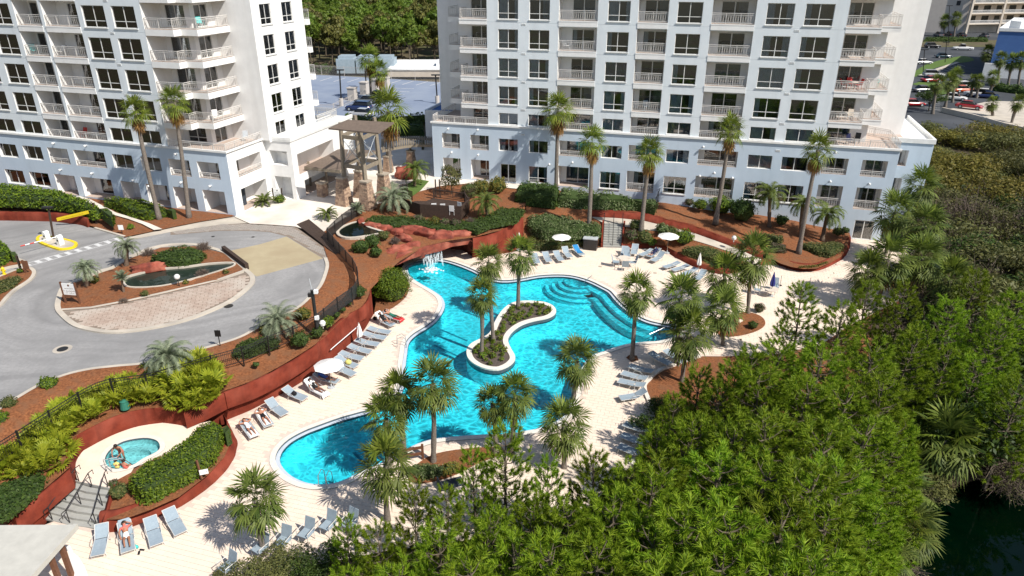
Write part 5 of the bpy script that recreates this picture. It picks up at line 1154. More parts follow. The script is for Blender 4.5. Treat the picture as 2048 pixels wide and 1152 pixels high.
for i, (u, v, r, z, m_, lab) in enumerate((
    (602, 690, .68, 2.6, 'leaf_dark', 'rounded dark shrub below the fence, largest of its row'), (636, 672, .5, 2.5, 'leaf_dark', 'dark shrub at the foot of the camera pole'), (656, 652, .58, 2.6, 'leaf_hedge', 'green shrub right of the camera pole'), (674, 634, .3, 2.6, 'leaf_dark', 'small dark shrub by the fence bend'), (686, 622, .26, 2.6, 'leaf_dark', 'tiny dark shrub between wall and fence bend'), (698, 610, .26, 2.6, 'leaf_dark', 'second tiny shrub between wall and fence bend'), (718, 592, .62, 2.6, 'leaf_dark', 'dark spreading shrub at the end of the red wall'), (512, 733, .24, 2.55, 'leaf_dark', 'lone tiny shrub above the red wall'),
    (608, 637, .62, 3.0, 'leaf_gold', 'yellow-green shrub beside the road and silver palm'), (532, 668, .5, 3.0, 'leaf_gold', 'yellow-green shrub left of the lower silver palm'), (722, 505, .85, 3.0, 'leaf_dark', 'dark shrub inside the fence near the boardwalk end'), (745, 492, .8, 3.0, 'leaf_dark', 'dark shrub below the upper pond'), (768, 478, .6, 2.95, 'leaf_olive', 'grey-green shrub beside the red rocks'), (752, 512, .6, 2.8, 'leaf_dark', 'dark shrub above the big round bush'),
    (938, 392, 1.0, 3.1, 'leaf_olive', 'olive mound left of the plaza hedge'), (962, 386, 1.1, 3.1, 'leaf_gold', 'yellowish mound in the plaza hedge row'), (995, 383, 1.15, 3.1, 'leaf_gold', 'second yellowish mound, next to the dark hedge'),
    (870, 450, .62, 2.9, 'leaf_gold', 'yellow-tipped shrub in front of the viewing deck'), (890, 452, .6, 2.9, 'leaf_brown', 'brown shrub in front of the viewing deck'), (910, 454, .6, 2.9, 'leaf_brown', 'rust-tinted shrub right of the brown one'), (838, 443, .55, 2.9, 'leaf_brown', 'grey twiggy shrub beside the big silver palm'),
    (1262, 478, .75, .9, 'leaf_brown', 'pink-brown shrub right of the pool steps'), (1288, 483, .85, .7, 'leaf_olive', 'olive shrub in front of the tall palm by the steps'), (1303, 490, .55, .5, 'leaf_hedge', 'bright low shrub behind the open umbrella'), (1272, 458, .75, 1.6, 'leaf_olive', 'dry shrub at the top of the pool steps'), (1326, 468, .8, 1.3, 'leaf_variegated', 'pale shrub beside the path bend'), (1345, 474, .75, 1.1, 'leaf_olive', 'olive shrub below the path'), (1368, 486, .95, .9, 'leaf_hedge', 'bright green mound below the path'),
    (1400, 418, .8, 2.2, 'leaf_hedge', 'bright shrub left of the balcony windows'), (1442, 424, 1.25, 2.0, 'leaf_hedge', 'leafy green shrub behind the centre tall palm'), (1482, 436, 1.5, 1.9, 'leaf_dark', 'large dark shrub against the right tower'), (1378, 410, .55, 2.3, 'leaf_brown', 'grey shrub under the tower window'), (1562, 448, .7, 1.6, 'leaf_dark', 'dark open shrub beside the first feather palm'), (1675, 470, .6, .9, 'leaf_olive', 'shrub beside the glazed doors'), (1690, 466, .45, .8, 'leaf_dark', 'small shrub by the wall meter box'),
    (1518, 622, .5, .1, 'leaf_brown', 'dark brown shrub on the round mulch mound'), (1505, 655, .4, .1, 'leaf_dark', 'small dark shrub at the front of the mulch mound'), (290, 592, .32, ZR+.1, 'leaf_olive', 'small round tuft by the island brick apron'), (372, 568, .25, ZR+.1, 'leaf_gold', 'tiny yellow tuft near the pond lamp'), (452, 547, .25, ZR+.1, 'leaf_gold', 'tiny tuft at the pond tip'),
    (100, 776, .55, 3.0, 'leaf_hedge', 'lone green shrub in the mulch near the drive'), (20, 815, .5, 3.0, 'leaf_olive', 'low shrub at the left edge of the mulch slope'), (2, 845, .5, 2.9, 'leaf_hedge', 'green shrub cut by the left edge of the photo'), (224, 445, .45, ZR+.15, 'leaf_olive', 'thin grass clump beside the small white sign'), (262, 458, .35, ZR+.15, 'leaf_hedge', 'small green clump right of the small white sign'), (560, 405, .6, ZP, 'leaf_hedge', 'low green shrub beside the sago palm'), (190, 565, .4, ZR+.1, 'leaf_gold', 'yellow-green clump beside the sign palm'), (228, 972, .28, .95, 'leaf_brown', 'round grey tuft at the top of the terrace steps'), (240, 992, .5, .85, 'leaf_olive', 'low olive shrub left of the clipped hedge'), (40, 545, .25, ZR+.15, 'leaf_hedge', 'small clump under the brown timber posts'))):
    shrub('shrub', lab, 'shrub', G(u, v, z), r, m_, .085 if v > 560 else .11, .9)
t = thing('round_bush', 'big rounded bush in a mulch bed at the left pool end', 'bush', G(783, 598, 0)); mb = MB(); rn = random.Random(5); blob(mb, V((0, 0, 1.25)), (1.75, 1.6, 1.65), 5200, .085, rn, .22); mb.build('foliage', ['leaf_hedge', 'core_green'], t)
sheet('bush_bed', smooth_line(px([(752, 606), (748, 627), (765, 622), (786, 615), (807, 599), (816, 585), (817, 566), (800, 552), (770, 552), (745, 580)], .06), True, 2), 'mulch', grid=.6, rough=.04)
hedge('ground_cover', 'band of dark green ground cover above the red rocks', HX([(728, 449), (760, 456), (788, 457), (850, 461), (885, 468), (929, 463), (955, 469), (982, 457), (1035, 447), (1048, 430)], [(1049, 413), (1000, 412), (964, 432), (929, 437), (890, 440), (806, 428), (744, 428)], 2.85, .55), .55, 'leaf_dark', .11, .9, .5, .3, 'ground cover')
hedge('hedge', 'dark tall hedge against the right tower, left half', HX([(1030, 409), (1065, 413), (1112, 417)], [(1120, 368), (1090, 361), (1036, 362)], 2.6, 1.9), 1.9, 'leaf_dark', .13, 1., .6, .22)
hedge('hedge', 'variegated hedge against the right tower, right half', HX([(1116, 417), (1180, 420), (1250, 421), (1310, 421)], [(1312, 398), (1260, 388), (1190, 377), (1122, 369)], 2.3, 1.7), 1.7, 'leaf_variegated', .13, 1., .6, .25)
hedge('hedge', 'variegated mounded hedge above the umbrella, left of the steps', HX([(1054, 466), (1085, 480), (1130, 481), (1165, 478), (1198, 480)], [(1203, 440), (1170, 438), (1140, 428), (1090, 423), (1053, 428)], .95, 1.45), 1.45, 'leaf_variegated', .11, 1., .7, .22)
hedge('hedge', 'low olive hedge behind the far row of loungers', HX([(1048, 500), (1090, 502), (1130, 498), (1168, 494)], [(1166, 472), (1130, 470), (1090, 474), (1050, 474)], .05, .9), .9, 'leaf_olive', .1, 1., .5, .2)
hedge('hedge', 'mounded olive hedge beside the curved path', HX([(1366, 510), (1400, 520), (1432, 530), (1462, 533)], [(1466, 512), (1440, 496), (1405, 486), (1365, 490)], .5, .85), .85, 'leaf_olive', .1, 1., .6, .15)
hedge('hedge', 'olive hedge under the first feather palm', HX([(1496, 484), (1530, 487), (1566, 486)], [(1566, 466), (1530, 463), (1498, 466)], 1.1, .7), .7, 'leaf_olive', .11, 1., .5, .2)
hedge('hedge', 'brownish hedge left of the furthest right tall palm', HX([(1536, 503), (1572, 505)], [(1572, 484), (1540, 482)], .8, .7), .7, 'leaf_brown', .1, 1., .5, .2)
hedge('hedge', 'olive hedge curving along the rounded red wall', HX([(1604, 500), (1634, 512), (1660, 516), (1684, 503)], [(1690, 484), (1668, 478), (1640, 482), (1606, 480)], .55, .75), .75, 'leaf_olive', .1, 1., .5, .15)
hedge('flower_border', 'row of low yellow-green plants inside the rounded red wall', HX([(1598, 536), (1630, 535), (1655, 526)], [(1653, 520), (1628, 529), (1600, 530)], .5, .22), .22, 'leaf_gold', .08, 1., .2, .3, 'plants')
hedge('ground_cover', 'dark green juniper on the slope at the lower left corner', HX([(-40, 1060), (20, 1040), (60, 1008), (92, 975), (100, 945)], [(70, 930), (0, 915), (-40, 912)], 1.9, .35), .35, 'leaf_dark', .1, 1., .4, .3, 'ground cover')
hedge('hedge', 'dark spreading juniper on the drive island', HX([(302, 524), (325, 533), (360, 536), (398, 529), (414, 514)], [(408, 498), (380, 489), (335, 492), (308, 504)], ZR+.15, .8), .8, 'leaf_dark', .11, 1., .5, .3)
# brown twig bushes of the drive island and plaza
TW = [twigs(i, .8, 1.0) for i in (1, 2)]
for i, (u, v, z, s, lab) in enumerate(((408, 500, ZR, .9, 'bare grey bush at the right tip of the drive island hedge'), (298, 512, ZR, .85, 'bare grey bush left of the drive island hedge'), (406, 552, ZR, .75, 'bare grey bush by the island pond'), (248, 606, ZR, .5, 'stubby grey stump plant on the drive island'), (790, 486, 2.8, .7, 'grey twiggy bush beside the red rocks'), (940, 448, 2.9, .8, 'grey twiggy bush right of the viewing deck'))):
    o = link('bare_bush', TW[i % 2], None, G(u, v, z), i, s); tag(o, lab, 'bush')
# saw palmetto bank
PAL = []
for sdd in (41, 42, 43):
    rn = random.Random(sdd); mb = MB()
    for i in range(12):
        az = i*2.4+rn.uniform(-.3, .3); el = R(rn.uniform(18, 78)); d = V((math.cos(az)*math.cos(el), math.sin(az)*math.cos(el), math.sin(el)))
        fan(mb, V((rn.uniform(-.15, .15), rn.uniform(-.15, .15), 0)), d, rn.uniform(.4, .75), rn.uniform(.52, .70), 15, .10+.2*rn.random(), rn, 0, .15, 105)
    PAL.append(mb.mesh('palmetto', 'frond_palmetto'))
poly = [(45, 905), (90, 850), (130, 815), (215, 785), (300, 758), (385, 742), (438, 762), (432, 800), (385, 822), (330, 806), (255, 808), (190, 832), (130, 868), (122, 930), (60, 950), (10, 950), (0, 920)]
rn = random.Random(6); pts = []; tries = 0
while len(pts) < 92 and tries < 6000:
    tries += 1; q = (rn.uniform(0, 440), rn.uniform(740, 950))
    if inside(q, poly):
        p = G(q[0], q[1], 2.35 if q[1] < 880 else 2.1)
        if all((p-o_).length > .55 for o_, _ in pts): pts.append((p, q))
for i, (p, q) in enumerate(pts):
    big = 1.25 if 330 < q[0] < 440 and q[1] < 800 else 1.
    o = link('saw_palmetto', PAL[i % 3], None, p+V((0, 0, .35*(big > 1))), rn.uniform(0, 6.3), rn.uniform(.85, 1.15)*big)
    lab = 'saw palmetto in the tall clump above the red wall corner' if big > 1 else 'saw palmetto at the left end of the bank, above the terrace steps' if q[0] < 130 else 'saw palmetto of the yellow-green bank above the hot tub wall'
    tag(o, lab, 'palmetto', {'t': 'palmettos of the tall clump', 'l': 'palmettos above the steps', 'b': 'palmettos above the hot tub'}['t' if big > 1 else 'l' if q[0] < 130 else 'b'])
# island flowers
rn = random.Random(9); FL_ = []
for s_ in (1, 2, 3):
    mb = MB(); r2 = random.Random(s_); 
    for i in range(70): d = rdir(r2); d.z = abs(d.z); leafq(mb, V((d.x*.26, d.y*.26, .05+d.z*.34))*r2.uniform(.5, 1), d, .085, r2, 0 if i % 6 else 1)
    FL_.append(mb.mesh('low_plant', ['leaf_hedge', 'leaf_gold']))
isl2 = offset(PISL, -.62); k = 0; got = []
for tries in range(3000):
    p = V((rn.uniform(min(q.x for q in isl2), max(q.x for q in isl2)), rn.uniform(min(q.y for q in isl2), max(q.y for q in isl2)), .2))
    if len(got) < 46 and inside(p, isl2) and all((p-q).length > .55 for q in got) and min((p-q).length for q in PISL) < 1.9: got.append(p); tag(link('low_plant', FL_[k % 3], None, p, rn.uniform(0, 6), rn.uniform(.8, 1.3)), 'low leafy plant in the grey soil of the pool island', 'plant', 'plants on the pool island'); k += 1
# beds near the pines
GB = smooth_line(px([(832, 930), (868, 908), (930, 897), (990, 894), (1010, 905), (960, 925), (915, 948), (880, 960), (835, 967), (815, 952)], .05), True, 3)
sheet('gate_bed', GB, 'mulch', grid=.6, rough=.05)
hedge('shrub_row', 'grey-green variegated shrubs by the timber gate', HX([(822, 945), (845, 962), (885, 955)], [(890, 925), (860, 920), (828, 922)], .05, .6), .6, 'leaf_variegated', .085, 1., .4, .3, 'shrub'); hedge('shrub_row', 'golden shrubs beside the grey-green ones near the tall slender palm', HX([(886, 955), (917, 946)], [(918, 915), (888, 918)], .05, .7), .7, 'leaf_gold', .085, 1., .4, .3, 'shrub')
sheet('mulch_mound', smooth_line(px([(1440, 672), (1480, 671), (1518, 660), (1531, 646), (1520, 631), (1490, 624), (1458, 634), (1440, 654)], .05), True, 3), 'mulch', grid=.6, rough=.1)
sheet('palm_pocket', px([(1252, 715), (1263, 724), (1277, 720), (1274, 711), (1258, 710)], .03), 'mulch')
RBD = px([(1290, 769, 0), (1299, 758.6, 0), (1320, 741, 0), (1352, 729, 0), (1400, 712, 0), (1450, 712, 0), (1540, 710, 0), (1640, 690, 0), (1700, 650, 0), (1800, 600, 0), (1900, 640, -.8), (1850, 760, -1.6), (1700, 900, -2), (1500, 1000, -2.2), (1350, 1000, -1.6), (1262, 930, 0), (1300, 866, 0), (1304, 822, 0), (1295, 796, 0), (1290, 783, 0)])
sheet('bank_mulch', [p-V((0, 0, .03)) for p in RBD], 'mulch', grid=1.5, rough=.1)
mb = MB(); sweep(mb, smooth_line(px([(1400, 712), (1352, 729), (1320, 741), (1299, 758.6), (1290, 769), (1290, 783), (1295, 796), (1304, 822), (1300, 866), (1262, 930)], 0), n=3), .14, -.3, .12); tag(mb.build('bed_kerb', 'coping'), kind='structure')
# scrub on the right bank and lake shore
SO = [broad_tree(200+i, 4.6, 2.5, m_, 3000, .13, 16, .3, .12) for i, m_ in enumerate(('leaf_olive', 'leaf_gold', 'leaf_dark'))]
BT = [twigs(50+i, 2.1, 2.8, 420, 1.6, leaves=1, lm=lm) for i, lm in enumerate(('leaf_brown', 'leaf_olive', 'leaf_brown'))]
scr = [(1905, 262, 4, 0, 1.2), (1960, 250, 4.5, 1, 1.35), (2020, 262, 4.5, 1, 1.3), (1880, 300, 3.5, 0, 1.0), (1990, 310, 4, 1, 1.3), (2045, 330, 4, 0, 1.3), (1935, 330, 3.5, 4, 1.4), (1900, 380, 3.5, 5, 1.3), (1975, 385, 3.5, 3, 1.5), (2030, 410, 3.5, 0, 1.2), (1925, 430, 3.2, 3, 1.5), (1985, 460, 3.5, 4, 1.5), (2040, 480, 3.5, 1, 1.2), (1900, 490, 3, 2, .9), (1950, 520, 3, 5, 1.4), (2010, 540, 3.2, 0, 1.1), (1870, 600, 3, 3, 1.4), (1920, 650, 3, 4, 1.5), (1850, 680, 3, 5, 1.5), (1990, 660, 3.2, 3, 1.4), (2040, 680, 3.2, 2, 1.0), (1880, 740, 3, 3, 1.6), (1945, 760, 3, 5, 1.6), (2010, 780, 3, 4, 1.4), (1860, 800, 3, 2, .9), (1930, 830, 3, 3, 1.3), (2030, 850, 3, 5, 1.5), (1840, 860, 2.4, 4, 1.2), (1800, 920, 2.2, 4, 1.2), (1850, 950, 2, 0, .8), (2035, 905, 2.6, 4, 1.0), (1800, 1040, 2, 1, .7), (1770, 1070, 2, 4, 1.1), (1840, 620, 3, 2, .9), (1800, 640, 3, 3, 1.3), (1765, 640, 2.5, 5, 1.1), (1830, 545, 3, 2, .9), (1880, 430, 3, 0, .9), (2045, 560, 3.2, 4, 1.5), (1300, 840, 1.5, 2, .5), (1330, 800, 1.5, 2, .55), (560, 1118, 1.4, 0, .55), (610, 1112, 1.6, 2, .5), (500, 1140, 1.4, 0, .55), (650, 1100, 1.8, 2, .5), (450, 1150, 1.2, 0, .4)]
rq = random.Random(31)
for gy in range(13):
    for gx in range(9):
        u, v = 1868+gx*32+rq.uniform(-14, 14), 262+gy*44+rq.uniform(-18, 18)
        if v > 560 and u < 1900: continue
        kk = rq.choice((0, 1, 1, 0, 3)) if v < 360 else rq.choice((3, 4, 5, 2, 0, 0)) if v < 620 else rq.choice((3, 2, 4, 2, 2, 0)); scr.append((u, v, rq.uniform(4., 5.5), kk, rq.uniform(1.25, 1.7)))
nm = {0: 'olive', 1: 'golden', 2: 'dark green', 3: 'bare brown', 4: 'bare reddish', 5: 'bare grey'}
for i, (u, v, h, k, s) in enumerate(scr):
    bz = -.4 if u < 1400 else (-.5 if v < 420 else -1.5 if v < 700 else -2.6); P = G(u, v, bz+h); P.z = bz
    where = ('beside the blank parapet of the right tower' if v < 310 else 'behind the palms at the right edge' if v < 560 else 'on the slope above the lake') if u > 1400 else ('in front of the bottom deck chairs' if v > 1000 else 'beside the curved kerb of the right loungers')
    if v > 850 and u > 1400: where = 'hanging over the dark lake water'
    if k < 3: planted('scrub_oak', '%s scrub tree %s' % (nm[k], where), 'tree', P, SO[k][0], SO[k][1], i, (s, s, h/4.6), '%s scrub %s' % (nm[k], where))
    else: o = link('bare_bush', BT[k-3], None, P, i, (s, s, h/2.8*1.0)); tag(o, '%s twiggy bush %s' % (nm[k], where), 'bush', '%s bushes %s' % (nm[k], where))
# under-storey: one mass of low scrub under the pines
rn = random.Random(77); mb = MB()
for i in range(260):
    u, v = rn.uniform(1330, 2080), rn.uniform(540, 1200)
    if u < 1450 and v < 800: continue
    z = -1.2 if v < 750 else -2.3; p = G(u, v, z); 
    if p.x > 18 and (p.x-22)+(34-p.y)*.5 > 0 and p.y < 40: continue
    blob(mb, p+V((0, 0, .4)), (1.1, 1.1, .8), 90, .14, rn, .4, mi=i % 3, core=None)
tag(mb.build('undergrowth', ['leaf_dark', 'leaf_olive', 'leaf_brown']), 'low dark undergrowth beneath the pines', 'undergrowth', kind='stuff')
# lake
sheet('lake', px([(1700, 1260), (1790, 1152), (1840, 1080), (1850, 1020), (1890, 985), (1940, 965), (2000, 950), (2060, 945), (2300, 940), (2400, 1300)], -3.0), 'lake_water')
# ================================================================ built things
def loc_in(root, mb, nm, mat, smooth=False): return mb.build(nm, mat, root, -root.location, smooth=smooth)
# --- grotto: red rocks, water channel, waterfall, arch and wall
GR = thing('rock_waterfall', 'red artificial rock waterfall pouring into the far end of the pool', 'waterfall', G(860, 500, 0))
def boulder(c, r, rz, seed, n=24):
    mb = MB(); P = []; nv = 14; q_ = M.Rotation(rz, 3, 'Z')
    for i in range(nv+1):
        for k in range(n):
            d = V((math.sin(math.pi*i/nv)*math.cos(2*math.pi*k/n), math.sin(math.pi*i/nv)*math.sin(2*math.pi*k/n), -math.cos(math.pi*i/nv)))
            k_ = 1+.30*NZ.noise((d.x*1.6+seed, d.y*1.6, d.z*1.6))+.20*NZ.noise((d.x*3.5+seed, d.y*3.5, d.z*3.5))+.12*NZ.noise((d.x*8+seed, d.y*8, d.z*8)); d = V([math.copysign(abs(t)**.75, t) for t in d]); P.append(c+q_ @ V((d.x*r[0], d.y*r[1], d.z*r[2]))*k_)
    mb.add(P, [(i*n+k, i*n+(k+1) % n, (i+1)*n+(k+1) % n, (i+1)*n+k) for i in range(nv) for k in range(n)]); return mb
for i, (u, v, z, r, a) in enumerate(((722, 447, 3.0, (.35, .5, .6), .4), (746, 455, 2.95, (1.0, .5, .5), -.3), (768, 459, 2.9, (.9, .5, .45), -.3), (790, 466, 2.8, (1.0, .5, .45), -.6), (808, 478, 2.75, (1.1, .45, .45), -.7), (822, 462, 2.85, (1.4, .55, .5), -.15), (852, 468, 2.8, (1.2, .5, .55), -.4), (800, 505, 2.1, (1.1, .7, .75), .2), (825, 499, 2.1, (1.0, .6, .7), .2), (884, 474, 2.6, (1.3, .7, .6), .1), (915, 470, 2.6, (1.4, .6, .5), .15), (838, 505, 1.9, (.7, .5, .5), .1), (780, 510, 2.2, (.6, .5, .5), .1), (284, 545, 0, (0, 0, 0), 0))):
    if r[0] == 0: continue
    loc_in(GR, boulder(G(u, v, z), r, a, i*7.3), 'boulder', 'red_rock', True)
surf('wet_orange', (.50, .13, .035), (.36, .085, .03), .2, 2., .2)
mb = MB(); q = px([(824, 472), (872, 483), (842, 493), (812, 484)], 2.42); mb.add(q, ((0, 1, 2, 3),)); mb.add([p-V((0, 0, .4)) for p in q], ((3, 2, 1, 0),)); loc_in(GR, mb, 'water_channel', 'wet_orange')
mb = MB(); a, b = G(841, 492.5, 2.45), G(880, 484.5, 2.45); t = (b-a); nn_ = V((t.y, -t.x, 0)).normalized()
mb.prism([a-nn_*.5, b-nn_*.5, b+nn_*.12, a+nn_*.12], 1.9, 2.46); loc_in(GR, mb, 'spill_lip', 'red_rock')
rn = random.Random(5); mb = MB()
for i in range(150):
    f = rn.random(); p = a.lerp(b, f)+nn_*.14; z0 = 2.4-rn.random()*1.6; z1 = max(-.1, z0-rn.uniform(.25, .9)); off = nn_*(.25*(2.4-z0)**.7); w_ = t.normalized()*rn.uniform(.008, .02)
    A_ = V((p.x, p.y, z0))+off; B_ = V((p.x, p.y, z1))+nn_*(.25*(2.4-z1)**.7); mb.quad(A_-w_, A_+w_, B_+w_, B_-w_)
loc_in(GR, mb, 'falling_water', 'falling_water')
mb = MB(); c = G(862, 541, -.12)
for i in range(60):
    d = rdir(rn); rr = rn.uniform(.1, 1.15); mb.sphere(c+V((d.x*rr*1.1, d.y*rr*.8, rn.uniform(0, .16))), (rn.uniform(.06, .2), rn.uniform(.06, .2), rn.uniform(.03, .10)), 7, 4)
loc_in(GR, mb, 'splash', 'falling_water', True)
mb = MB(); top = px([(792, 516), (815, 506), (842, 497), (878, 489), (903, 479.5), (941, 474), (950, 466), (930, 456), (880, 458), (830, 474), (800, 492)], 2.5); mb.prism([(p.x, p.y) for p in top], 1.75, 2.5)
for k in range(0, 1): pass
loc_in(GR, mb, 'grotto_roof', 'red_rock')
bw = smooth_line(px([(800, 528), (822, 508), (850, 500), (890, 493), (925, 497), (946, 508)], 0), n=3); red_wall('grotto_back', 'shaded red wall at the back of the grotto', bw, [p+V((0, .25, 2.1)) for p in bw], .3, mat='red_rock')
red_wall('grotto_wall', 'tall red stucco wall right of the grotto arch', smooth_line(px([(944, 515), (975, 512), (1010, 505), (1047, 488)], 0), n=3), smooth_line(px([(945, 476), (975, 469), (1010, 457), (1047, 432)], 2.5), n=3), .4)
# upper pond by the fence
UPD = smooth_line(px([(676, 462), (690, 452), (710, 445), (726, 446), (738, 455), (760, 462), (765, 466), (735, 472), (700, 476), (680, 472)], 3.16), True, 3)
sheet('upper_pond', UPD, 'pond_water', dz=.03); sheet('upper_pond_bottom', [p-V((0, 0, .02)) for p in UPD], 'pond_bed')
mb = MB(); sweep(mb, UPD, .15, -.3, .08, True); tag(mb.build('upper_pond_rim', 'concrete'), kind='structure')
loc = G(297, 541, ZR+.1); o = boulder(V((0, 0, .2)), (1.5, .45, .45), .35, 3.).build('red_rock_edge', 'red_rock', None, loc, smooth=True); tag(o, 'low red rock beside the pond on the drive island', 'rock')
# --- boardwalk
BWK = px([(594, 451), (618, 441), (690, 500), (672, 512)], ZR); bw_ = thing('boardwalk', 'dark timber boardwalk beside the paver strip', 'boardwalk', BWK[0]); e0, e1 = BWK[3]-BWK[0], BWK[2]-BWK[1]
for k in range(34):
    f0, f1 = k/34+.002, (k+1)/34-.004; mb = MB(); mb.prism([(p.x, p.y) for p in (BWK[0]+e0*f0, BWK[1]+e1*f0, BWK[1]+e1*f1, BWK[0]+e0*f1)], ZR-.1, ZR+.16+rn.uniform(-.004, .004)); loc_in(bw_, mb, 'plank', 'wood_dark')
# dark edge beam of the drive island
mb = MB(); sweep(mb, px([(448, 503), (495, 539)], ZR), .16, 0, .55); tag(mb.build('timber_edge', 'wood_dark'), 'dark timber edge beam between island pond and tan apron', 'beam')
# --- fences
def fence(label, line, h, style, post=2.0, name='fence', mat='black_metal'):
    root = thing(name, label, 'fence', line[0]); mb = MB(); pm_ = MB(); pm_.box(-.04, .04, -.04, .04, -.3, h+.06); pme = pm_.mesh('post', mat); L_ = 0; nxt = 0; bars = MB()
    for a, b in zip(line[:-1], line[1:]):
        d = (b-a).length; t = (b-a)/d; w_ = V((t.x, t.y, 0)).normalized(); n_ = V((-w_.y, w_.x, 0))*.02
        for z0, z1 in ((h-.04, h), (.08, .12))+(((h-.22, h-.19),) if style == 'picket' else ()):
            P = [a-n_, b-n_, b+n_, a+n_]; mb.add([p+V((0, 0, z0))-root.location for p in P]+[p+V((0, 0, z1))-root.location for p in P], ((0, 1, 5, 4), (2, 3, 7, 6), (4, 5, 6, 7), (0, 3, 2, 1)))
        if style == 'screen': bars.quad(*[p-root.location for p in (a+V((0, 0, .1)), b+V((0, 0, .1)), b+V((0, 0, h-.04)), a+V((0, 0, h-.04)))])
        else:
            k = int(d/.115)
            for i in range(k): p = a.lerp(b, (i+.5)/k)-root.location; q = w_*.010; bars.quad(p-q+V((0, 0, .1)), p+q+V((0, 0, .1)), p+q+V((0, 0, h-.04)), p-q+V((0, 0, h-.04)))
        while nxt <= L_+d: p = a.lerp(b, (nxt-L_)/d); link('post', pme, root, p-root.location); nxt += post
        L_ += d
    tag(mb.build('rails', mat, root), kind='stuff'); tag(bars.build('screen' if style == 'screen' else 'pickets', 'mesh_screen' if style == 'screen' else mat, root), kind='stuff' if style != 'screen' else None); return root
fence('dark screened fence from the stone pillars down to the boardwalk', smooth_line(px([(724, 428), (693, 447), (669, 468), (656, 482)], 3.15), n=3), 1.25, 'screen')
fence('dark screened fence curving round the drive end', smooth_line(px([(656, 482, 3.15), (690, 522, 3.1), (706, 540, 3.05), (716, 560, 3.0), (718, 578, 2.95), (710, 598, 2.9), (694, 611, 2.9), (676, 624, 2.9), (653, 644, 2.9), (632, 660, 2.9)]), n=3), 1.2, 'screen')
fence('black metal picket fence along the lower drive bank', smooth_line(px([(632, 660, 2.9), (586, 683, 2.9), (534, 704, 2.9), (500, 720, 2.9), (417, 744, 2.9), (310, 776, 2.9), (255, 785, 2.9), (200, 797, 2.9), (130, 840, 2.85), (69, 880, 2.8), (0, 925, 2.75)]), n=3), 1.15, 'picket')
fence('dark fence with pickets down the hedge side of the upper bed', px([(1310, 422, 2.35), (1318, 402, 2.4)]), 1.6, 'picket')
# --- viewing deck
VD = thing('viewing_deck', 'dark timber viewing deck with railing above the rocks', 'deck', G(865, 415, 3.2)); fl = px([(800, 413), (841, 426), (922, 431), (938, 416), (930, 404), (868, 396), (852, 402), (830, 402)], 3.25)
mb = MB(); mb.prism([(p.x, p.y) for p in fl], 2.6, 3.25); loc_in(VD, mb, 'floor', 'wood_dark')
for k, (i, j) in enumerate(((0, 1), (1, 2), (2, 3))): mb = MB(); sweep(mb, [fl[i], fl[j]], .05, -.5, 1.0); loc_in(VD, mb, 'parapet', 'wood_dark')
mb = MB()
for i, j in ((3, 4), (4, 5)):
    d = (fl[j]-fl[i]).length
    sweep(mb, [fl[i]+V((0, 0, .95)), fl[j]+V((0, 0, .95))], .06, 0, .09); sweep(mb, [fl[i]+V((0, 0, .1)), fl[j]+V((0, 0, .1))], .03, 0, .06)
    for k in range(int(d/.14)): p = fl[i].lerp(fl[j], k/int(d/.14)); mb.box(p.x-.02, p.x+.02, p.y-.02, p.y+.02, p.z+.1, p.z+.95)
loc_in(VD, mb, 'railing', 'wood_dark')
for p in (fl[3], fl[4], fl[5]): mb = MB(); mb.box(p.x-.08, p.x+.08, p.y-.08, p.y+.08, 3.2, 4.4); loc_in(VD, mb, 'post', 'wood_dark')
mb = MB()
for z in (.0, 1.5): pass
for u in (872, 880): p = G(u, 393, 3.2); mb = MB(); mb.box(p.x-.07, p.x+.07, p.y-.07, p.y+.07, 3.1, 5.2); loc_in(VD, mb, 'gate_post', 'wood_dark')
fence('dark timber fence beside the plaza planter', px([(768, 380), (800, 388), (816, 386), (815, 398), (826, 402)], ZP), 1.1, 'screen', 1.5, mat='wood_dark')
fence('dark fence left of the oleander on the plaza', px([(906, 394), (935, 398), (952, 392)], 3.15), 1.0, 'picket', 1.5, mat='wood_dark')
sheet('plaza_lawn', px([(800, 374), (835, 358), (858, 362), (842, 380), (815, 399), (790, 392)], ZP+.05), 'grass')
pl = thing('oleander', 'tall oleander shrub on the plaza by the viewing deck', 'shrub', G(903, 388, 3.15)); mb = MB(); mb.tube([(0, 0, 0), (0, .1, 1.2)], .06); mb.build('stem', 'bark', pl); mb = MB(); blob(mb, V((0, 0, 1.9)), (1.15, 1.1, 1.3), 1700, .11, random.Random(3), .35, core=None, low=-.8); mb.build('foliage', 'leaf_olive', pl)
# --- stone-footed lookout tower
TWR = thing('lookout_tower', 'timber lookout tower on tapered stone pillars with brown sloping roof', 'tower', G(712, 405, ZP)); p1, p2 = G(689, 409, ZP), G(736, 417, ZP); ex_ = (p2-p1); ey_ = V((-ex_.y, ex_.x, 0)); cols = [p1, p2, p2+ey_, p1+ey_]
cc = sum(cols, V())/4
def stones(mb, c, w0, w1, h, rn, rot):
    z = 0
    while z < h-.05:
        hh = rn.uniform(.16, .3); hh = min(hh, h-z); w_ = w0+(w1-w0)*(z+hh/2)/h
        for s_ in range(4):
            x = -w_
            while x < w_-.02:
                l_ = min(rn.uniform(.25, .5), w_-x); pr = rn.uniform(.0, .05); g = .012; T = M.Translation(c) @ M.Rotation(rot+s_*math.pi/2, 4, 'Z')
                mb.box(x+g, x+l_-g, -w_-pr, -w_+.08, z+g, z+hh-g, rn.choice((0, 0, 1)), T); x += l_
        z += hh
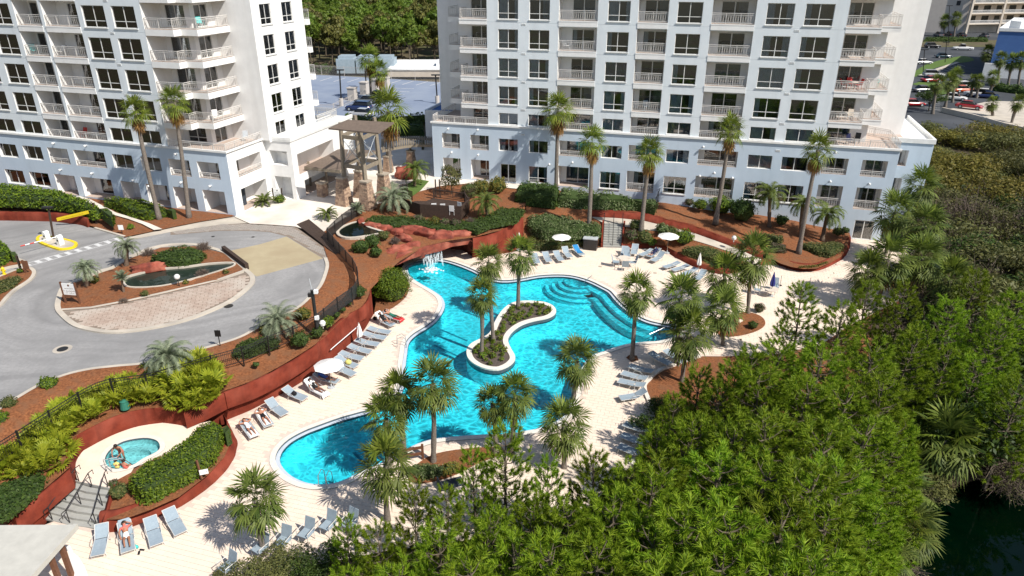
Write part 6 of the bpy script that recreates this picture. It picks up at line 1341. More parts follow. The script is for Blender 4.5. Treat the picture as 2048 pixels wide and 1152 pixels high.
def pier(root, c, w0, w1, h, rot, seed, cap=True):
    mb = MB(); n_ = lambda w_, z: [M.Rotation(rot, 3, 'Z') @ V((x*w_, y*w_, 0))+c+V((0, 0, z)) for x, y in ((-1, -1), (1, -1), (1, 1), (-1, 1))]
    a, b = n_(w0-.02, 0), n_(w1-.02, h); mb.add(a+b, ((0, 1, 5, 4), (1, 2, 6, 5), (2, 3, 7, 6), (3, 0, 4, 7), (4, 5, 6, 7)))
    o = loc_in(root, mb, 'stone_pillar', 'stone_b'); mb = MB(); stones(mb, c, w0, w1, h, random.Random(seed), rot); tag(mb.build('stones', ['stone_a', 'stone_b'], o), kind='stuff')
    if cap: mb = MB(); a, b = n_(w1+.1, h), n_(w1+.1, h+.16); mb.add(a+b, ((0, 1, 5, 4), (1, 2, 6, 5), (2, 3, 7, 6), (3, 0, 4, 7), (4, 5, 6, 7))); mb.build('cap', 'stone_cap', o)
rot_ = math.atan2(ex_.y, ex_.x)
for i, c in enumerate(cols): pier(TWR, c, .72, .42, 3.0, rot_, 60+i)
tops = [c.lerp(cc, .12)+V((0, 0, 3.1)) for c in cols]; hi_ = [c.lerp(cc, .2)+V((0, 0, 9.0 if i < 2 else 9.3)) for i, c in enumerate(cols)]
for a, b in zip(tops, hi_): mb = MB(); mb.tube([a, b], [.26, .22], 4); loc_in(TWR, mb, 'column', 'wood_grey')
for z in (4.4, 7.6):
    for i in range(4):
        f = (z-3.1)/6; a = tops[i].lerp(hi_[i], f); b = tops[(i+1) % 4].lerp(hi_[(i+1) % 4], f); mb = MB(); sweep(mb, [a, b], .09, -.2, .2); loc_in(TWR, mb, 'beam', 'wood_grey')
for i in range(4):
    j = (i+1) % 4
    for A_, B_ in ((tops[i].lerp(hi_[i], .25), tops[j].lerp(hi_[j], .72)), (tops[j].lerp(hi_[j], .25), tops[i].lerp(hi_[i], .72))): mb = MB(); mb.tube([A_, B_], .035, 5); loc_in(TWR, mb, 'brace', 'grey_metal')
rf = [G(657, 259, 12.1), G(757, 268.6, 12.1), G(788, 247.5, 12.7), G(695, 242, 12.7)]; mb = MB(); nr = V((0, 0, .14)); mb.add(rf+[p+nr for p in rf], ((4, 5, 6, 7), (3, 2, 1, 0), (0, 1, 5, 4), (1, 2, 6, 5), (2, 3, 7, 6), (3, 0, 4, 7))); ro = loc_in(TWR, mb, 'roof', 'roof_brown')
for k in range(13): f = k/12; mb = MB(); mb.tube([rf[0].lerp(rf[1], f)+V((0, 0, .17)), rf[3].lerp(rf[2], f)+V((0, 0, .17))], .035, 4); mb.build('seam', 'roof_brown', ro, -TWR.location)
# --- entrance canopy and pergola behind it
CAN = thing('entrance_canopy', 'low brown shingled canopy roof at the building entrance', 'canopy', G(650, 385, ZP)); z1, z2 = 6.4, 7.3
P = [G(608, 333, z1), G(680, 341, z1), G(716, 311, z2), G(654, 311, z2), G(676, 298, z1+.3), G(760, 301, z1+.3)]; mb = MB(); mb.add(P, ((0, 1, 2, 3), (3, 2, 5, 4))); mb.add([p-V((0, 0, .35)) for p in P], ((3, 2, 1, 0), (4, 5, 2, 3))); 
for i, j in ((0, 1), (1, 2), (2, 5), (4, 3), (3, 0)): mb.quad(P[i]-V((0, 0, .35)), P[j]-V((0, 0, .35)), P[j], P[i], 1)
loc_in(CAN, mb, 'roof', ['roof_brown', 'wood_grey'])
for u, v in ((622, 372), (655, 376)): a = G(u, v, ZP); mb = MB(); mb.box(a.x-.12, a.x+.12, a.y-.12, a.y+.12, ZP, 6.2); loc_in(CAN, mb, 'post', 'wood_grey')
pier(CAN, G(646, 392, ZP), .45, .42, 1.5, rot_, 80)
PG = thing('pergola', 'curved slatted pergola linking the towers', 'pergola', G(820, 335, ZP)); A_ = smooth_line([G(764, 300, 6.3), G(800, 293, 6.3), G(835, 289, 6.3), G(868, 290, 6.3)], n=8); B_ = smooth_line([G(764, 281, 6.6), G(800, 276, 6.6), G(835, 275, 6.6), G(868, 277, 6.6)], n=8)
for ln in (A_, B_): mb = MB(); sweep(mb, ln, .07, -.3, 0); loc_in(PG, mb, 'beam', 'wood_grey')
for a, b in zip(A_, B_): mb = MB(); sweep(mb, [a+V((0, 0, .02)), b+V((0, 0, .02))], .09, 0, .2); loc_in(PG, mb, 'slat', 'wood_grey')
for u, v in ((777, 344), (823, 333)): pier(PG, G(u, v, ZP), .5, .36, 2.0, rot_, 90+u); a = G(u, v, ZP); mb = MB(); mb.box(a.x-.12, a.x+.12, a.y-.12, a.y+.12, ZP+2, 6.2); loc_in(PG, mb, 'post', 'wood_grey')
o = boulder(V((0, 0, .5)), (1.3, .9, .8), 0, 4.4).build('red_boulder', 'red_rock', None, G(812, 356, ZP), smooth=True); tag(o, 'red boulder beside the plaza planter', 'rock')
# --- entry gate
YL = smooth_line(px([(76, 482), (80, 474), (92, 474), (130, 481), (150, 487), (152, 492), (145, 497), (125, 500), (112, 498), (87, 489)], ZR), True, 3); gi = thing('gate_island', 'concrete gate island with a bright yellow kerb', 'traffic island', G(115, 488, ZR))
mb = MB(); sweep(mb, YL, .14, -.1, .16, True); loc_in(gi, mb, 'kerb', 'yellow'); tv, tf = tess(YL); mb = MB(); mb.add([(x, y, ZR+.13) for x, y in tv], tf); loc_in(gi, mb, 'top', 'concrete')
def cabinet(label, u, v, s=1.):
    t = thing('gate_cabinet', label, 'cabinet', G(u, v, ZR+.13), R(-20)); mb = MB(); pr = [(-.22, 0), (.22, 0), (.22, .85), (.12, 1.05), (-.12, 1.08), (-.22, .95)]; mb.add([(x, -.28, z) for x, z in pr]+[(x, .28, z) for x, z in pr], (tuple(range(6)), tuple(range(11, 5, -1)))+tuple((i, i+6, (i+1) % 6+6, (i+1) % 6) for i in range(6))); mb.build('housing', 'white_paint', t)
    mb = MB(); mb.box(-.1, .1, -.292, -.282, .45, .65); mb.build('panel', 'black_metal', t); t.scale = (s, s, s); return t
cabinet('white gate cabinet at the rear of the yellow island', 95, 480, .85); cabinet('white gate cabinet nearest the road ladder marking', 122, 489, .88)
ba = thing('barrier_arm', 'lowered barrier arm with red and white stripes', 'barrier', G(112, 482, ZR)); a, b = G(113, 474, ZR+.95), G(41, 492.5, ZR+.95)
for k in range(8): mb = MB(); mb.tube([a.lerp(b, k/8), a.lerp(b, (k+1)/8)], .055, 4); loc_in(ba, mb, 'stripe', 'white_paint' if k in (0, 1, 2, 3, 4, 6) else 'red_plastic')
gp = thing('lamp_post', 'brown camera post standing on the yellow gate island', 'post', G(108, 480, ZR)); c = atY(97, 417, gp.location.y)-gp.location; mb = MB(); mb.tube([(0, 0, 0), c*.98], .11, 6); mb.build('pole', 'wood_dark', gp); mb = MB(); mb.box(-.55, .4, -.2, .2, 0, .18); mb.build('head', 'black_metal', gp, c)
cb = thing('clearance_bar', 'bright yellow clearance bar hung over the entry lane', 'sign', G(194, 450, ZR)); base = cb.location; c = atY(186, 406, base.y)-base
mb = MB(); mb.tube([(0, 0, 0), c], .1, 6); mb.build('pole', 'wood_dark', cb); y_ = base.y-.3; A_ = atY(114, 439, y_)-base; B_ = atY(177, 424, y_)-base; d_ = (B_-A_).normalized(); up_ = V((0, 0, .17)); th = V((0, .04, 0)); mb = MB()
mb.add([A_-up_-th, B_-up_-th, B_+up_-th, A_+up_-th, A_-up_+th, B_-up_+th, B_+up_+th, A_+up_+th], ((0, 1, 2, 3), (5, 4, 7, 6), (3, 2, 6, 7), (1, 0, 4, 5), (0, 3, 7, 4), (2, 1, 5, 6))); bd_ = mb.build('board', 'yellow', cb)
surf('yellow_print', (.42, .27, .01), None, .7, 2., 0)
def strokes(mb, o, rt, up, wd, ht, rn, ch=.62):
    """printed words too small to read: short strokes of uneven height with word gaps"""
    x = 0
    while x < wd:
        l_ = ht*rn.uniform(.35, .7)
        if rn.random() < .14: x += ht*.7; continue
        h_ = ht*rn.choice((.6, .6, 1.)); q = o+rt*x; k = rt*l_*.3
        mb.quad(q, q+k, q+k+up*h_, q+up*h_); mb.quad(q+k, q+rt*l_, q+rt*l_+up*h_*.3, q+k+up*h_*.3); x += l_*1.25
mb = MB(); strokes(mb, A_+d_*.5-up_*.45-th*1.1, d_, V((0, 0, 1)), (B_-A_).length-1., .16, random.Random(2)); mb.build('print', 'yellow_print', bd_)
sg = thing('entrance_sign', 'white sign with emblem and three lines between brown posts on the drive island', 'sign', G(146, 605, ZR+.1)); b0 = sg.location; L0, R0 = G(132, 605, ZR+.1)-b0, G(160, 607, ZR+.1)-b0; hT = V((0, 0, 1.75))
for p in (L0, R0): mb = MB(); mb.box(p.x-.06, p.x+.06, p.y-.06, p.y+.06, -.2, 1.8); mb.build('post', 'wood_brown', sg)
d_ = (R0-L0).normalized(); n_ = V((d_.y, -d_.x, 0)); mb = MB(); a_ = L0+d_*.07; b_ = R0-d_*.07; wq = [a_+V((0, 0, .72)), b_+V((0, 0, .72)), b_+V((0, 0, 1.68)), a_+V((0, 0, 1.68))]; mb.add([p+n_*.03 for p in wq]+[p-n_*.03 for p in wq], ((0, 1, 2, 3), (5, 4, 7, 6), (3, 2, 6, 7), (1, 0, 4, 5))); pn = mb.build('panel', 'white_paint', sg)
mb = MB(); mb.quad(*[p+n_*.02 for p in (a_+V((0, 0, .5)), b_+V((0, 0, .5)), b_+V((0, 0, .70)), a_+V((0, 0, .70)))]); mb.build('apron_board', 'wood_brown', sg)
W_ = (b_-a_).length; mb = MB(); r4 = random.Random(4)
for z, f0, f1, hh in ((1.24, .08, .95, .12), (1.02, .06, .95, .12), (.86, .2, .8, .10)): strokes(mb, a_+d_*W_*f0+V((0, 0, z))+n_*.034, d_, V((0, 0, 1)), W_*(f1-f0), hh, r4)
m0 = a_+d_*W_*.46+V((0, 0, 1.46))+n_*.034; mb.quad(m0, m0+d_*.16, m0+d_*.16+V((0, 0, .16)), m0+V((0, 0, .16))); mb.build('print', 'wood_brown', pn)
s2 = thing('notice_sign', 'white notice with emblem in front of the left tower corner', 'sign', G(557, 402, ZP)); mb = MB(); mb.box(-.42, .42, -.03, .03, .4, 1.45); q = mb.build('panel', 'white_paint', s2); mb = MB(); r4 = random.Random(5)
for z in (.95, .8, .65): strokes(mb, V((-.28, -.034, z)), V((1, 0, 0)), V((0, 0, 1)), .5, .08, r4)
mb.quad((-.05, -.034, 1.15), (.07, -.034, 1.15), (.07, -.034, 1.3), (-.05, -.034, 1.3)); mb.build('print', 'wood_dark', q)
for x in (-.5, .5): mb = MB(); mb.box(x-.06, x+.06, -.06, .06, 0, 1.5); mb.build('post', 'wood_dark', s2)
def small_sign(label, u, v, z, h, w_, hh, mat, pmat='black_metal', rz=0):
    t = thing('small_sign', label, 'sign', G(u, v, z), rz); mb = MB(); mb.box(-.025, .025, -.025, .025, 0, h); mb.build('post', pmat, t); mb = MB(); mb.box(-w_/2, w_/2, -.045, -.027, h-hh, h); mb.build('plate', mat, t); return t
small_sign('small white sign in the mulch beside the garden path', 245, 468, ZR+.1, .95, .5, .5, 'white_paint'); small_sign('dark square sign at the road edge above the fence', 441, 694, ZR, 1.35, .42, .5, 'black_metal')
hs = thing('notice_sign', 'small white notice on a leaning brown post beside the clipped hedge', 'sign', G(404, 958, .85)); mb = MB(); mb.tube([(0, 0, 0), (-.12, .1, 1.25)], .07, 5); mb.build('post', 'wood_brown', hs); mb = MB(); mb.box(-.05, .42, -.09, -.06, .35, .68, 0, M.Rotation(R(20), 4, 'Z')); q = mb.build('plate', 'white_paint', hs); mb = MB(); strokes(mb, M.Rotation(R(20), 3, 'Z') @ V((0, -.094, .5)), M.Rotation(R(20), 3, 'Z') @ V((1, 0, 0)), V((0, 0, 1)), .34, .05, random.Random(7)); mb.build('print', 'wood_dark', q)
hy = thing('fire_hydrant', 'yellow fire hydrant at the left edge of the drive', 'hydrant', G(9, 549, ZR+.1)); mb = MB(); mb.lathe([(.16, 0), (.16, .06), (.11, .08), (.11, .5), (.15, .52), (.15, .56), (.1, .62), (.04, .7), (.001, .72)], 12); mb.build('body', 'yellow', hy)
for x in (-1, 1): mb = MB(); mb.tube([(0, 0, .38), (.2*x, 0, .38)], .07, 8); mb.build('nozzle', 'yellow', hy)
for u, v, h, lab in ((43, 544, 1.55, 'dark leaning timber post by the fire hydrant, left of two'), (52, 546, 1.2, 'brown timber sign board beside the leaning post')):
    mb = MB(); mb.box(-.07, .07, -.07, .07, 0, h); mb.box(-.07, .07 if h > 1.3 else .4, -.05, .05, h*.3, h*.95); tag(mb.build('timber_post', 'wood_dark' if h > 1.3 else 'wood_brown', None, G(u, v, ZR+.1)), lab, 'post')
cp = thing('camera_pole', 'black camera pole with white boxes beside the fence', 'pole', G(635, 662, 2.95)); c = atY(624, 580, cp.location.y)-cp.location; mb = MB(); mb.tube([(0, 0, 0), c], .13, 8); mb.build('pole', 'black_metal', cp); mb = MB(); mb.tube([c, c+V((-.1, 0, .9))], .03, 6); mb.build('mast', 'grey_metal', cp)
for f, sx in ((.98, .3), (.9, -.15), (.35, .12)): mb = MB(); mb.box(-.14, .14, -.12, .12, -.14, .14); mb.build('camera_box', 'white_paint' if sx > 0 else 'black_metal', cp, c*f+V((sx, -.12, 0)))
lp = thing('pond_lamp', 'round glass garden lamp on a black stem by the island pond', 'lamp', G(359, 573, ZR+.1)); mb = MB(); mb.tube([(0, 0, 0), (-.04, 0, .65)], .04, 6); mb.build('stem', 'black_metal', lp); mb = MB(); mb.sphere((-.04, 0, .88), .24, 12, 8); mb.build('globe', 'lamp_clear', lp, smooth=True)
gl = MB(); gl.lathe([(.28, 0), (.3, .04), (.22, .5), (.25, .55), (.1, .62), (.001, .63)], 12); tag(gl.build('valve_box', 'green_box', None, G(251, 817, 2.35)), 'round green valve box in front of the palmetto bank', 'box')
for u, v, z, lab in ((646, 657, 2.7, 'pale garden light beside the dark shrubs near the camera pole'), (1467, 484, 1.6, 'white garden light on the mulch above the path')): mb = MB(); mb.lathe([(.05, 0), (.05, .25), (.22, .3), (.25, .5), (.15, .65), (.001, .7)], 10); tag(mb.build('garden_light', 'lamp_clear', None, G(u, v, z)), lab, 'lamp')
# --- terrace handrails, pool rails and ladders
def tubes(name, label, cat, runs, r, mat, loc):
    t = thing(name, label, cat, loc)
    for nm_, pts in runs: mb = MB(); mb.tube([p-t.location for p in pts], r, 6); mb.build(nm_, mat, t)
    return t
for lab, (u0, v0), (u1, v1) in (('left black handrail of the terrace steps, beside the red wall', (158, 962), (105, 1040)), ('middle black handrail of the terrace steps', (184, 972), (140, 1046)), ('right black handrail of the terrace steps', (216, 972), (194, 1052))):
    a, b = G(u0, v0, ZT), G(u1, v1, 0); h = V((0, 0, .9)); t_ = V((b.x-a.x, b.y-a.y, 0)).normalized()*.3; tubes('handrail', lab, 'handrail', [('rail', [a-t_+h*.7, a-t_+h, a+h, b+h, b+t_+h, b+t_+h*.6]), ('post', [a, a+h]), ('post', [(a+b)/2, (a+b)/2+h]), ('post', [b, b+h])], .028, 'black_metal', (a+b)/2)
for x_, lab in ((1208, 'left black handrail of the pool steps'), (1227, 'centre black handrail of the pool steps'), (1245, 'right black handrail of the pool steps')):
    a, b = G(x_, 446, 1.75), G(x_-2.5, 494, 0); h = V((0, 0, .9)); tubes('handrail', lab, 'handrail', [('rail', [a+h, b+h]), ('post', [a, a+h*1.3]), ('post', [b, b+h])], .03, 'black_metal', b)
def ladder(lab, u, v, az, sc_=1.):
    p = G(u, v, .0); d = V((math.cos(az), math.sin(az), 0)); s_ = V((-d.y, d.x, 0))*.25; runs = []
    for k in (-1, 1): q = p+s_*k; runs.append(('rail', [q-d*.55+V((0, 0, .02)), q-d*.5+V((0, 0, .75)), q-d*.1+V((0, 0, .9)), q+d*.15+V((0, 0, .6)), q+d*.2+V((0, 0, -.9))]))
    for z in (-.2, -.45, -.7): runs.append(('rung', [p-s_+d*.2+V((0, 0, z)), p+s_+d*.2+V((0, 0, z))]))
    tubes('pool_ladder', lab, 'ladder', runs, .024, 'steel', p)
ladder('steel pool ladder on the left bank below the lounger row', 808, 690, .2); ladder('steel pool ladder half hidden by the right bank palm', 1150, 782, 2.8); ladder('steel rail at the near end of the shallow pool', 655, 962, 1.3)
p = G(1178, 556, 0); tubes('pool_handrail', 'bent steel handrail at the curved pool steps', 'handrail', [('rail', [G(1184, 551, 0), G(1184, 551, .9), G(1177, 556, .9), G(1168, 566, .3), G(1160, 572, -.5)])], .028, 'steel', p)
p = G(1300, 668, 0); tubes('pool_handrail', 'steel handrail on the straight pool steps at the right end', 'handrail', [('rail', [G(1330, 655, 0), G(1328, 655, .85), G(1300, 668, .6), G(1284, 674, -.4)])], .028, 'steel', p)
for k, (u, v) in enumerate(((213, 942), (224, 944))): a = G(u, v, ZT); tubes('tub_handrail', '%s steel handrail of the hot tub' % ('left', 'right')[k], 'handrail', [('rail', [a, a+V((0, 0, .8)), a+V((.5, .5, .6)), a+V((.8, .9, -.3))])], .03, 'steel', a)
tubes('pole_hook', 'long white rescue pole hung along the red wall', 'pole', [('pole', [G(664, 697, 1.3), G(719, 650, 1.6)]), ('tip', [G(664, 697, 1.3), G(661, 700, 1.25)])], .035, 'white_paint', G(690, 700, 0))
# timber gate by the pool narrows
tg = thing('timber_gate', 'low brown timber fence panel at the pool edge among palms', 'fence', G(843, 905, 0)); a, b = G(846, 918, 0), G(803, 925, 0)
for p in (a, b): mb = MB(); mb.box(p.x-.07, p.x+.07, p.y-.07, p.y+.07, 0, 1.1); loc_in(tg, mb, 'post', 'wood_brown')
for z in (.35, .8): mb = MB(); sweep(mb, [a+V((0, 0, z)), b+V((0, 0, z))], .03, 0, .18); loc_in(tg, mb, 'rail', 'wood_brown')
mb = MB(); mb.box(-.7, .7, -.55, .55, 0, 1.2); mb.box(-.76, .76, -.6, .6, 1.2, 1.3, 1); tag(mb.build('towel_bin', ['black_metal', 'grey_metal'], None, G(1181, 497, 0), RB_A), 'dark boxy towel bin at the foot of the pool steps', 'bin')
for u, v in ((1200, 533), (1310, 546), (678, 762), (810, 629)): mb = MB(); mb.box(-.16, .16, -.16, .16, 0, .008); tag(mb.build('deck_drain', 'stone_cap', None, G(u, v, .003), RB_A), {1200: 'small square drain beside the patio table', 1310: 'small square drain in front of the far right loungers', 678: 'small square drain beside the red wall umbrella', 810: 'small square drain near the palm shadow by the pool'}[u], 'drain')
# hut with metal roof at the lower left
HT = thing('pool_hut', 'pool hut with cream standing seam roof at the lower left corner', 'hut', G(60, 1150, 0)); z = 3.1; rf = [G(155, 1049, z), G(48, 1170, z), G(-200, 1170, z+.4), G(-200, 1052, z+.4)]
mb = MB(); mb.add(rf+[p-V((0, 0, .22)) for p in rf], ((3, 2, 1, 0), (0, 1, 5, 4), (1, 2, 6, 5), (3, 0, 4, 7), (4, 5, 6, 7))); ro = loc_in(HT, mb, 'roof', 'roof_cream')
for k in range(1, 9):
    f = k/8.5; a = rf[0].lerp(rf[1], f); b = rf[3].lerp(rf[2], f); a = a.lerp(b, .09); mb = MB(); mb.tube([a+V((0, 0, .02)), b+V((0, 0, .02))], .022, 4); mb.build('seam', 'roof_cream', ro, -HT.location)
d_ = (rf[1]-rf[0]).normalized(); mb = MB(); sweep(mb, [rf[0]+V((-.08, 0, 0)), rf[1]+V((-.08, 0, 0))], .1, -.24, .05); loc_in(HT, mb, 'fascia', 'roof_cream')
for f in (.25, .45): p = rf[0].lerp(rf[1], f)+V((-.35, .05, 0)); mb = MB(); mb.box(p.x-.1, p.x+.1, p.y-.1, p.y+.1, 0, 2.9); loc_in(HT, mb, 'post', 'wood_brown')
pb = thing('paddle_board', 'white paddle board leaning on the hut post', 'paddle board', G(172, 1160, 0)); A_, B_ = G(176, 1190, .05)-pb.location, atY(136, 1092, G(160, 1150, 0).y+.3)-pb.location; d_ = (B_-A_); s_ = d_.cross(V((0, -1, .3))).normalized(); prof = [(0, .03), (.08, .2), (.25, .33), (.5, .36), (.72, .26), (.84, .09), (1., .06)]; up_ = s_.cross(d_).normalized()*.05
mb = MB(); P = []; 
for f, w_ in prof: P += [A_+d_*f-s_*w_+up_, A_+d_*f+s_*w_+up_, A_+d_*f+s_*w_-up_, A_+d_*f-s_*w_-up_]
mb.add(P, [(4*i+k, 4*i+(k+1) % 4, 4*i+4+(k+1) % 4, 4*i+4+k) for i in range(len(prof)-1) for k in range(4)]); q = mb.build('board', 'white_paint', pb)
# ================================================================ furniture
def lounger_proto(ang, name='sun_lounger'):
    t = thing(name, 'x', 'sun lounger'); a = R(ang); hx, z = 1.22, .36; bx, bz = hx+.78*math.cos(a), z+.78*math.sin(a); w_ = .33
    mb = MB()
    for s_ in (-1, 1):
        mb.tube([(0, s_*w_, z-.02), (hx, s_*w_, z), (bx, s_*w_, bz)], .018, 5)
    mb.tube([(0, -w_, z-.02), (0, w_, z-.02)], .018, 5); mb.tube([(bx, -w_, bz), (bx, w_, bz)], .018, 5); mb.build('frame', 'metal_white', t, (-.97, 0, 0))
    def sling(x0, z0, x1, z1, n_):
        mb = MB(); k = 8; P = []
        for i in range(k+1): f = i/k; sag = .03*math.sin(math.pi*f); P += [(x0+(x1-x0)*f, -w_+.01, z0+(z1-z0)*f-.3*sag), (x0+(x1-x0)*f, 0, z0+(z1-z0)*f-sag), (x0+(x1-x0)*f, w_-.01, z0+(z1-z0)*f-.3*sag)]
        mb.add(P, [(3*i+j, 3*i+3+j, 3*i+4+j, 3*i+1+j) for i in range(k) for j in (0, 1)]); mb.build(n_, 'sling', t, (-.97, 0, 0))
    sling(.03, z-.01, hx-.02, z+.01, 'seat'); sling(hx+.02, z+.01, bx-.02*math.cos(a), bz-.01, 'backrest')
    for x in (.22, 1.28):
        for s_ in (-1, 1): mb = MB(); mb.tube([(x, s_*w_, z), (x+(-.06 if x < 1 else .08), s_*(w_+.02), 0)], .017, 5); mb.build('leg', 'metal_white', t, (-.97, 0, 0))
    for s_ in (-1, 1): mb = MB(); mb.tube([(.75, s_*w_, z), (.82, s_*(w_+.05), z+.2), (1.2, s_*(w_+.05), z+.24), (1.42, s_*(w_+.02), z+.12+.1*math.sin(a))], .016, 5); mb.build('armrest', 'metal_white', t, (-.97, 0, 0))
    return t
LP_ = {}
LOC = {}
def lounger(key, label, head, foot, ang=28):
    H, F_ = G(*head, .45), G(*foot, .33); d = V((H.x-F_.x, H.y-F_.y, 0)); c = V(((H.x+F_.x)/2, (H.y+F_.y)/2, 0)); rz = math.atan2(d.y, d.x)
    if ang not in LP_: t = LP_[ang] = lounger_proto(ang); t.location = c; t.rotation_euler = (0, 0, rz); t['label'] = label
    else: t = dup(LP_[ang], c, rz, label)
    t['group'] = 'sun loungers round the pool'; LOC[key] = (c, rz, ang); return t
for a in (
    ('a', 'lounger with a white towel at the lower end of the red wall row', (487, 842), (510, 873), 12), ('b', 'lounger under the man in black shorts', (517, 819), (540, 854), 12), ('c', 'empty lounger right of the man in black shorts', (539, 805), (569, 828), 30), ('d', 'lounger with a dark bag on it, left of the towel-covered one', (571, 780), (610, 797), 25), ('e', 'lounger draped with a white towel beside the open umbrella', (612, 766), (655, 790), 40), ('f', 'lounger shaded by the open umbrella at the red wall', (636, 752), (671, 762), 30), ('g', 'empty lounger just right of the open umbrella at the red wall', (672, 731), (708, 749), 25),
    ('h', 'lounger with a yellow bag near the middle of the red wall row', (674, 717), (713, 733), 25), ('i', 'empty lounger, first above the yellow bag', (682, 706), (725, 717), 12), ('j', 'empty lounger, second above the yellow bag', (699, 692), (742, 704), 12), ('k', 'empty lounger by the closed white umbrella pole', (714, 680), (757, 689), 12), ('l', 'empty lounger just above the closed white umbrella', (729, 667), (771, 676), 12), ('m', 'empty lounger next to the woman in black', (738, 656), (781, 665), 12), ('n', 'lounger under the woman in black swimsuit', (753, 633), (790, 652), 40), ('o', 'last lounger of the red wall row, with a red towel', (768, 626), (804, 639), 25),
    ('p1', 'lounger at the bottom left, nearest the pool hut', (209, 1050), (193, 1117), 40), ('p2', 'lounger under the woman in the coral bikini', (250, 1045), (257, 1110), 40), ('p3', 'lounger right of the woman in the coral bikini', (301, 1040), (314, 1090), 30), ('p4', 'lounger fourth from the pool hut, beside the palm shadow', (338, 1024), (362, 1066), 30),
    ('r1', 'far lounger half hidden behind the island palm crown', (1068, 510), (1075, 527), 25), ('r2', 'far lounger left of the open umbrella', (1089, 506), (1100, 525), 25), ('r3', 'far lounger just under the open umbrella', (1111, 505), (1124, 522), 25), ('r4', 'far lounger right of the open umbrella', (1126, 497), (1143, 517), 40), ('r5', 'far lounger with a bright blue towel', (1147, 493), (1168, 512), 30),
    ('s0', 'small narrow lounger behind the patio table', (1250, 496), (1247, 514), 30), ('s1', 'lounger pointing at the pool, left of the navy figure', (1271, 492), (1267, 509), 30), ('s2', 'lounger under the figure in navy clothes', (1322, 498), (1292, 516), 30), ('s2b', 'lounger next to the navy figure, further from the pool', (1306, 499), (1279, 511), 12), ('s3', 'lounger below the open umbrella on the far right', (1331, 507), (1300, 524), 40), ('s4', 'first of three low loungers along the curved wall', (1360, 524), (1325, 535), 12), ('s5', 'second of three low loungers along the curved wall', (1378, 530), (1342, 541), 12), ('s6', 'third of three low loungers along the curved wall', (1395, 536), (1363, 550), 12), ('s7', 'lounger beside the closed umbrella, partly behind palm fronds', (1411, 541), (1390, 562), 25),
    ('t1', 'shaded lounger at the right, left of two behind the mulch pocket', (1304, 707), (1338, 727), 12), ('t2', 'shaded lounger at the right, next to the bushy palm trunk', (1337, 704), (1362, 721), 12), ('t3', 'lounger on the right bank, furthest from the camera of four', (1306, 744), (1257, 730), 12), ('t4', 'second lounger on the right bank beside the curved kerb', (1293, 757), (1244, 745), 12), ('t5', 'third lounger on the right bank beside the curved kerb', (1287, 770), (1239, 761), 12), ('t6', 'blue-shaded lounger, fourth beside the curved kerb', (1290, 786), (1241, 796), 30), ('t7', 'lounger in pine shade below the curved kerb', (1296, 861), (1255, 849), 25), ('t8', 'lounger in pine shade, second below the curved kerb', (1290, 885), (1250, 872), 25), ('t9', 'lounger in pine shade, lowest by the pines', (1285, 908), (1244, 894), 25)):
    lounger(*a)
def chair_proto(kind):
    t = thing({'sling': 'patio_chair', 'slat': 'white_chair', 'ad': 'balcony_chair'}[kind], 'x', 'chair'); mt = 'metal_white' if kind == 'sling' else 'white_paint'; fab = {'sling': 'sling', 'slat': 'white_paint', 'ad': 'white_paint'}[kind]
    for x in (-.25, .25):
        for y in (-.22, .24): mb = MB(); mb.tube([(x, y, 0), (x*.95, y*.9, .42)], .018, 5); mb.build('leg', mt, t)
    mb = MB(); mb.box(-.26, .26, -.25, .25, .41, .44); mb.build('seat', fab, t)
    if kind == 'slat':
        for i in range(6): x = -.23+i*.092; mb = MB(); mb.box(x-.03, x+.03, .24, .27, .44, 1.0); mb.build('slat', fab, t)
        mb = MB(); mb.box(-.27, .27, .235, .275, 1.0, 1.06); mb.build('top_rail', fab, t)
    else: mb = MB(); P = [(-.26, .24, .44), (.26, .24, .44), (.25, .4, .98), (-.25, .4, .98)]; mb.add(P+[(x, y+.02, z) for x, y, z in P], ((0, 1, 2, 3), (5, 4, 7, 6), (0, 4, 5, 1), (1, 5, 6, 2), (2, 6, 7, 3), (3, 7, 4, 0))); mb.build('backrest', fab, t)
    for x in (-.28, .28): mb = MB(); mb.tube([(x, -.24, .42), (x, -.22, .64), (x, .26, .66)], .02, 5); mb.build('armrest', mt, t)
    return t
CP_ = {}
def chair(kind, label, p, rz, group=None, s=1., mat=None):
    if kind not in CP_: t = CP_[kind] = chair_proto(kind); t.location = p; t.rotation_euler = (0, 0, rz); t['label'] = label
    else: t = dup(CP_[kind], p, rz, label)
    if s != 1: t.scale = (s,)*3
    if group: t['group'] = group
    if mat:
        for c in t.children:
            c.data = c.data.copy(); c.data.materials.clear(); c.data.materials.append(MAT[mat])
    return t
for i, (u, v, lab) in enumerate(((568, 1098, 'deck chair seen from behind at the bottom, left of three in sun'), (614, 1082, 'deck chair seen from behind, middle of three in sun'), (657, 1066, 'deck chair seen from behind with palm shadow on its back'), (700, 1062, 'deck chair in shade behind the smallest pine'), (522, 1112, 'deck chair partly behind the bottom left palm'), (457, 1150, 'deck chair cut off by the bottom bushes'))): chair('sling', lab, G(u, v, 0), R(160-i*3)+math.pi, 'deck chairs along the bottom', 1.25)
for u, v, rz, lab in ((868, 424, .2, 'first white slatted chair on the viewing deck'), (886, 425, .1, 'second white slatted chair on the viewing deck'), (905, 429, -.2, 'third white slatted chair on the viewing deck'), (922, 422, -.6, 'white slatted chair in the viewing deck corner')): chair('slat', lab, G(u, v, 3.25), math.pi+rz, 'white chairs on the viewing deck')
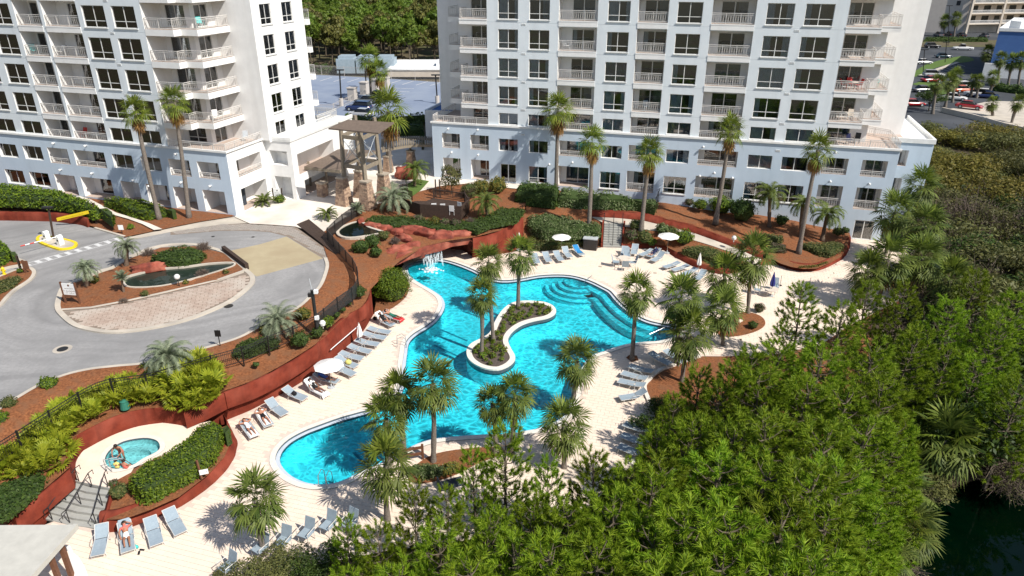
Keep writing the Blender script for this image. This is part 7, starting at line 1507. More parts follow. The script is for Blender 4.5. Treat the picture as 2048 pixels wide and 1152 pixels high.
def round_table(lab, u, v, r=.62):
    t = thing('patio_table', lab, 'table', G(u, v, 0)); mb = MB(); mb.lathe([(.001, .70), (r, .70), (r+.02, .72), (r, .74), (.001, .74)], 20); mb.build('top', 'cream_wall', t)
    for k in range(4): a = k*math.pi/2+.5; mb = MB(); mb.tube([(math.cos(a)*.4, math.sin(a)*.4, .7), (math.cos(a)*.5, math.sin(a)*.5, 0)], .02, 5); mb.build('leg', 'metal_white', t)
    return t
round_table('round patio table with chairs in the middle of the far deck', 1247, 529); round_table('round table under the navy umbrella', 1541, 592)
for u, v, rz, lab in ((1232, 533, 1.4, 'chair left of the far patio table'), (1253, 520, 0, 'chair behind the far patio table'), (1264, 534, -1.5, 'chair right of the far patio table'), (1250, 541, 3.0, 'chair in front of the far patio table')): chair('sling', lab, G(u, v, 0), rz, 'chairs at the far patio table')
chair('sling', 'pale chair left of the navy umbrella', G(1514, 588, 0), 1.2, None, 1.1); chair('sling', 'chair behind the navy umbrella table', G(1548, 583, 0), -.3)
def umbrella(label, u, v, h, r, tilt=0, mat='canvas'):
    t = thing('patio_umbrella', label, 'umbrella', G(u, v, 0)); mb = MB(); mb.tube([(0, 0, 0), (0, 0, h)], .03, 8); mb.build('pole', 'wood_grey', t); mb = MB(); mb.lathe([(.28, 0), (.28, .07), (.06, .1), (.06, .3)], 14); mb.build('base', 'grey_metal', t)
    mb = MB(); n = 8; P = [(0, 0, h+.02)]; 
    for q, zz in ((.5, .30), (1., .62)):
        for k in range(n*2): a = math.pi*k/n; m_ = 1 if k % 2 == 0 else .93; P.append((math.cos(a)*r*q*m_, math.sin(a)*r*q*m_, h+.02-zz*r*.62-(0 if k % 2 == 0 else -.03*q)))
    mb.add(P, [(0, 1+k, 1+(k+1) % 16) for k in range(16)]+[(1+k, 17+k, 17+(k+1) % 16, 1+(k+1) % 16) for k in range(16)]); mb.build('canopy', mat, t)
    for k in range(8): a = math.pi*k/4; mb = MB(); mb.tube([(0, 0, h-.35), (math.cos(a)*r*.6, math.sin(a)*r*.6, h-.3*r*.62)], .01, 4); mb.build('rib', 'wood_grey', t)
    return t
umbrella('open white umbrella over the far row of loungers', 1122, 509, 2.25, 1.0); umbrella('open white umbrella in front of the curved bed on the right', 1334, 506, 2.25, 1.12); umbrella('open white umbrella against the red wall on the left', 663, 775, 2.2, 1.08)
def closed(label, u, v, h, mat='canvas'):
    t = thing('patio_umbrella', label, 'umbrella', G(u, v, 0)); mb = MB(); mb.tube([(0, 0, 0), (0, 0, h)], .03, 8); mb.build('pole', 'wood_grey', t); mb = MB(); mb.lathe([(.28, 0), (.28, .07), (.06, .1)], 14); mb.build('base', 'grey_metal', t)
    mb = MB(); n = 12; P = []; rows = [(h*.42, .17), (h*.55, .19), (h*.8, .1), (h*.97, .03), (h+.03, .005)]
    for z, r in rows:
        for k in range(n): a = 2*math.pi*k/n; m_ = r*(1.25 if k % 2 else .75); P.append((math.cos(a)*m_, math.sin(a)*m_, z))
    mb.add(P, [(i*n+k, i*n+(k+1) % n, (i+1)*n+(k+1) % n, (i+1)*n+k) for i in range(len(rows)-1) for k in range(n)]); mb.build('canopy', mat, t)
    return t
closed('closed white umbrella beside the red wall loungers', 722, 692, 2.1); closed('closed white umbrella by the curved wall on the right', 1396, 547, 2.2); closed('closed white umbrella behind the island palms at the grotto wall', 1038, 500, 2.0); closed('closed navy umbrella on the right walk', 1541, 592, 2.4, 'canvas_navy')
# small things on the loungers
def on(key, x, y, z):
    c, rz, an = LOC[key]; return c+M.Rotation(rz, 3, 'Z') @ V((x-.97, y, z))
def towel(key, lab, x0, x1, mat, w_=.31, hang=.25, name='towel', back=False):
    c, rz, an = LOC[key]; mb = MB(); k = 12; P = []; a = R(an)
    for i in range(k+1):
        x = x0+(x1-x0)*i/k; z = .385 if x < 1.22 else .385+(x-1.22)*math.tan(a)
        if x < .02: z = .385-(0.02-x)*1.2
        wv = .012*math.sin(i*2.1); P += [(x, -w_-.02, z-.09+wv), (x, -w_+.05, z+wv), (x, w_-.05, z+.006-wv), (x, w_+.02, z-.1)]
    mb.add(P, [(4*i+j, 4*i+4+j, 4*i+5+j, 4*i+1+j) for i in range(k) for j in range(3)]); tag(mb.build(name, mat, None, c+M.Rotation(rz, 3, 'Z') @ V((-.97, 0, 0)), rz), lab, 'towel')
towel('a', 'white towel spread over the lower end of the first lounger', .0, .75, 'towel_white'); towel('e', 'white towel covering the lounger beside the open umbrella', -.12, 1.9, 'towel_white'); towel('r5', 'bright blue towel on the far lounger', .5, 1.9, 'towel_blue'); towel('o', 'red towel over the foot of the last lounger', -.1, .75, 'cloth_red'); towel('n', 'pink and white towel on the backrest behind the woman in black', 1.2, 1.95, 'towel_white'); towel('b', 'white towel under the man in black shorts', .1, 1.9, 'towel_white', .3); towel('p2', 'pale towel under the woman in the coral bikini', 1.25, 1.9, 'sling', .3)
def bag(lab, p, mat, s=.22): mb = MB(); mb.sphere((0, 0, s*.8), (s, s*.7, s*.85), 10, 7); mb.tube([(-s*.6, 0, s*1.3), (0, 0, s*2), (s*.6, 0, s*1.3)], .02, 5); tag(mb.build('beach_bag', mat, None, p, smooth=True), lab, 'bag')
bag('dark bag on the lounger left of the white towel', on('d', .95, .1, .36), 'cloth_black', .2); bag('yellow bag on a lounger of the red wall row', on('h', .7, .1, .36), 'yellow_soft', .25); bag('turquoise bag on the deck by the coral bikini lounger', G(273, 1097, 0), 'teal', .14); bag('dark bag beside the woman in black swimsuit', G(750, 640, 0), 'cloth_black', .2)
mb = MB(); mb.box(-.05, .05, -.13, .13, 0, .03); fm = mb.mesh('flip_flop', 'cloth_black')
for u, v, rz, lab in ((278, 1106, .3, 'dark flip-flop beside the turquoise bag, left one'), (284, 1100, 1.4, 'dark flip-flop beside the turquoise bag, right one')): tag(link('flip_flop', fm, None, G(u, v, 0), rz), lab, 'shoe')
mb = MB(); mb.lathe([(.18, 0), (.18, .03), (.02, .04), (.02, .95), (.03, 1.0)], 10); sp = mb.mesh('stanchion', 'black_metal')
for u, v, lab in ((1560, 571, 'black stanchion post right of the navy umbrella'), (1618, 575, 'second black stanchion post on the right walk')): tag(link('stanchion', sp, None, G(u, v, 0)), lab, 'post')
mb = MB(); mb.box(-.75, .75, -.4, .4, 0, .05); mb.box(-.75, -.68, -.4, .4, .05, .5); tag(mb.build('dark_mat', 'room_dark', None, G(902, 968, .0), .4), 'dark rectangular mat on the deck in front of the golden shrubs', 'mat')
# balcony furniture that shows
def rpt(s, y, z): return frame_pt(RB_P, RB_A, s, y, z)
def lpt(s, y, z): return frame_pt(LB_P, LB_A, s, y, z)
for p, rz, m_, lab in ((rpt(-1.2, 4.2, 15.6), .4, 'teal', 'turquoise chair on the corner balcony of the right tower'), (rpt(-1.9, 3.4, 15.6), -.6, 'white_paint', 'white chair beside the turquoise one on the right tower balcony'), (rpt(-4.6, 1.6, 15.6), 1.5, 'red_plastic', 'red chair left of the table on a right tower balcony'), (rpt(-3.2, 1.8, 15.6), -1.5, 'red_plastic', 'red chair right of the table on a right tower balcony'), (rpt(-3.9, 2.3, 15.6), 0, 'red_plastic', 'red chair behind the table on a right tower balcony'), (rpt(-1.0, 4.0, 12.5), .3, 'wood_brown', 'brown chair on the lowest corner balcony of the right tower'), (rpt(-3.4, 1.6, 12.5), -.4, 'cream_wall', 'cream chair on the lowest corner balcony'), (rpt(-1.3, 4.6, 18.7), .2, 'metal_white', 'pale chair on the upper corner balcony of the right tower'), (rpt(-1.4, 4.4, 21.8), .2, 'wood_brown', 'brown chair on the top visible corner balcony'), (rpt(-3.0, 1.5, 9.95), .2, 'cloth_navy', 'navy chair on the podium terrace of the right tower'), (rpt(-2.2, 2.2, 9.95), -.6, 'cloth_black', 'black chair on the podium terrace of the right tower'), (rpt(-17.6, .9, 3.35), .1, 'white_paint', 'white chair behind a ground floor balcony railing'), (rpt(-46.5, 5.5, 9.95), .3, 'wood_brown', 'brown chair on the left podium terrace of the right tower'), (rpt(-45.2, 4.2, 9.95), 1.2, 'wood_brown', 'second brown chair on the left podium terrace'), (lpt(-22.6, .7, 18.62), .9, 'teal', 'turquoise chair on a left tower balcony'), (lpt(-2.3, 2.6, 21.64), .9, 'teal', 'turquoise chair on the stepped balcony of the left tower'), (lpt(-19.0, .7, 18.62), -.4, 'white_paint', 'white chair on a left tower balcony'), (lpt(-1.0, 4.9, 9.95), .2, 'grey_metal', 'grey chair on the left tower terrace'), (lpt(-2.3, 2.4, 12.58), .5, 'white_paint', 'white chair on the lowest stepped balcony of the left tower'), (lpt(-18.9, .8, 9.98), -.3, 'red_plastic', 'red chair low on the left tower'), (rpt(-33.8, .7, 18.7), .6, 'white_paint', 'white chair on a recessed right tower balcony'), (rpt(-24.6, .9, 12.5), .1, 'sling', 'pale chair on a recessed right tower balcony, low')):
    chair('ad', lab, p, rz, None, 1.05, m_)
tb = dup(bpy.data.objects['patio_table'], rpt(-3.9, 1.5, 15.6), 0, 'round table between red chairs on a right tower balcony'); tb = dup(bpy.data.objects['patio_table'], rpt(-4.2, 1.5, 12.5), 0, 'round table on the lowest corner balcony of the right tower')
# ================================================================ people
def hand(J, E, RD, nm, w_, d, side):
    """five separate fingers on a palm"""
    d = d.normalized(); s_ = side.normalized(); k = J[w_]; J[nm+'p'] = k+d*.07; RD[nm+'p'] = .030; E.append((w_, nm+'p', 'hand'))
    for i, (o, l_) in enumerate(((-.030, .060), (-.011, .075), (.009, .070), (.028, .055))):
        a, b = nm+'f%d' % i, nm+'g%d' % i; J[a] = J[nm+'p']+d*.035+s_*o; J[b] = J[a]+d*l_+V((0, 0, -.02)); RD[a] = RD[b] = .0095; E += [(nm+'p', a, 'hand'), (a, b, 'hand')]
    J[nm+'t'] = k+d*.05+s_*-.05; J[nm+'u'] = J[nm+'t']+d*.045+s_*-.012; RD[nm+'t'] = .011; RD[nm+'u'] = .010; E += [(w_, nm+'t', 'hand'), (nm+'t', nm+'u', 'hand')]
def person(label, loc, rz, J, mats, cloth, hair='hair_dark', hairlong=False, s=1., face=V((0, 0, 1)), faceup=True):
    """one skinned figure; J gives joints, cloth maps body regions to a material index"""
    J = {k: V(v_) for k, v_ in J.items()}; RD = dict(pel=.135, bel=.115, che=.13, nek=.055, hed=.092, top=.07, sl=.065, sr=.065, el=.042, er=.042, wl=.028, wr=.028, hl=.085, hr=.085, kl=.055, kr=.055, al=.035, ar=.035, tl=.028, tr=.028)
    E = [('pel', 'bel', 'hips'), ('bel', 'che', 'belly'), ('che', 'nek', 'chest'), ('nek', 'hed', 'head'), ('hed', 'top', 'head'), ('che', 'sl', 'chest'), ('che', 'sr', 'chest'), ('sl', 'el', 'arm'), ('sr', 'er', 'arm'), ('el', 'wl', 'arm'), ('er', 'wr', 'arm'), ('pel', 'hl', 'hips'), ('pel', 'hr', 'hips'), ('hl', 'kl', 'thigh'), ('hr', 'kr', 'thigh'), ('kl', 'al', 'calf'), ('kr', 'ar', 'calf'), ('al', 'tl', 'foot'), ('ar', 'tr', 'foot')]
    side = (J['sr']-J['sl'])
    for w_, e_, n_, sg in (('wl', 'el', 'L', 1), ('wr', 'er', 'R', -1)): hand(J, E, RD, n_, w_, J[w_]-J[e_], side*sg)
    nm = list(J); me = bpy.data.meshes.new('body'); me.from_pydata([J[k] for k in nm], [(nm.index(a), nm.index(b)) for a, b, _ in E], [])
    o = bpy.data.objects.new('tmp', me); COL.objects.link(o); md = o.modifiers.new('s', 'SKIN'); md.use_smooth_shade = True; o.modifiers.new('d', 'SUBSURF').levels = 1
    for i, k in enumerate(nm): sv = me.skin_vertices[0].data[i]; sv.radius = (RD[k], RD[k]); sv.use_root = k == 'pel'
    dg = bpy.context.evaluated_depsgraph_get(); m2 = bpy.data.meshes.new_from_object(o.evaluated_get(dg)); bpy.data.objects.remove(o); m2.name = 'body'
    m2.materials.clear()
    for m_ in mats: m2.materials.append(MAT[m_])
    for p in m2.polygons:
        c = p.center; best = (9, None)
        for a, b, rg in E:
            A, B = J[a], J[b]; d = B-A; t = max(0, min(1, (c-A).dot(d)/d.length_squared)); q = (c-A-d*t).length/max(RD[a], RD[b])
            if q < best[0]: best = (q, rg)
        p.material_index = cloth.get(best[1], 0); p.use_smooth = True
    t = thing('person', label, 'person', loc, rz); t.scale = (s, s, s); link('body', m2, t)
    hd = J['hed']; up_ = (J['top']-hd).normalized(); f_ = V(face); f_ = (f_-up_*f_.dot(up_)).normalized(); sd2 = up_.cross(f_)
    mb = MB(); n = 12; P = []
    for i in range(8):
        for k in range(n):
            a = math.pi*i/7*.62; b = 2*math.pi*k/n; d = up_*math.cos(a)+(f_*math.cos(b)+sd2*math.sin(b))*math.sin(a); ext = 1.0+(.55 if hairlong and d.dot(f_) < -.1 else 0)*i/7; P.append(hd+up_*.035-f_*.018+d*.112*ext)
    mb.add(P, [(i*n+k, i*n+(k+1) % n, (i+1)*n+(k+1) % n, (i+1)*n+k) for i in range(7) for k in range(n)]); mb.build('hair', hair, t, smooth=True)
    mb = MB()
    for s_ in (-1, 1): mb.sphere(hd+f_*.088+sd2*.034*s_+up_*.01, (.013, .013, .009), 6, 4, 1); mb.sphere(hd+sd2*.09*s_, (.018, .018, .03), 6, 4, 0)
    mb.sphere(hd+f_*.098-up_*.015, .017, 6, 4, 0); mb.sphere(hd+f_*.086-up_*.05, (.024, .012, .008), 6, 4, 2); mb.build('face', [mats[0], 'hair_dark', 'cloth_coral'], t)
    return t
def lying(ang, prone=False, knee=0., armup=0, spread=.0):
    """figure on a lounger: x from foot (0) to head (1.95)"""
    a = R(ang); z = .46; ca, sa = math.cos(a), math.sin(a); B = lambda l_, y=0, h=0: V((1.12+l_*ca-h*sa, y, z+l_*sa+h*ca)); g = -1 if prone else 1
    J = dict(pel=V((1.08, 0, z)), bel=B(.17), che=B(.38, 0, .01), nek=B(.54, 0, .01), hed=B(.66, 0, .03), top=B(.74, 0, .03), sl=B(.46, .19), sr=B(.46, -.19), el=B(.22, .31, -.02), er=B(.22, -.31, -.02), wl=B(.02, .27, .02), wr=B(.02, -.27, .02), hl=V((1.0, .1, z)), hr=V((1.0, -.1, z)), kl=V((.60, .12+spread, z+.03+knee)), kr=V((.60, -.12-spread, z+.03)), al=V((.20+knee*.6, .11+spread, z-.01)), ar=V((.20, -.12-spread, z-.01)))
    J['tl'] = J['al']+V((-.06, .02, .13*g)); J['tr'] = J['ar']+V((-.06, -.02, .13*g))
    if armup == 1: J['er'] = B(.5, -.40, .1); J['wr'] = B(.62, -.2, .12)
    if armup == 2: J['el'] = B(.52, .42, 0); J['wl'] = B(.72, .24, 0); J['er'] = B(.52, -.42, 0); J['wr'] = B(.72, -.24, 0)
    return J
def on_lounger(key, label, J, mats, cloth, **kw):
    c, rz, an = LOC[key]; return person(label, c+M.Rotation(rz, 3, 'Z') @ V((-.97, 0, 0)), rz, J, mats, cloth, **kw)
on_lounger('p2', 'person in a coral bikini lying on the second lounger from the pool hut', lying(40, knee=.1, armup=1), ['skin_a', 'cloth_coral', 'towel_white'], {'chest': 1, 'hips': 2}, hairlong=True, face=(-.5, 0, 1))
on_lounger('b', 'person in black shorts lying face down on a lounger by the red wall', lying(12, True, armup=2, spread=.03), ['skin_b', 'cloth_black'], {'hips': 1, 'thigh': 0}, hair='hair_brown', face=(0, 0, -1))
on_lounger('a', 'person in a white swimsuit lying face down on the lowest lounger', lying(12, True, armup=2), ['skin_b', 'towel_white'], {'belly': 1, 'hips': 1}, hair='hair_brown', face=(0, 0, -1))
on_lounger('e', 'person with a black top and bare legs reclining on the white towel', lying(40, knee=.03), ['skin_c', 'cloth_black', 'towel_white'], {'hips': 1, 'belly': 1, 'chest': 2}, face=(-.5, 0, 1))
on_lounger('f', 'person in blue lying in the shade of the red wall umbrella', lying(30), ['skin_c', 'cloth_blue'], {'hips': 1, 'belly': 1, 'chest': 1}, face=(-.5, 0, 1))
on_lounger('n', 'person in a black swimsuit sitting back on a lounger near the round bush', lying(40, knee=.12), ['skin_b', 'cloth_black'], {'hips': 1, 'belly': 1, 'chest': 1}, hair='hair_brown', hairlong=True, face=(-.5, 0, 1))
on_lounger('o', 'person in dark green shorts lying on the last lounger of the red wall row', lying(25, armup=2), ['skin_b', 'green_box'], {'hips': 1, 'thigh': 1}, face=(-.3, 0, 1))
on_lounger('s2', 'person in navy clothes lying on a lounger by the far right umbrella', lying(30), ['skin_b', 'cloth_navy'], {'hips': 1, 'belly': 1, 'chest': 1, 'thigh': 1, 'arm': 1}, face=(-.4, 0, 1))
# hot tub: a standing bather bending towards two children seated at the rim
st_ = dict(pel=(0, 0, .80), bel=(0, -.10, .94), che=(0, -.26, 1.12), nek=(0, -.36, 1.25), hed=(0, -.42, 1.36), top=(0, -.44, 1.46), sl=(.18, -.27, 1.18), sr=(-.18, -.27, 1.18), el=(.30, -.42, .98), er=(-.30, -.40, .98), wl=(.20, -.60, .90), wr=(-.20, -.60, .90), hl=(.1, .0, .74), hr=(-.1, .0, .74), kl=(.11, -.05, .40), kr=(-.11, -.03, .40), al=(.11, .02, .06), ar=(-.11, .03, .06), tl=(.12, -.12, .03), tr=(-.12, -.11, .03))
person('standing person in a coral bikini bending over in the hot tub', G(247, 921, ZT-.45)+V((0, 0, 0)), R(5), st_, ['skin_a', 'cloth_coral'], {'hips': 1}, hairlong=False, face=(0, -1, -.4))
kid = dict(pel=(0, 0, .14), bel=(0, .02, .28), che=(0, .02, .44), nek=(0, .02, .58), hed=(0, .03, .70), top=(0, .03, .79), sl=(.15, .02, .48), sr=(-.15, .02, .48), el=(.22, .1, .30), er=(-.22, .1, .30), wl=(.14, .24, .22), wr=(-.14, .24, .22), hl=(.08, .06, .12), hr=(-.08, .06, .12), kl=(.1, .42, .14), kr=(-.1, .42, .14), al=(.1, .46, -.22), ar=(-.1, .46, -.22), tl=(.1, .58, -.26), tr=(-.1, .58, -.26))
person('child with a yellow top seated at the hot tub rim, left one', G(235, 938, ZT), .15, kid, ['skin_a', 'yellow_soft'], {'chest': 1, 'hips': 1}, s=.82, face=(0, 1, .2)); person('child in a pink swimsuit seated at the hot tub rim, right one', G(251, 939, ZT), -.1, kid, ['skin_b', 'cloth_coral'], {'hips': 1, 'belly': 1}, s=.85, face=(0, 1, .2))
# ================================================================ cars, car parks, far buildings, woods
def car_proto(kind):
    t = thing('parked_car', 'x', 'car'); L_, W_, H_ = {'sedan': (4.6, .9, 1.42), 'suv': (4.7, .95, 1.72), 'pickup': (5.6, .98, 1.82)}[kind]; h0, hb = .28, .82 if kind == 'sedan' else 1.0
    def loft(secs, mi=0, cap=True):
        mb = MB(); P = []; k = 8
        for x, w0, w1, z0, z1 in secs: P += [(x, -w0*.92, z0), (x, -w0, z0+(z1-z0)*.3), (x, -w0, z0+(z1-z0)*.75), (x, -w1, z1), (x, w1, z1), (x, w0, z0+(z1-z0)*.75), (x, w0, z0+(z1-z0)*.3), (x, w0*.92, z0)]
        F = [(i*k+j, (i+1)*k+j, (i+1)*k+(j+1) % k, i*k+(j+1) % k) for i in range(len(secs)-1) for j in range(k)]
        mb.add(P, F+[tuple(range(k)), tuple((len(secs)-1)*k+j for j in range(k-1, -1, -1))]); return mb
    l2 = L_/2; b = loft([(-l2, W_*.8, W_*.7, h0+.1, hb-.12), (-l2+.25, W_*.97, W_*.85, h0, hb), (-l2*.4, W_, W_*.9, h0, hb+.03), (l2*.35, W_, W_*.9, h0, hb), (l2-.45, W_*.96, W_*.82, h0, hb-.1), (l2-.08, W_*.85, W_*.7, h0+.05, hb-.28)]); bo = b.build('body', 'car_white', t, smooth=False); bo.material_slots[0].link = 'OBJECT'
    x0, x1 = {'sedan': (-l2*.72, l2*.42), 'suv': (-l2*.92, l2*.40), 'pickup': (-l2*.18, l2*.46)}[kind]; rk = .55 if kind == 'sedan' else .2; fk = .7
    c = loft([(x0, W_*.86, W_*.80, hb-.02, hb+.02), (x0+rk, W_*.82, W_*.68, hb-.02, H_-.03), (x1-fk, W_*.82, W_*.68, hb-.02, H_), (x1, W_*.86, W_*.78, hb-.02, hb+.02)]); c.build('windows', 'car_glass', t)
    r = loft([(x0+rk-.02, W_*.66, W_*.62, H_-.05, H_+.015), (x1-fk+.02, W_*.66, W_*.62, H_-.05, H_+.025)]); ro = r.build('roof', 'car_white', t); ro.material_slots[0].link = 'OBJECT'
    if kind == 'pickup': mb = MB(); mb.box(-l2+.15, -l2*.22, -W_*.8, W_*.8, hb, hb+.02); mb.build('bed', 'tyre', t)
    wm = MB(); wm.tube([(0, -.12, 0), (0, .12, 0)], .34, 14); wme = wm.mesh('wheel', 'tyre'); rm = MB(); rm.tube([(0, -.125, 0), (0, .125, 0)], .2, 10); rme = rm.mesh('rim', 'grey_metal')
    for x in (-l2*.6, l2*.62):
        for y in (-1, 1): w_ = link('wheel', wme, t, (x, y*(W_-.1), .34)); link('rim', rme, w_)
    for y in (-1, 1):
        mb = MB(); mb.box(l2-.22, l2-.06, y*W_*.62-.14, y*W_*.62+.14, hb-.32, hb-.2); mb.build('headlight', 'lamp_clear', t); mb = MB(); mb.box(-l2-.01, -l2+.12, y*W_*.66-.12, y*W_*.66+.1, hb-.28, hb-.12); mb.build('taillight', 'lamp_red', t)
    return t
KP = {}
def car(kind, label, p, rz, col):
    if kind not in KP: t = KP[kind] = car_proto(kind); t.location = p; t.rotation_euler = (0, 0, rz); t['label'] = label
    else: t = dup(KP[kind], p, rz, label)
    for c in t.children:
        if c.name.split('.')[0] in ('body', 'roof'): c.material_slots[0].link = 'OBJECT'; c.material_slots[0].material = MAT[col]
    t['group'] = 'parked cars'; return t
ZF = 1.9
sheet('far_car_park', px([(1770, 55), (2100, 55), (2200, 160), (2150, 250), (1900, 262), (1770, 262)], ZF), 'road_dark')
sheet('far_grass_strip', smooth_line(px([(1822, 150), (1850, 130), (1890, 118), (1930, 112), (1948, 121), (1905, 128), (1870, 136), (1838, 152)], ZF+.05), True, 3), 'grass'); sheet('far_grass_strip', px([(1824, 168), (1850, 160), (1880, 166), (1900, 188), (1870, 188), (1840, 172)], ZF+.05), 'grass'); sheet('far_bank', px([(1840, 80), (2000, 80), (2000, 94), (1840, 94)], ZF+.06), 'soil')
mb = MB(); a = smooth_line(px([(1840, 152), (1875, 139), (1915, 125)], ZF+.02), n=4); sweep(mb, a, .5, 0, .12); tag(mb.build('far_kerb', 'concrete'), kind='structure')
mb = MB()
for k in range(9): 
    for (u0, v0, u1, v1) in ((1846+k*9, 131-k*2.2, 1858+k*9, 134-k*2.2), (1850+k*8, 148-k*2.5, 1866+k*8, 152-k*2.4), (1850, 186+k*4, 1880, 188+k*4)):
        A, B = G(u0, v0, ZF+.02), G(u1, v1, ZF+.02); t_ = (B-A).normalized(); n_ = V((-t_.y, t_.x, 0))*.08; mb.quad(A-n_, B-n_, B+n_, A+n_)
tag(mb.build('far_bay_marking', 'road_white'), kind='structure')
for kind, col, u, v, rz, lab in (('pickup', 'car_white', 1925, 100, 2.9, 'white pickup truck in the far car park below the tan building'), ('suv', 'car_black', 1864, 96, -.1, 'black and white vehicle left of the far white pickup'), ('sedan', 'car_teal', 1886, 116, -.15, 'dark teal sedan in the far car park'), ('sedan', 'car_white', 1846, 128, 0, 'white sedan peeping out beside the right tower'), ('suv', 'car_silver', 1866, 154, -.2, 'silver SUV below the curved far drive'), ('sedan', 'car_red', 1862, 164, .1, 'red car half hidden behind a far palm'), ('sedan', 'car_grey', 1846, 184, .05, 'dark grey sedan beside the grass strip'), ('sedan', 'car_red', 1824, 212, 0, 'dark red car cut by the right tower edge'), ('sedan', 'car_white', 1908, 200, -.5, 'white sedan behind two far palms'), ('sedan', 'car_orange', 1925, 184, .1, 'orange-red car in front of a white SUV'), ('suv', 'car_white', 1928, 178, .2, 'white SUV behind the orange-red car'), ('suv', 'car_white', 1951, 193, 2.6, 'white jeep in the middle of the far lot'), ('sedan', 'car_navy', 1970, 196, 2.7, 'navy sedan right of the white jeep'), ('sedan', 'car_red', 1938, 217, -.7, 'crimson sedan on the tan ramp'), ('suv', 'car_grey', 1876, 73, 1.5, 'grey car under the tan building, first from the left'), ('suv', 'car_black', 1898, 72, 1.5, 'black car under the tan building, between two palms'), ('sedan', 'car_black', 1922, 73, 1.5, 'black car under the tan building, by the corner'), ('sedan', 'car_grey', 1968, 74, 1.5, 'grey car under the tan building, furthest right')):
    car(kind, lab, G(u, v, ZF if v < 205 or u < 1900 else 2.4), rz, col)
# ramp and low roof in front of the far lot
mb = MB(); q = px([(1884, 220), (1935, 212), (1978, 202), (2100, 204), (2100, 270), (2010, 252), (1945, 234)], 2.3); mb.prism([(p.x, p.y) for p in q], -1, 2.3); tag(mb.build('ramp', 'concrete'), kind='structure')
mb = MB(); sweep(mb, px([(1884, 220), (1945, 234), (2010, 252), (2100, 272)], 2.3), .15, -2.5, .5); tag(mb.build('ramp_wall', 'cream_wall'), 'tan parapet wall of the ramp behind the golden scrub', 'wall')
# tan apartment building with balconies
TB = thing('far_building', 'tan apartment building with white railed balconies at the top right', 'building', G(1926, 67, ZF)); o_ = TB.location; hx = V((.98, .2, 0)); lx = V((-.9, .43, 0)); H_ = 34
mb = MB(); mb.quad(lx*40, V((0, 0, 0)), V((0, 0, H_)), lx*40+V((0, 0, H_))); mb.quad(V((0, 1.8, 0)), hx*60+V((0, 1.8, 0)), hx*60+V((0, 1.8, H_)), V((0, 1.8, H_)), 1); mb.build('wall', ['tan_wall', 'cream_wall'], TB)
for k in range(1, 9):
    z = k*3.6; mb = MB(); sweep(mb, [V((0, 0, z)), hx*60+V((0, 0, z))], 1.7, -.35, 0); b_ = mb.build('balcony', 'cream_wall', TB); mb = MB(); P0 = V((0, -1.6, z)); sweep(mb, [P0+V((0, 0, 1.0)), P0+hx*60+V((0, 0, 1.0))], .05, 0, .1); sweep(mb, [P0, P0+hx*60], .05, .05, .12)
    for i in range(150): p = P0+hx*(i*.4); mb.box(p.x-.05, p.x+.05, p.y-.03, p.y+.03, z+.1, z+1.0)
    mb.build('railing', 'white_paint', b_)
    for i in range(10): p = hx*(2+i*5.6)+V((0, 1.7, z+.05)); mb = MB(); mb.quad(p, p+hx*3, p+hx*3+V((0, 0, 2.4)), p+V((0, 0, 2.4))); mb.build('window', 'car_glass', TB)
    if k > 1: p = lx*3.2+V((-.05, -.08, z-1)); mb = MB(); mb.quad(p+lx*1.3, p, p+V((0, 0, 1.6)), p+lx*1.3+V((0, 0, 1.6))); mb.build('window', 'car_black', TB)
for i in range(5): p = hx*(i*14); mb = MB(); mb.box(p.x-.35, p.x+.35, p.y-1.9, p.y-.9, 0, H_); mb.build('pier', 'cream_wall', TB)
# blue building with white roof
c0 = G(1974, 152, ZF); BB = thing('far_building', 'blue-walled building with white flat roof at the right edge', 'building', c0); hT = atY(1985, 50, c0.y+18).z-ZF
d1, d2 = V((.9, -.43, 0)), V((.60, .80, 0)); mb = MB(); P = [V((0, 0, 0)), d1*50, d1*50+d2*40, d2*40]; mb.prism([(p.x, p.y) for p in P], 0, 10.2); mb.build('wall', 'blue_wall', BB)
mb = MB(); mb.prism([(p.x, p.y) for p in P], 10.204, 10.3); sweep(mb, [P[0], P[1], P[2], P[3]], .25, 10.3, 11.0, True); mb.box(6, 14, 2, 6, 10.3, 12.2); mb.build('roof', 'white_paint', BB)
mb = MB(); sweep(mb, [d1*-1-d2*2+V((0, 0, 0)), d1*50-d2*4], .3, 0, 3.2); mb.build('garden_wall', 'white_paint', BB)
for i, (cu, cv, bu, bv, s, lab) in enumerate(((1890, 42, 1888, 73, 2.2, 'left of two palms in front of the tan building'), (1913, 37, 1908, 74, 2.3, 'right of two palms in front of the tan building'), (1875, 166, 1865, 228, 1.6, 'palm nearest the right tower in the far lot'), (1900, 162, 1890, 214, 1.7, 'palm between the white sedan and the grass strip'), (1912, 152, 1905, 205, 1.6, 'bushy palm behind the white sedan'), (1946, 162, 1942, 194, 1.3, 'left of the slim palms by the white jeep'), (1959, 162, 1953, 196, 1.3, 'right of the slim palms by the white jeep'), (1987, 154, 1980, 186, 1.5, 'palm in front of the blue building wall'), (1975, 104, 1971, 150, 1.8, 'palm at the corner of the blue building'), (2002, 118, 1996, 165, 1.7, 'palm along the blue building, second'), (2025, 122, 2016, 172, 1.8, 'palm along the blue building, third'), (2044, 120, 2036, 175, 1.8, 'palm along the blue building, cut by the edge'), (1985, 206, 1987, 236, 1.3, 'palm standing on the pale ramp roof'), (2036, 205, 2022, 250, 1.4, 'palm leaning over the pale ramp roof'))):
    palm('cabbage_palm', lab, 's', (bu, bv, ZF), (cu, cv), s*.62, .26, group='palms of the far car park')
p = G(1857, 222, ZF); planted('scrub_oak', 'dark round tree at the edge of the far lot', 'tree', p, SO[2][0], SO[2][1], 1., (1., 1., .8))
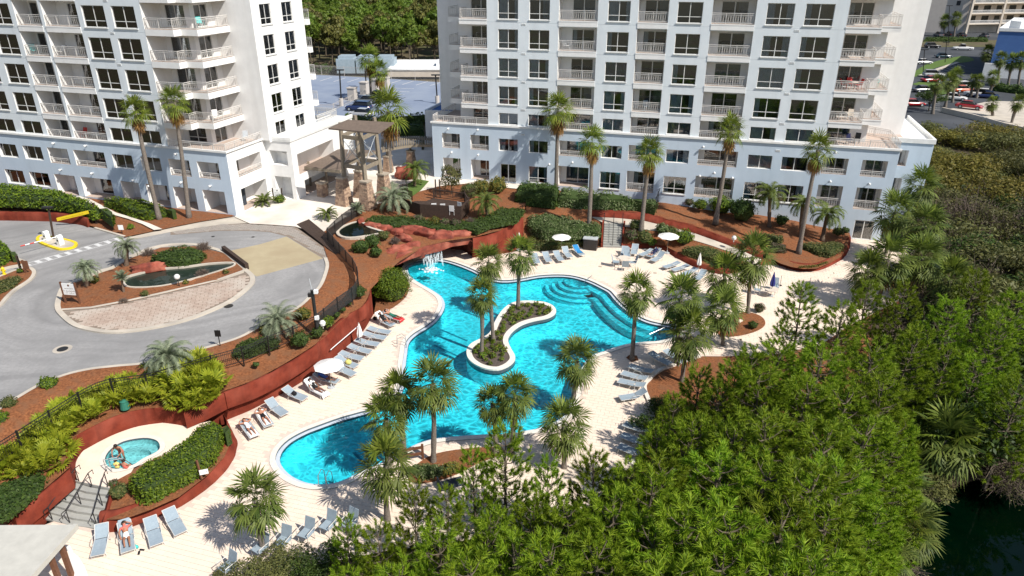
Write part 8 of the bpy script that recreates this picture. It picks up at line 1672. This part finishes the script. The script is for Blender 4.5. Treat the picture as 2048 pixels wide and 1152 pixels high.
hedge('hedge', 'clipped hedge row below the tan building', HX([(1850, 82), (1900, 82), (1975, 83)], [(1975, 76), (1900, 75), (1850, 75)], ZF, 1.4), 1.4, 'leaf_dark', .35, .9, .6, .2); hedge('hedge', 'shrubs at the foot of the blue building', HX([(1985, 182), (2048, 190)], [(2048, 170), (1990, 165)], ZF, 1.6), 1.6, 'leaf_dark', .25, .9, .6, .3)
for u, v, tv in ((1896, 92, 12), (1846, 148, 100), (1890, 125, 85)): t = thing('lamp_post', {1896: 'tall dark lamp post by the far white pickup', 1846: 'lamp post left of the far grass strip', 1890: 'lamp post beside the teal sedan'}[u], 'lamp post', G(u, v, ZF)); c = atY(u+3, tv, t.location.y)-t.location; mb = MB(); mb.tube([(0, 0, 0), c], .1, 6); mb.build('pole', 'black_metal', t); mb = MB(); mb.box(-.9, .9, -.2, .2, 0, .2); mb.build('head', 'black_metal', t, c)
# --- car park between the towers
PK = px([(560, 150), (640, 150), (760, 156), (900, 166), (900, 262), (850, 240), (790, 262), (690, 275), (560, 275)], ZP+.004); sheet('car_park', PK, 'deck_blue')
mb = MB()
for k in range(11): u = 612+k*27.5; A, B = G(u+24, 153.5+k*1.15, ZP+.02), G(u, 161+k*1.15, ZP+.02); t_ = (B-A).normalized(); n_ = V((-t_.y, t_.x, 0))*.11; mb.quad(A-n_, B-n_, B+n_, A+n_)
for k in range(5):
    for u0, l_ in ((722-k*13, 40), (786-k*9, 42)): A, B = G(u0, 176+k*6, ZP+.02), G(u0+l_, 177.5+k*6, ZP+.02); t_ = (B-A).normalized(); n_ = V((-t_.y, t_.x, 0))*.1; mb.quad(A-n_, B-n_, B+n_, A+n_)
tag(mb.build('bay_marking', 'road_white'), kind='structure')
fence('pale wall-post fence along the back of the car park', px([(600, 148), (640, 150.5), (760, 157), (900, 166)], ZP), 2.2, 'picket', 6., mat='tan_wall')
fence('low pale railing at the near edge of the car park', px([(628, 222), (665, 222), (700, 205), (735, 188)], ZP), 1.2, 'picket', 4., mat='tan_wall')
for u, v, lab in ((772, 178, 'square tan pillar on the car park island'), (750, 182, 'tan pillar behind the parked blue cars'), (730, 188, 'tan pillar left of the car park palms'), (706, 200, 'tan pillar at the low car park railing')): mb = MB(); mb.box(-.7, .7, -.7, .7, 0, 2.2); mb.box(-.8, .8, -.8, .8, 2.2, 2.4); tag(mb.build('pillar', 'tan_wall', None, G(u, v, ZP), RB_A), lab, 'pillar')
for u, v, tv, lab in ((683, 212, 141, 'black lamp post in the left of the car park'), (733, 176, 128, 'lamp post with a yellow base in the car park'), (875, 207, 151, 'black lamp post beside the right tower')):
    t = thing('lamp_post', lab, 'lamp post', G(u, v, ZP)); c = atY(u-4, tv, t.location.y)-t.location; mb = MB(); mb.tube([(0, 0, 0), c], .13, 6); mb.build('pole', 'black_metal', t); mb = MB(); mb.box(-.8, .8, -.2, .2, 0, .2); mb.build('head', 'black_metal', t, c); mb = MB(); mb.tube([(0, 0, 0), (0, 0, 1.4)], .4, 12); mb.build('base', 'yellow' if u == 733 else 'tan_wall', t)
car('suv', 'dark blue SUV in shade behind the lookout tower', G(718, 221, ZP), 2.9, 'car_navy'); car('sedan', 'blue-grey car behind the shaded SUV', G(733, 206, ZP), 2.9, 'car_grey'); car('suv', 'blue car furthest back among the shaded cars', G(752, 199, ZP), 2.9, 'car_navy'); car('sedan', 'pale blue car nearest the dark hedge in the car park', G(722, 233, ZP), 2.9, 'car_silver')
hedge('hedge', 'dark shaded hedge along the near side of the car park', HX([(690, 246), (740, 252), (800, 250), (850, 240)], [(850, 224), (800, 232), (740, 236), (690, 230)], ZP, 1.6), 1.6, 'leaf_dark', .25, 1., .6, .2)
hedge('hedge', 'shaded planting left of the service wing', HX([(800, 275), (842, 272), (846, 300)], [(846, 240), (800, 246)], ZP, 1.4), 1.4, 'leaf_dark', .22, 1., .6, .3)
ub = thing('cooling_unit', 'long grey-blue cooling units behind the car park', 'machine', G(725, 152, ZP)); sx_ = (G(775, 154, ZP)-G(670, 148, ZP)).length/2
for i in range(3): mb = MB(); x = -sx_+i*sx_*2/3; mb.box(x+.15, x+sx_*2/3-.15, 4, 9, 0, 3.2); mb.box(x+.6, x+sx_*2/3-.6, 4.6, 8.4, 3.2, 3.8); mb.build('unit', 'unit_grey', ub)
wr = thing('white_roof_building', 'low building with white flat roof behind the car park', 'building', G(840, 158, ZP)); wl_ = (G(900, 160, ZP)-G(776, 155, ZP)).length; mb = MB(); mb.box(-wl_*.52, wl_*.6, 3, 20, 0, 1.5); mb.build('wall', 'cream_wall', wr); mb = MB(); mb.box(-wl_*.53, wl_*.61, 2.8, 20.2, 1.5, 1.7); mb.box(wl_*.2, wl_*.3, 8, 12, 1.7, 2.8); mb.build('roof', 'white_paint', wr)
# --- woods beyond
FT = [broad_tree(300+i, 10., 3.0, m_, n_, .42, 15, .45, .2, .7) for i, (m_, n_) in enumerate((('leaf_pine_far', 1300), ('leaf_pine_far', 1200), ('leaf_oak_far', 1300), ('leaf_oak_far', 1200)))]
rn = random.Random(12); pts = []; tries = 0
while len(pts) < 620 and tries < 40000:
    tries += 1; y = rn.uniform(184, 470); dep = y*_c+20*_s; x0, x1 = (560-1024)/FPX*dep, (935-1024)/FPX*dep; x = rn.uniform(x0, x1)
    if all(abs(x-a)+abs(y-b) > 5.2 for a, b in pts[-260:]): pts.append((x, y))
pts.sort(key=lambda q: q[1]); far = MB()
for i, (x, y) in enumerate(pts):
    k = rn.choice((0, 0, 1, 1, 0, 3)) if x < -.115*y else rn.choice((0, 1, 2, 2, 3, 0)); s = rn.uniform(.8, 1.25)
    if i < 230:
        row = 'at the front edge of the woods behind the car park' if y < 215 else 'in the woods behind the car park'; kd = 'tall pine' if k < 2 else 'spreading olive-green tree'
        planted('forest_tree', '%s %s' % (kd, row), 'tree', (x, y, 2.5), FT[k][0], FT[k][1], rn.uniform(0, 6), (s, s, s*rn.uniform(.9, 1.2)), '%ss %s' % (kd, row))
    else:
        for q in range(5): c = V((x+rn.uniform(-2, 2), y+rn.uniform(-2, 2), rn.uniform(6, 11))); blob(far, c, (2.4, 2.4, 2.), 70, .6, rn, .4, mi=0 if k < 2 else 1, core=None)
tag(far.build('woodland', ['leaf_pine_far', 'leaf_oak_far']), 'far woods closing the view between the towers', 'woods', kind='stuff')
hedge('undergrowth', 'brown and orange undergrowth at the foot of the woods', HX([(590, 146), (640, 148), (672, 148)], [(672, 128), (640, 122), (590, 120)], 2.6, 1.6), 1.6, 'leaf_brown', .35, .9, 1., .4, 'undergrowth')
ut = thing('utility_pole', 'pale utility pole rising from the far woods with wires', 'utility pole', (*G(858, 40, 4).xy, 2.5)); c = atY(858, 8, ut.location.y)-ut.location; mb = MB(); mb.tube([(0, 0, 0), c], .25, 6); mb.build('pole', 'trunk_grey', ut)
for dz in (0, -1.6): mb = MB(); mb.tube([c+V((-130, 8, dz-2)), c+V((-60, 4, dz-3.5)), c+V((0, 0, dz))], .07, 4); mb.build('wire', 'grey_metal', ut); mb = MB(); mb.tube([c+V((0, 0, dz)), c+V((40, -3, dz-1.2))], .07, 4); mb.build('wire', 'grey_metal', ut)
# ================================================================ far ground
mb = MB()
LK = [G(u, v, -3) for u, v in [(1760, 1180), (1790, 1152), (1840, 1080), (1850, 1020), (1890, 985), (1940, 965), (2000, 950), (2060, 945)]]
def hz(x, y):
    d = min(math.hypot(x-q.x, y-q.y) for q in LK) if x < 60 and y < 60 else 30
    lake = x > 20 and y < 44 and inside((x, y), [G(u, v, -3) for u, v in [(1790, 1152), (1840, 1080), (1850, 1020), (1890, 985), (1940, 965), (2000, 950), (2060, 945), (2300, 940), (2600, 1500), (1600, 1700)]])
    if lake: return -4
    if y > 82 and x < 40: return 2.6
    if x < -16 and y < 82: return -2.4
    if y >= 90: return 1.4
    if y > 72: return -.6
    return max(-2.9, -2.9+.22*d) if d < 9 else max(-2.6, min(-.6, -2.4+.04*(y-20)))
xs = [-900, -400, -200, -120]+[-80+2.5*i for i in range(74)]+[110, 140, 200, 400, 1000]; ys = [-200, -60]+[0+2.5*i for i in range(56)]+[145, 160, 200, 300, 500, 900, 1800]
P = [(x, y, hz(x, y) if not (-38 < x < 36 and 20 < y < 76) or x > 22 and y < 60 else min(hz(x, y), -2.4)) for y in ys for x in xs]; nx = len(xs)
mb.add(P, [(j*nx+i, j*nx+i+1, (j+1)*nx+i+1, (j+1)*nx+i) for j in range(len(ys)-1) for i in range(nx-1)])
tag(mb.build('ground', 'soil', smooth=True), kind='structure')
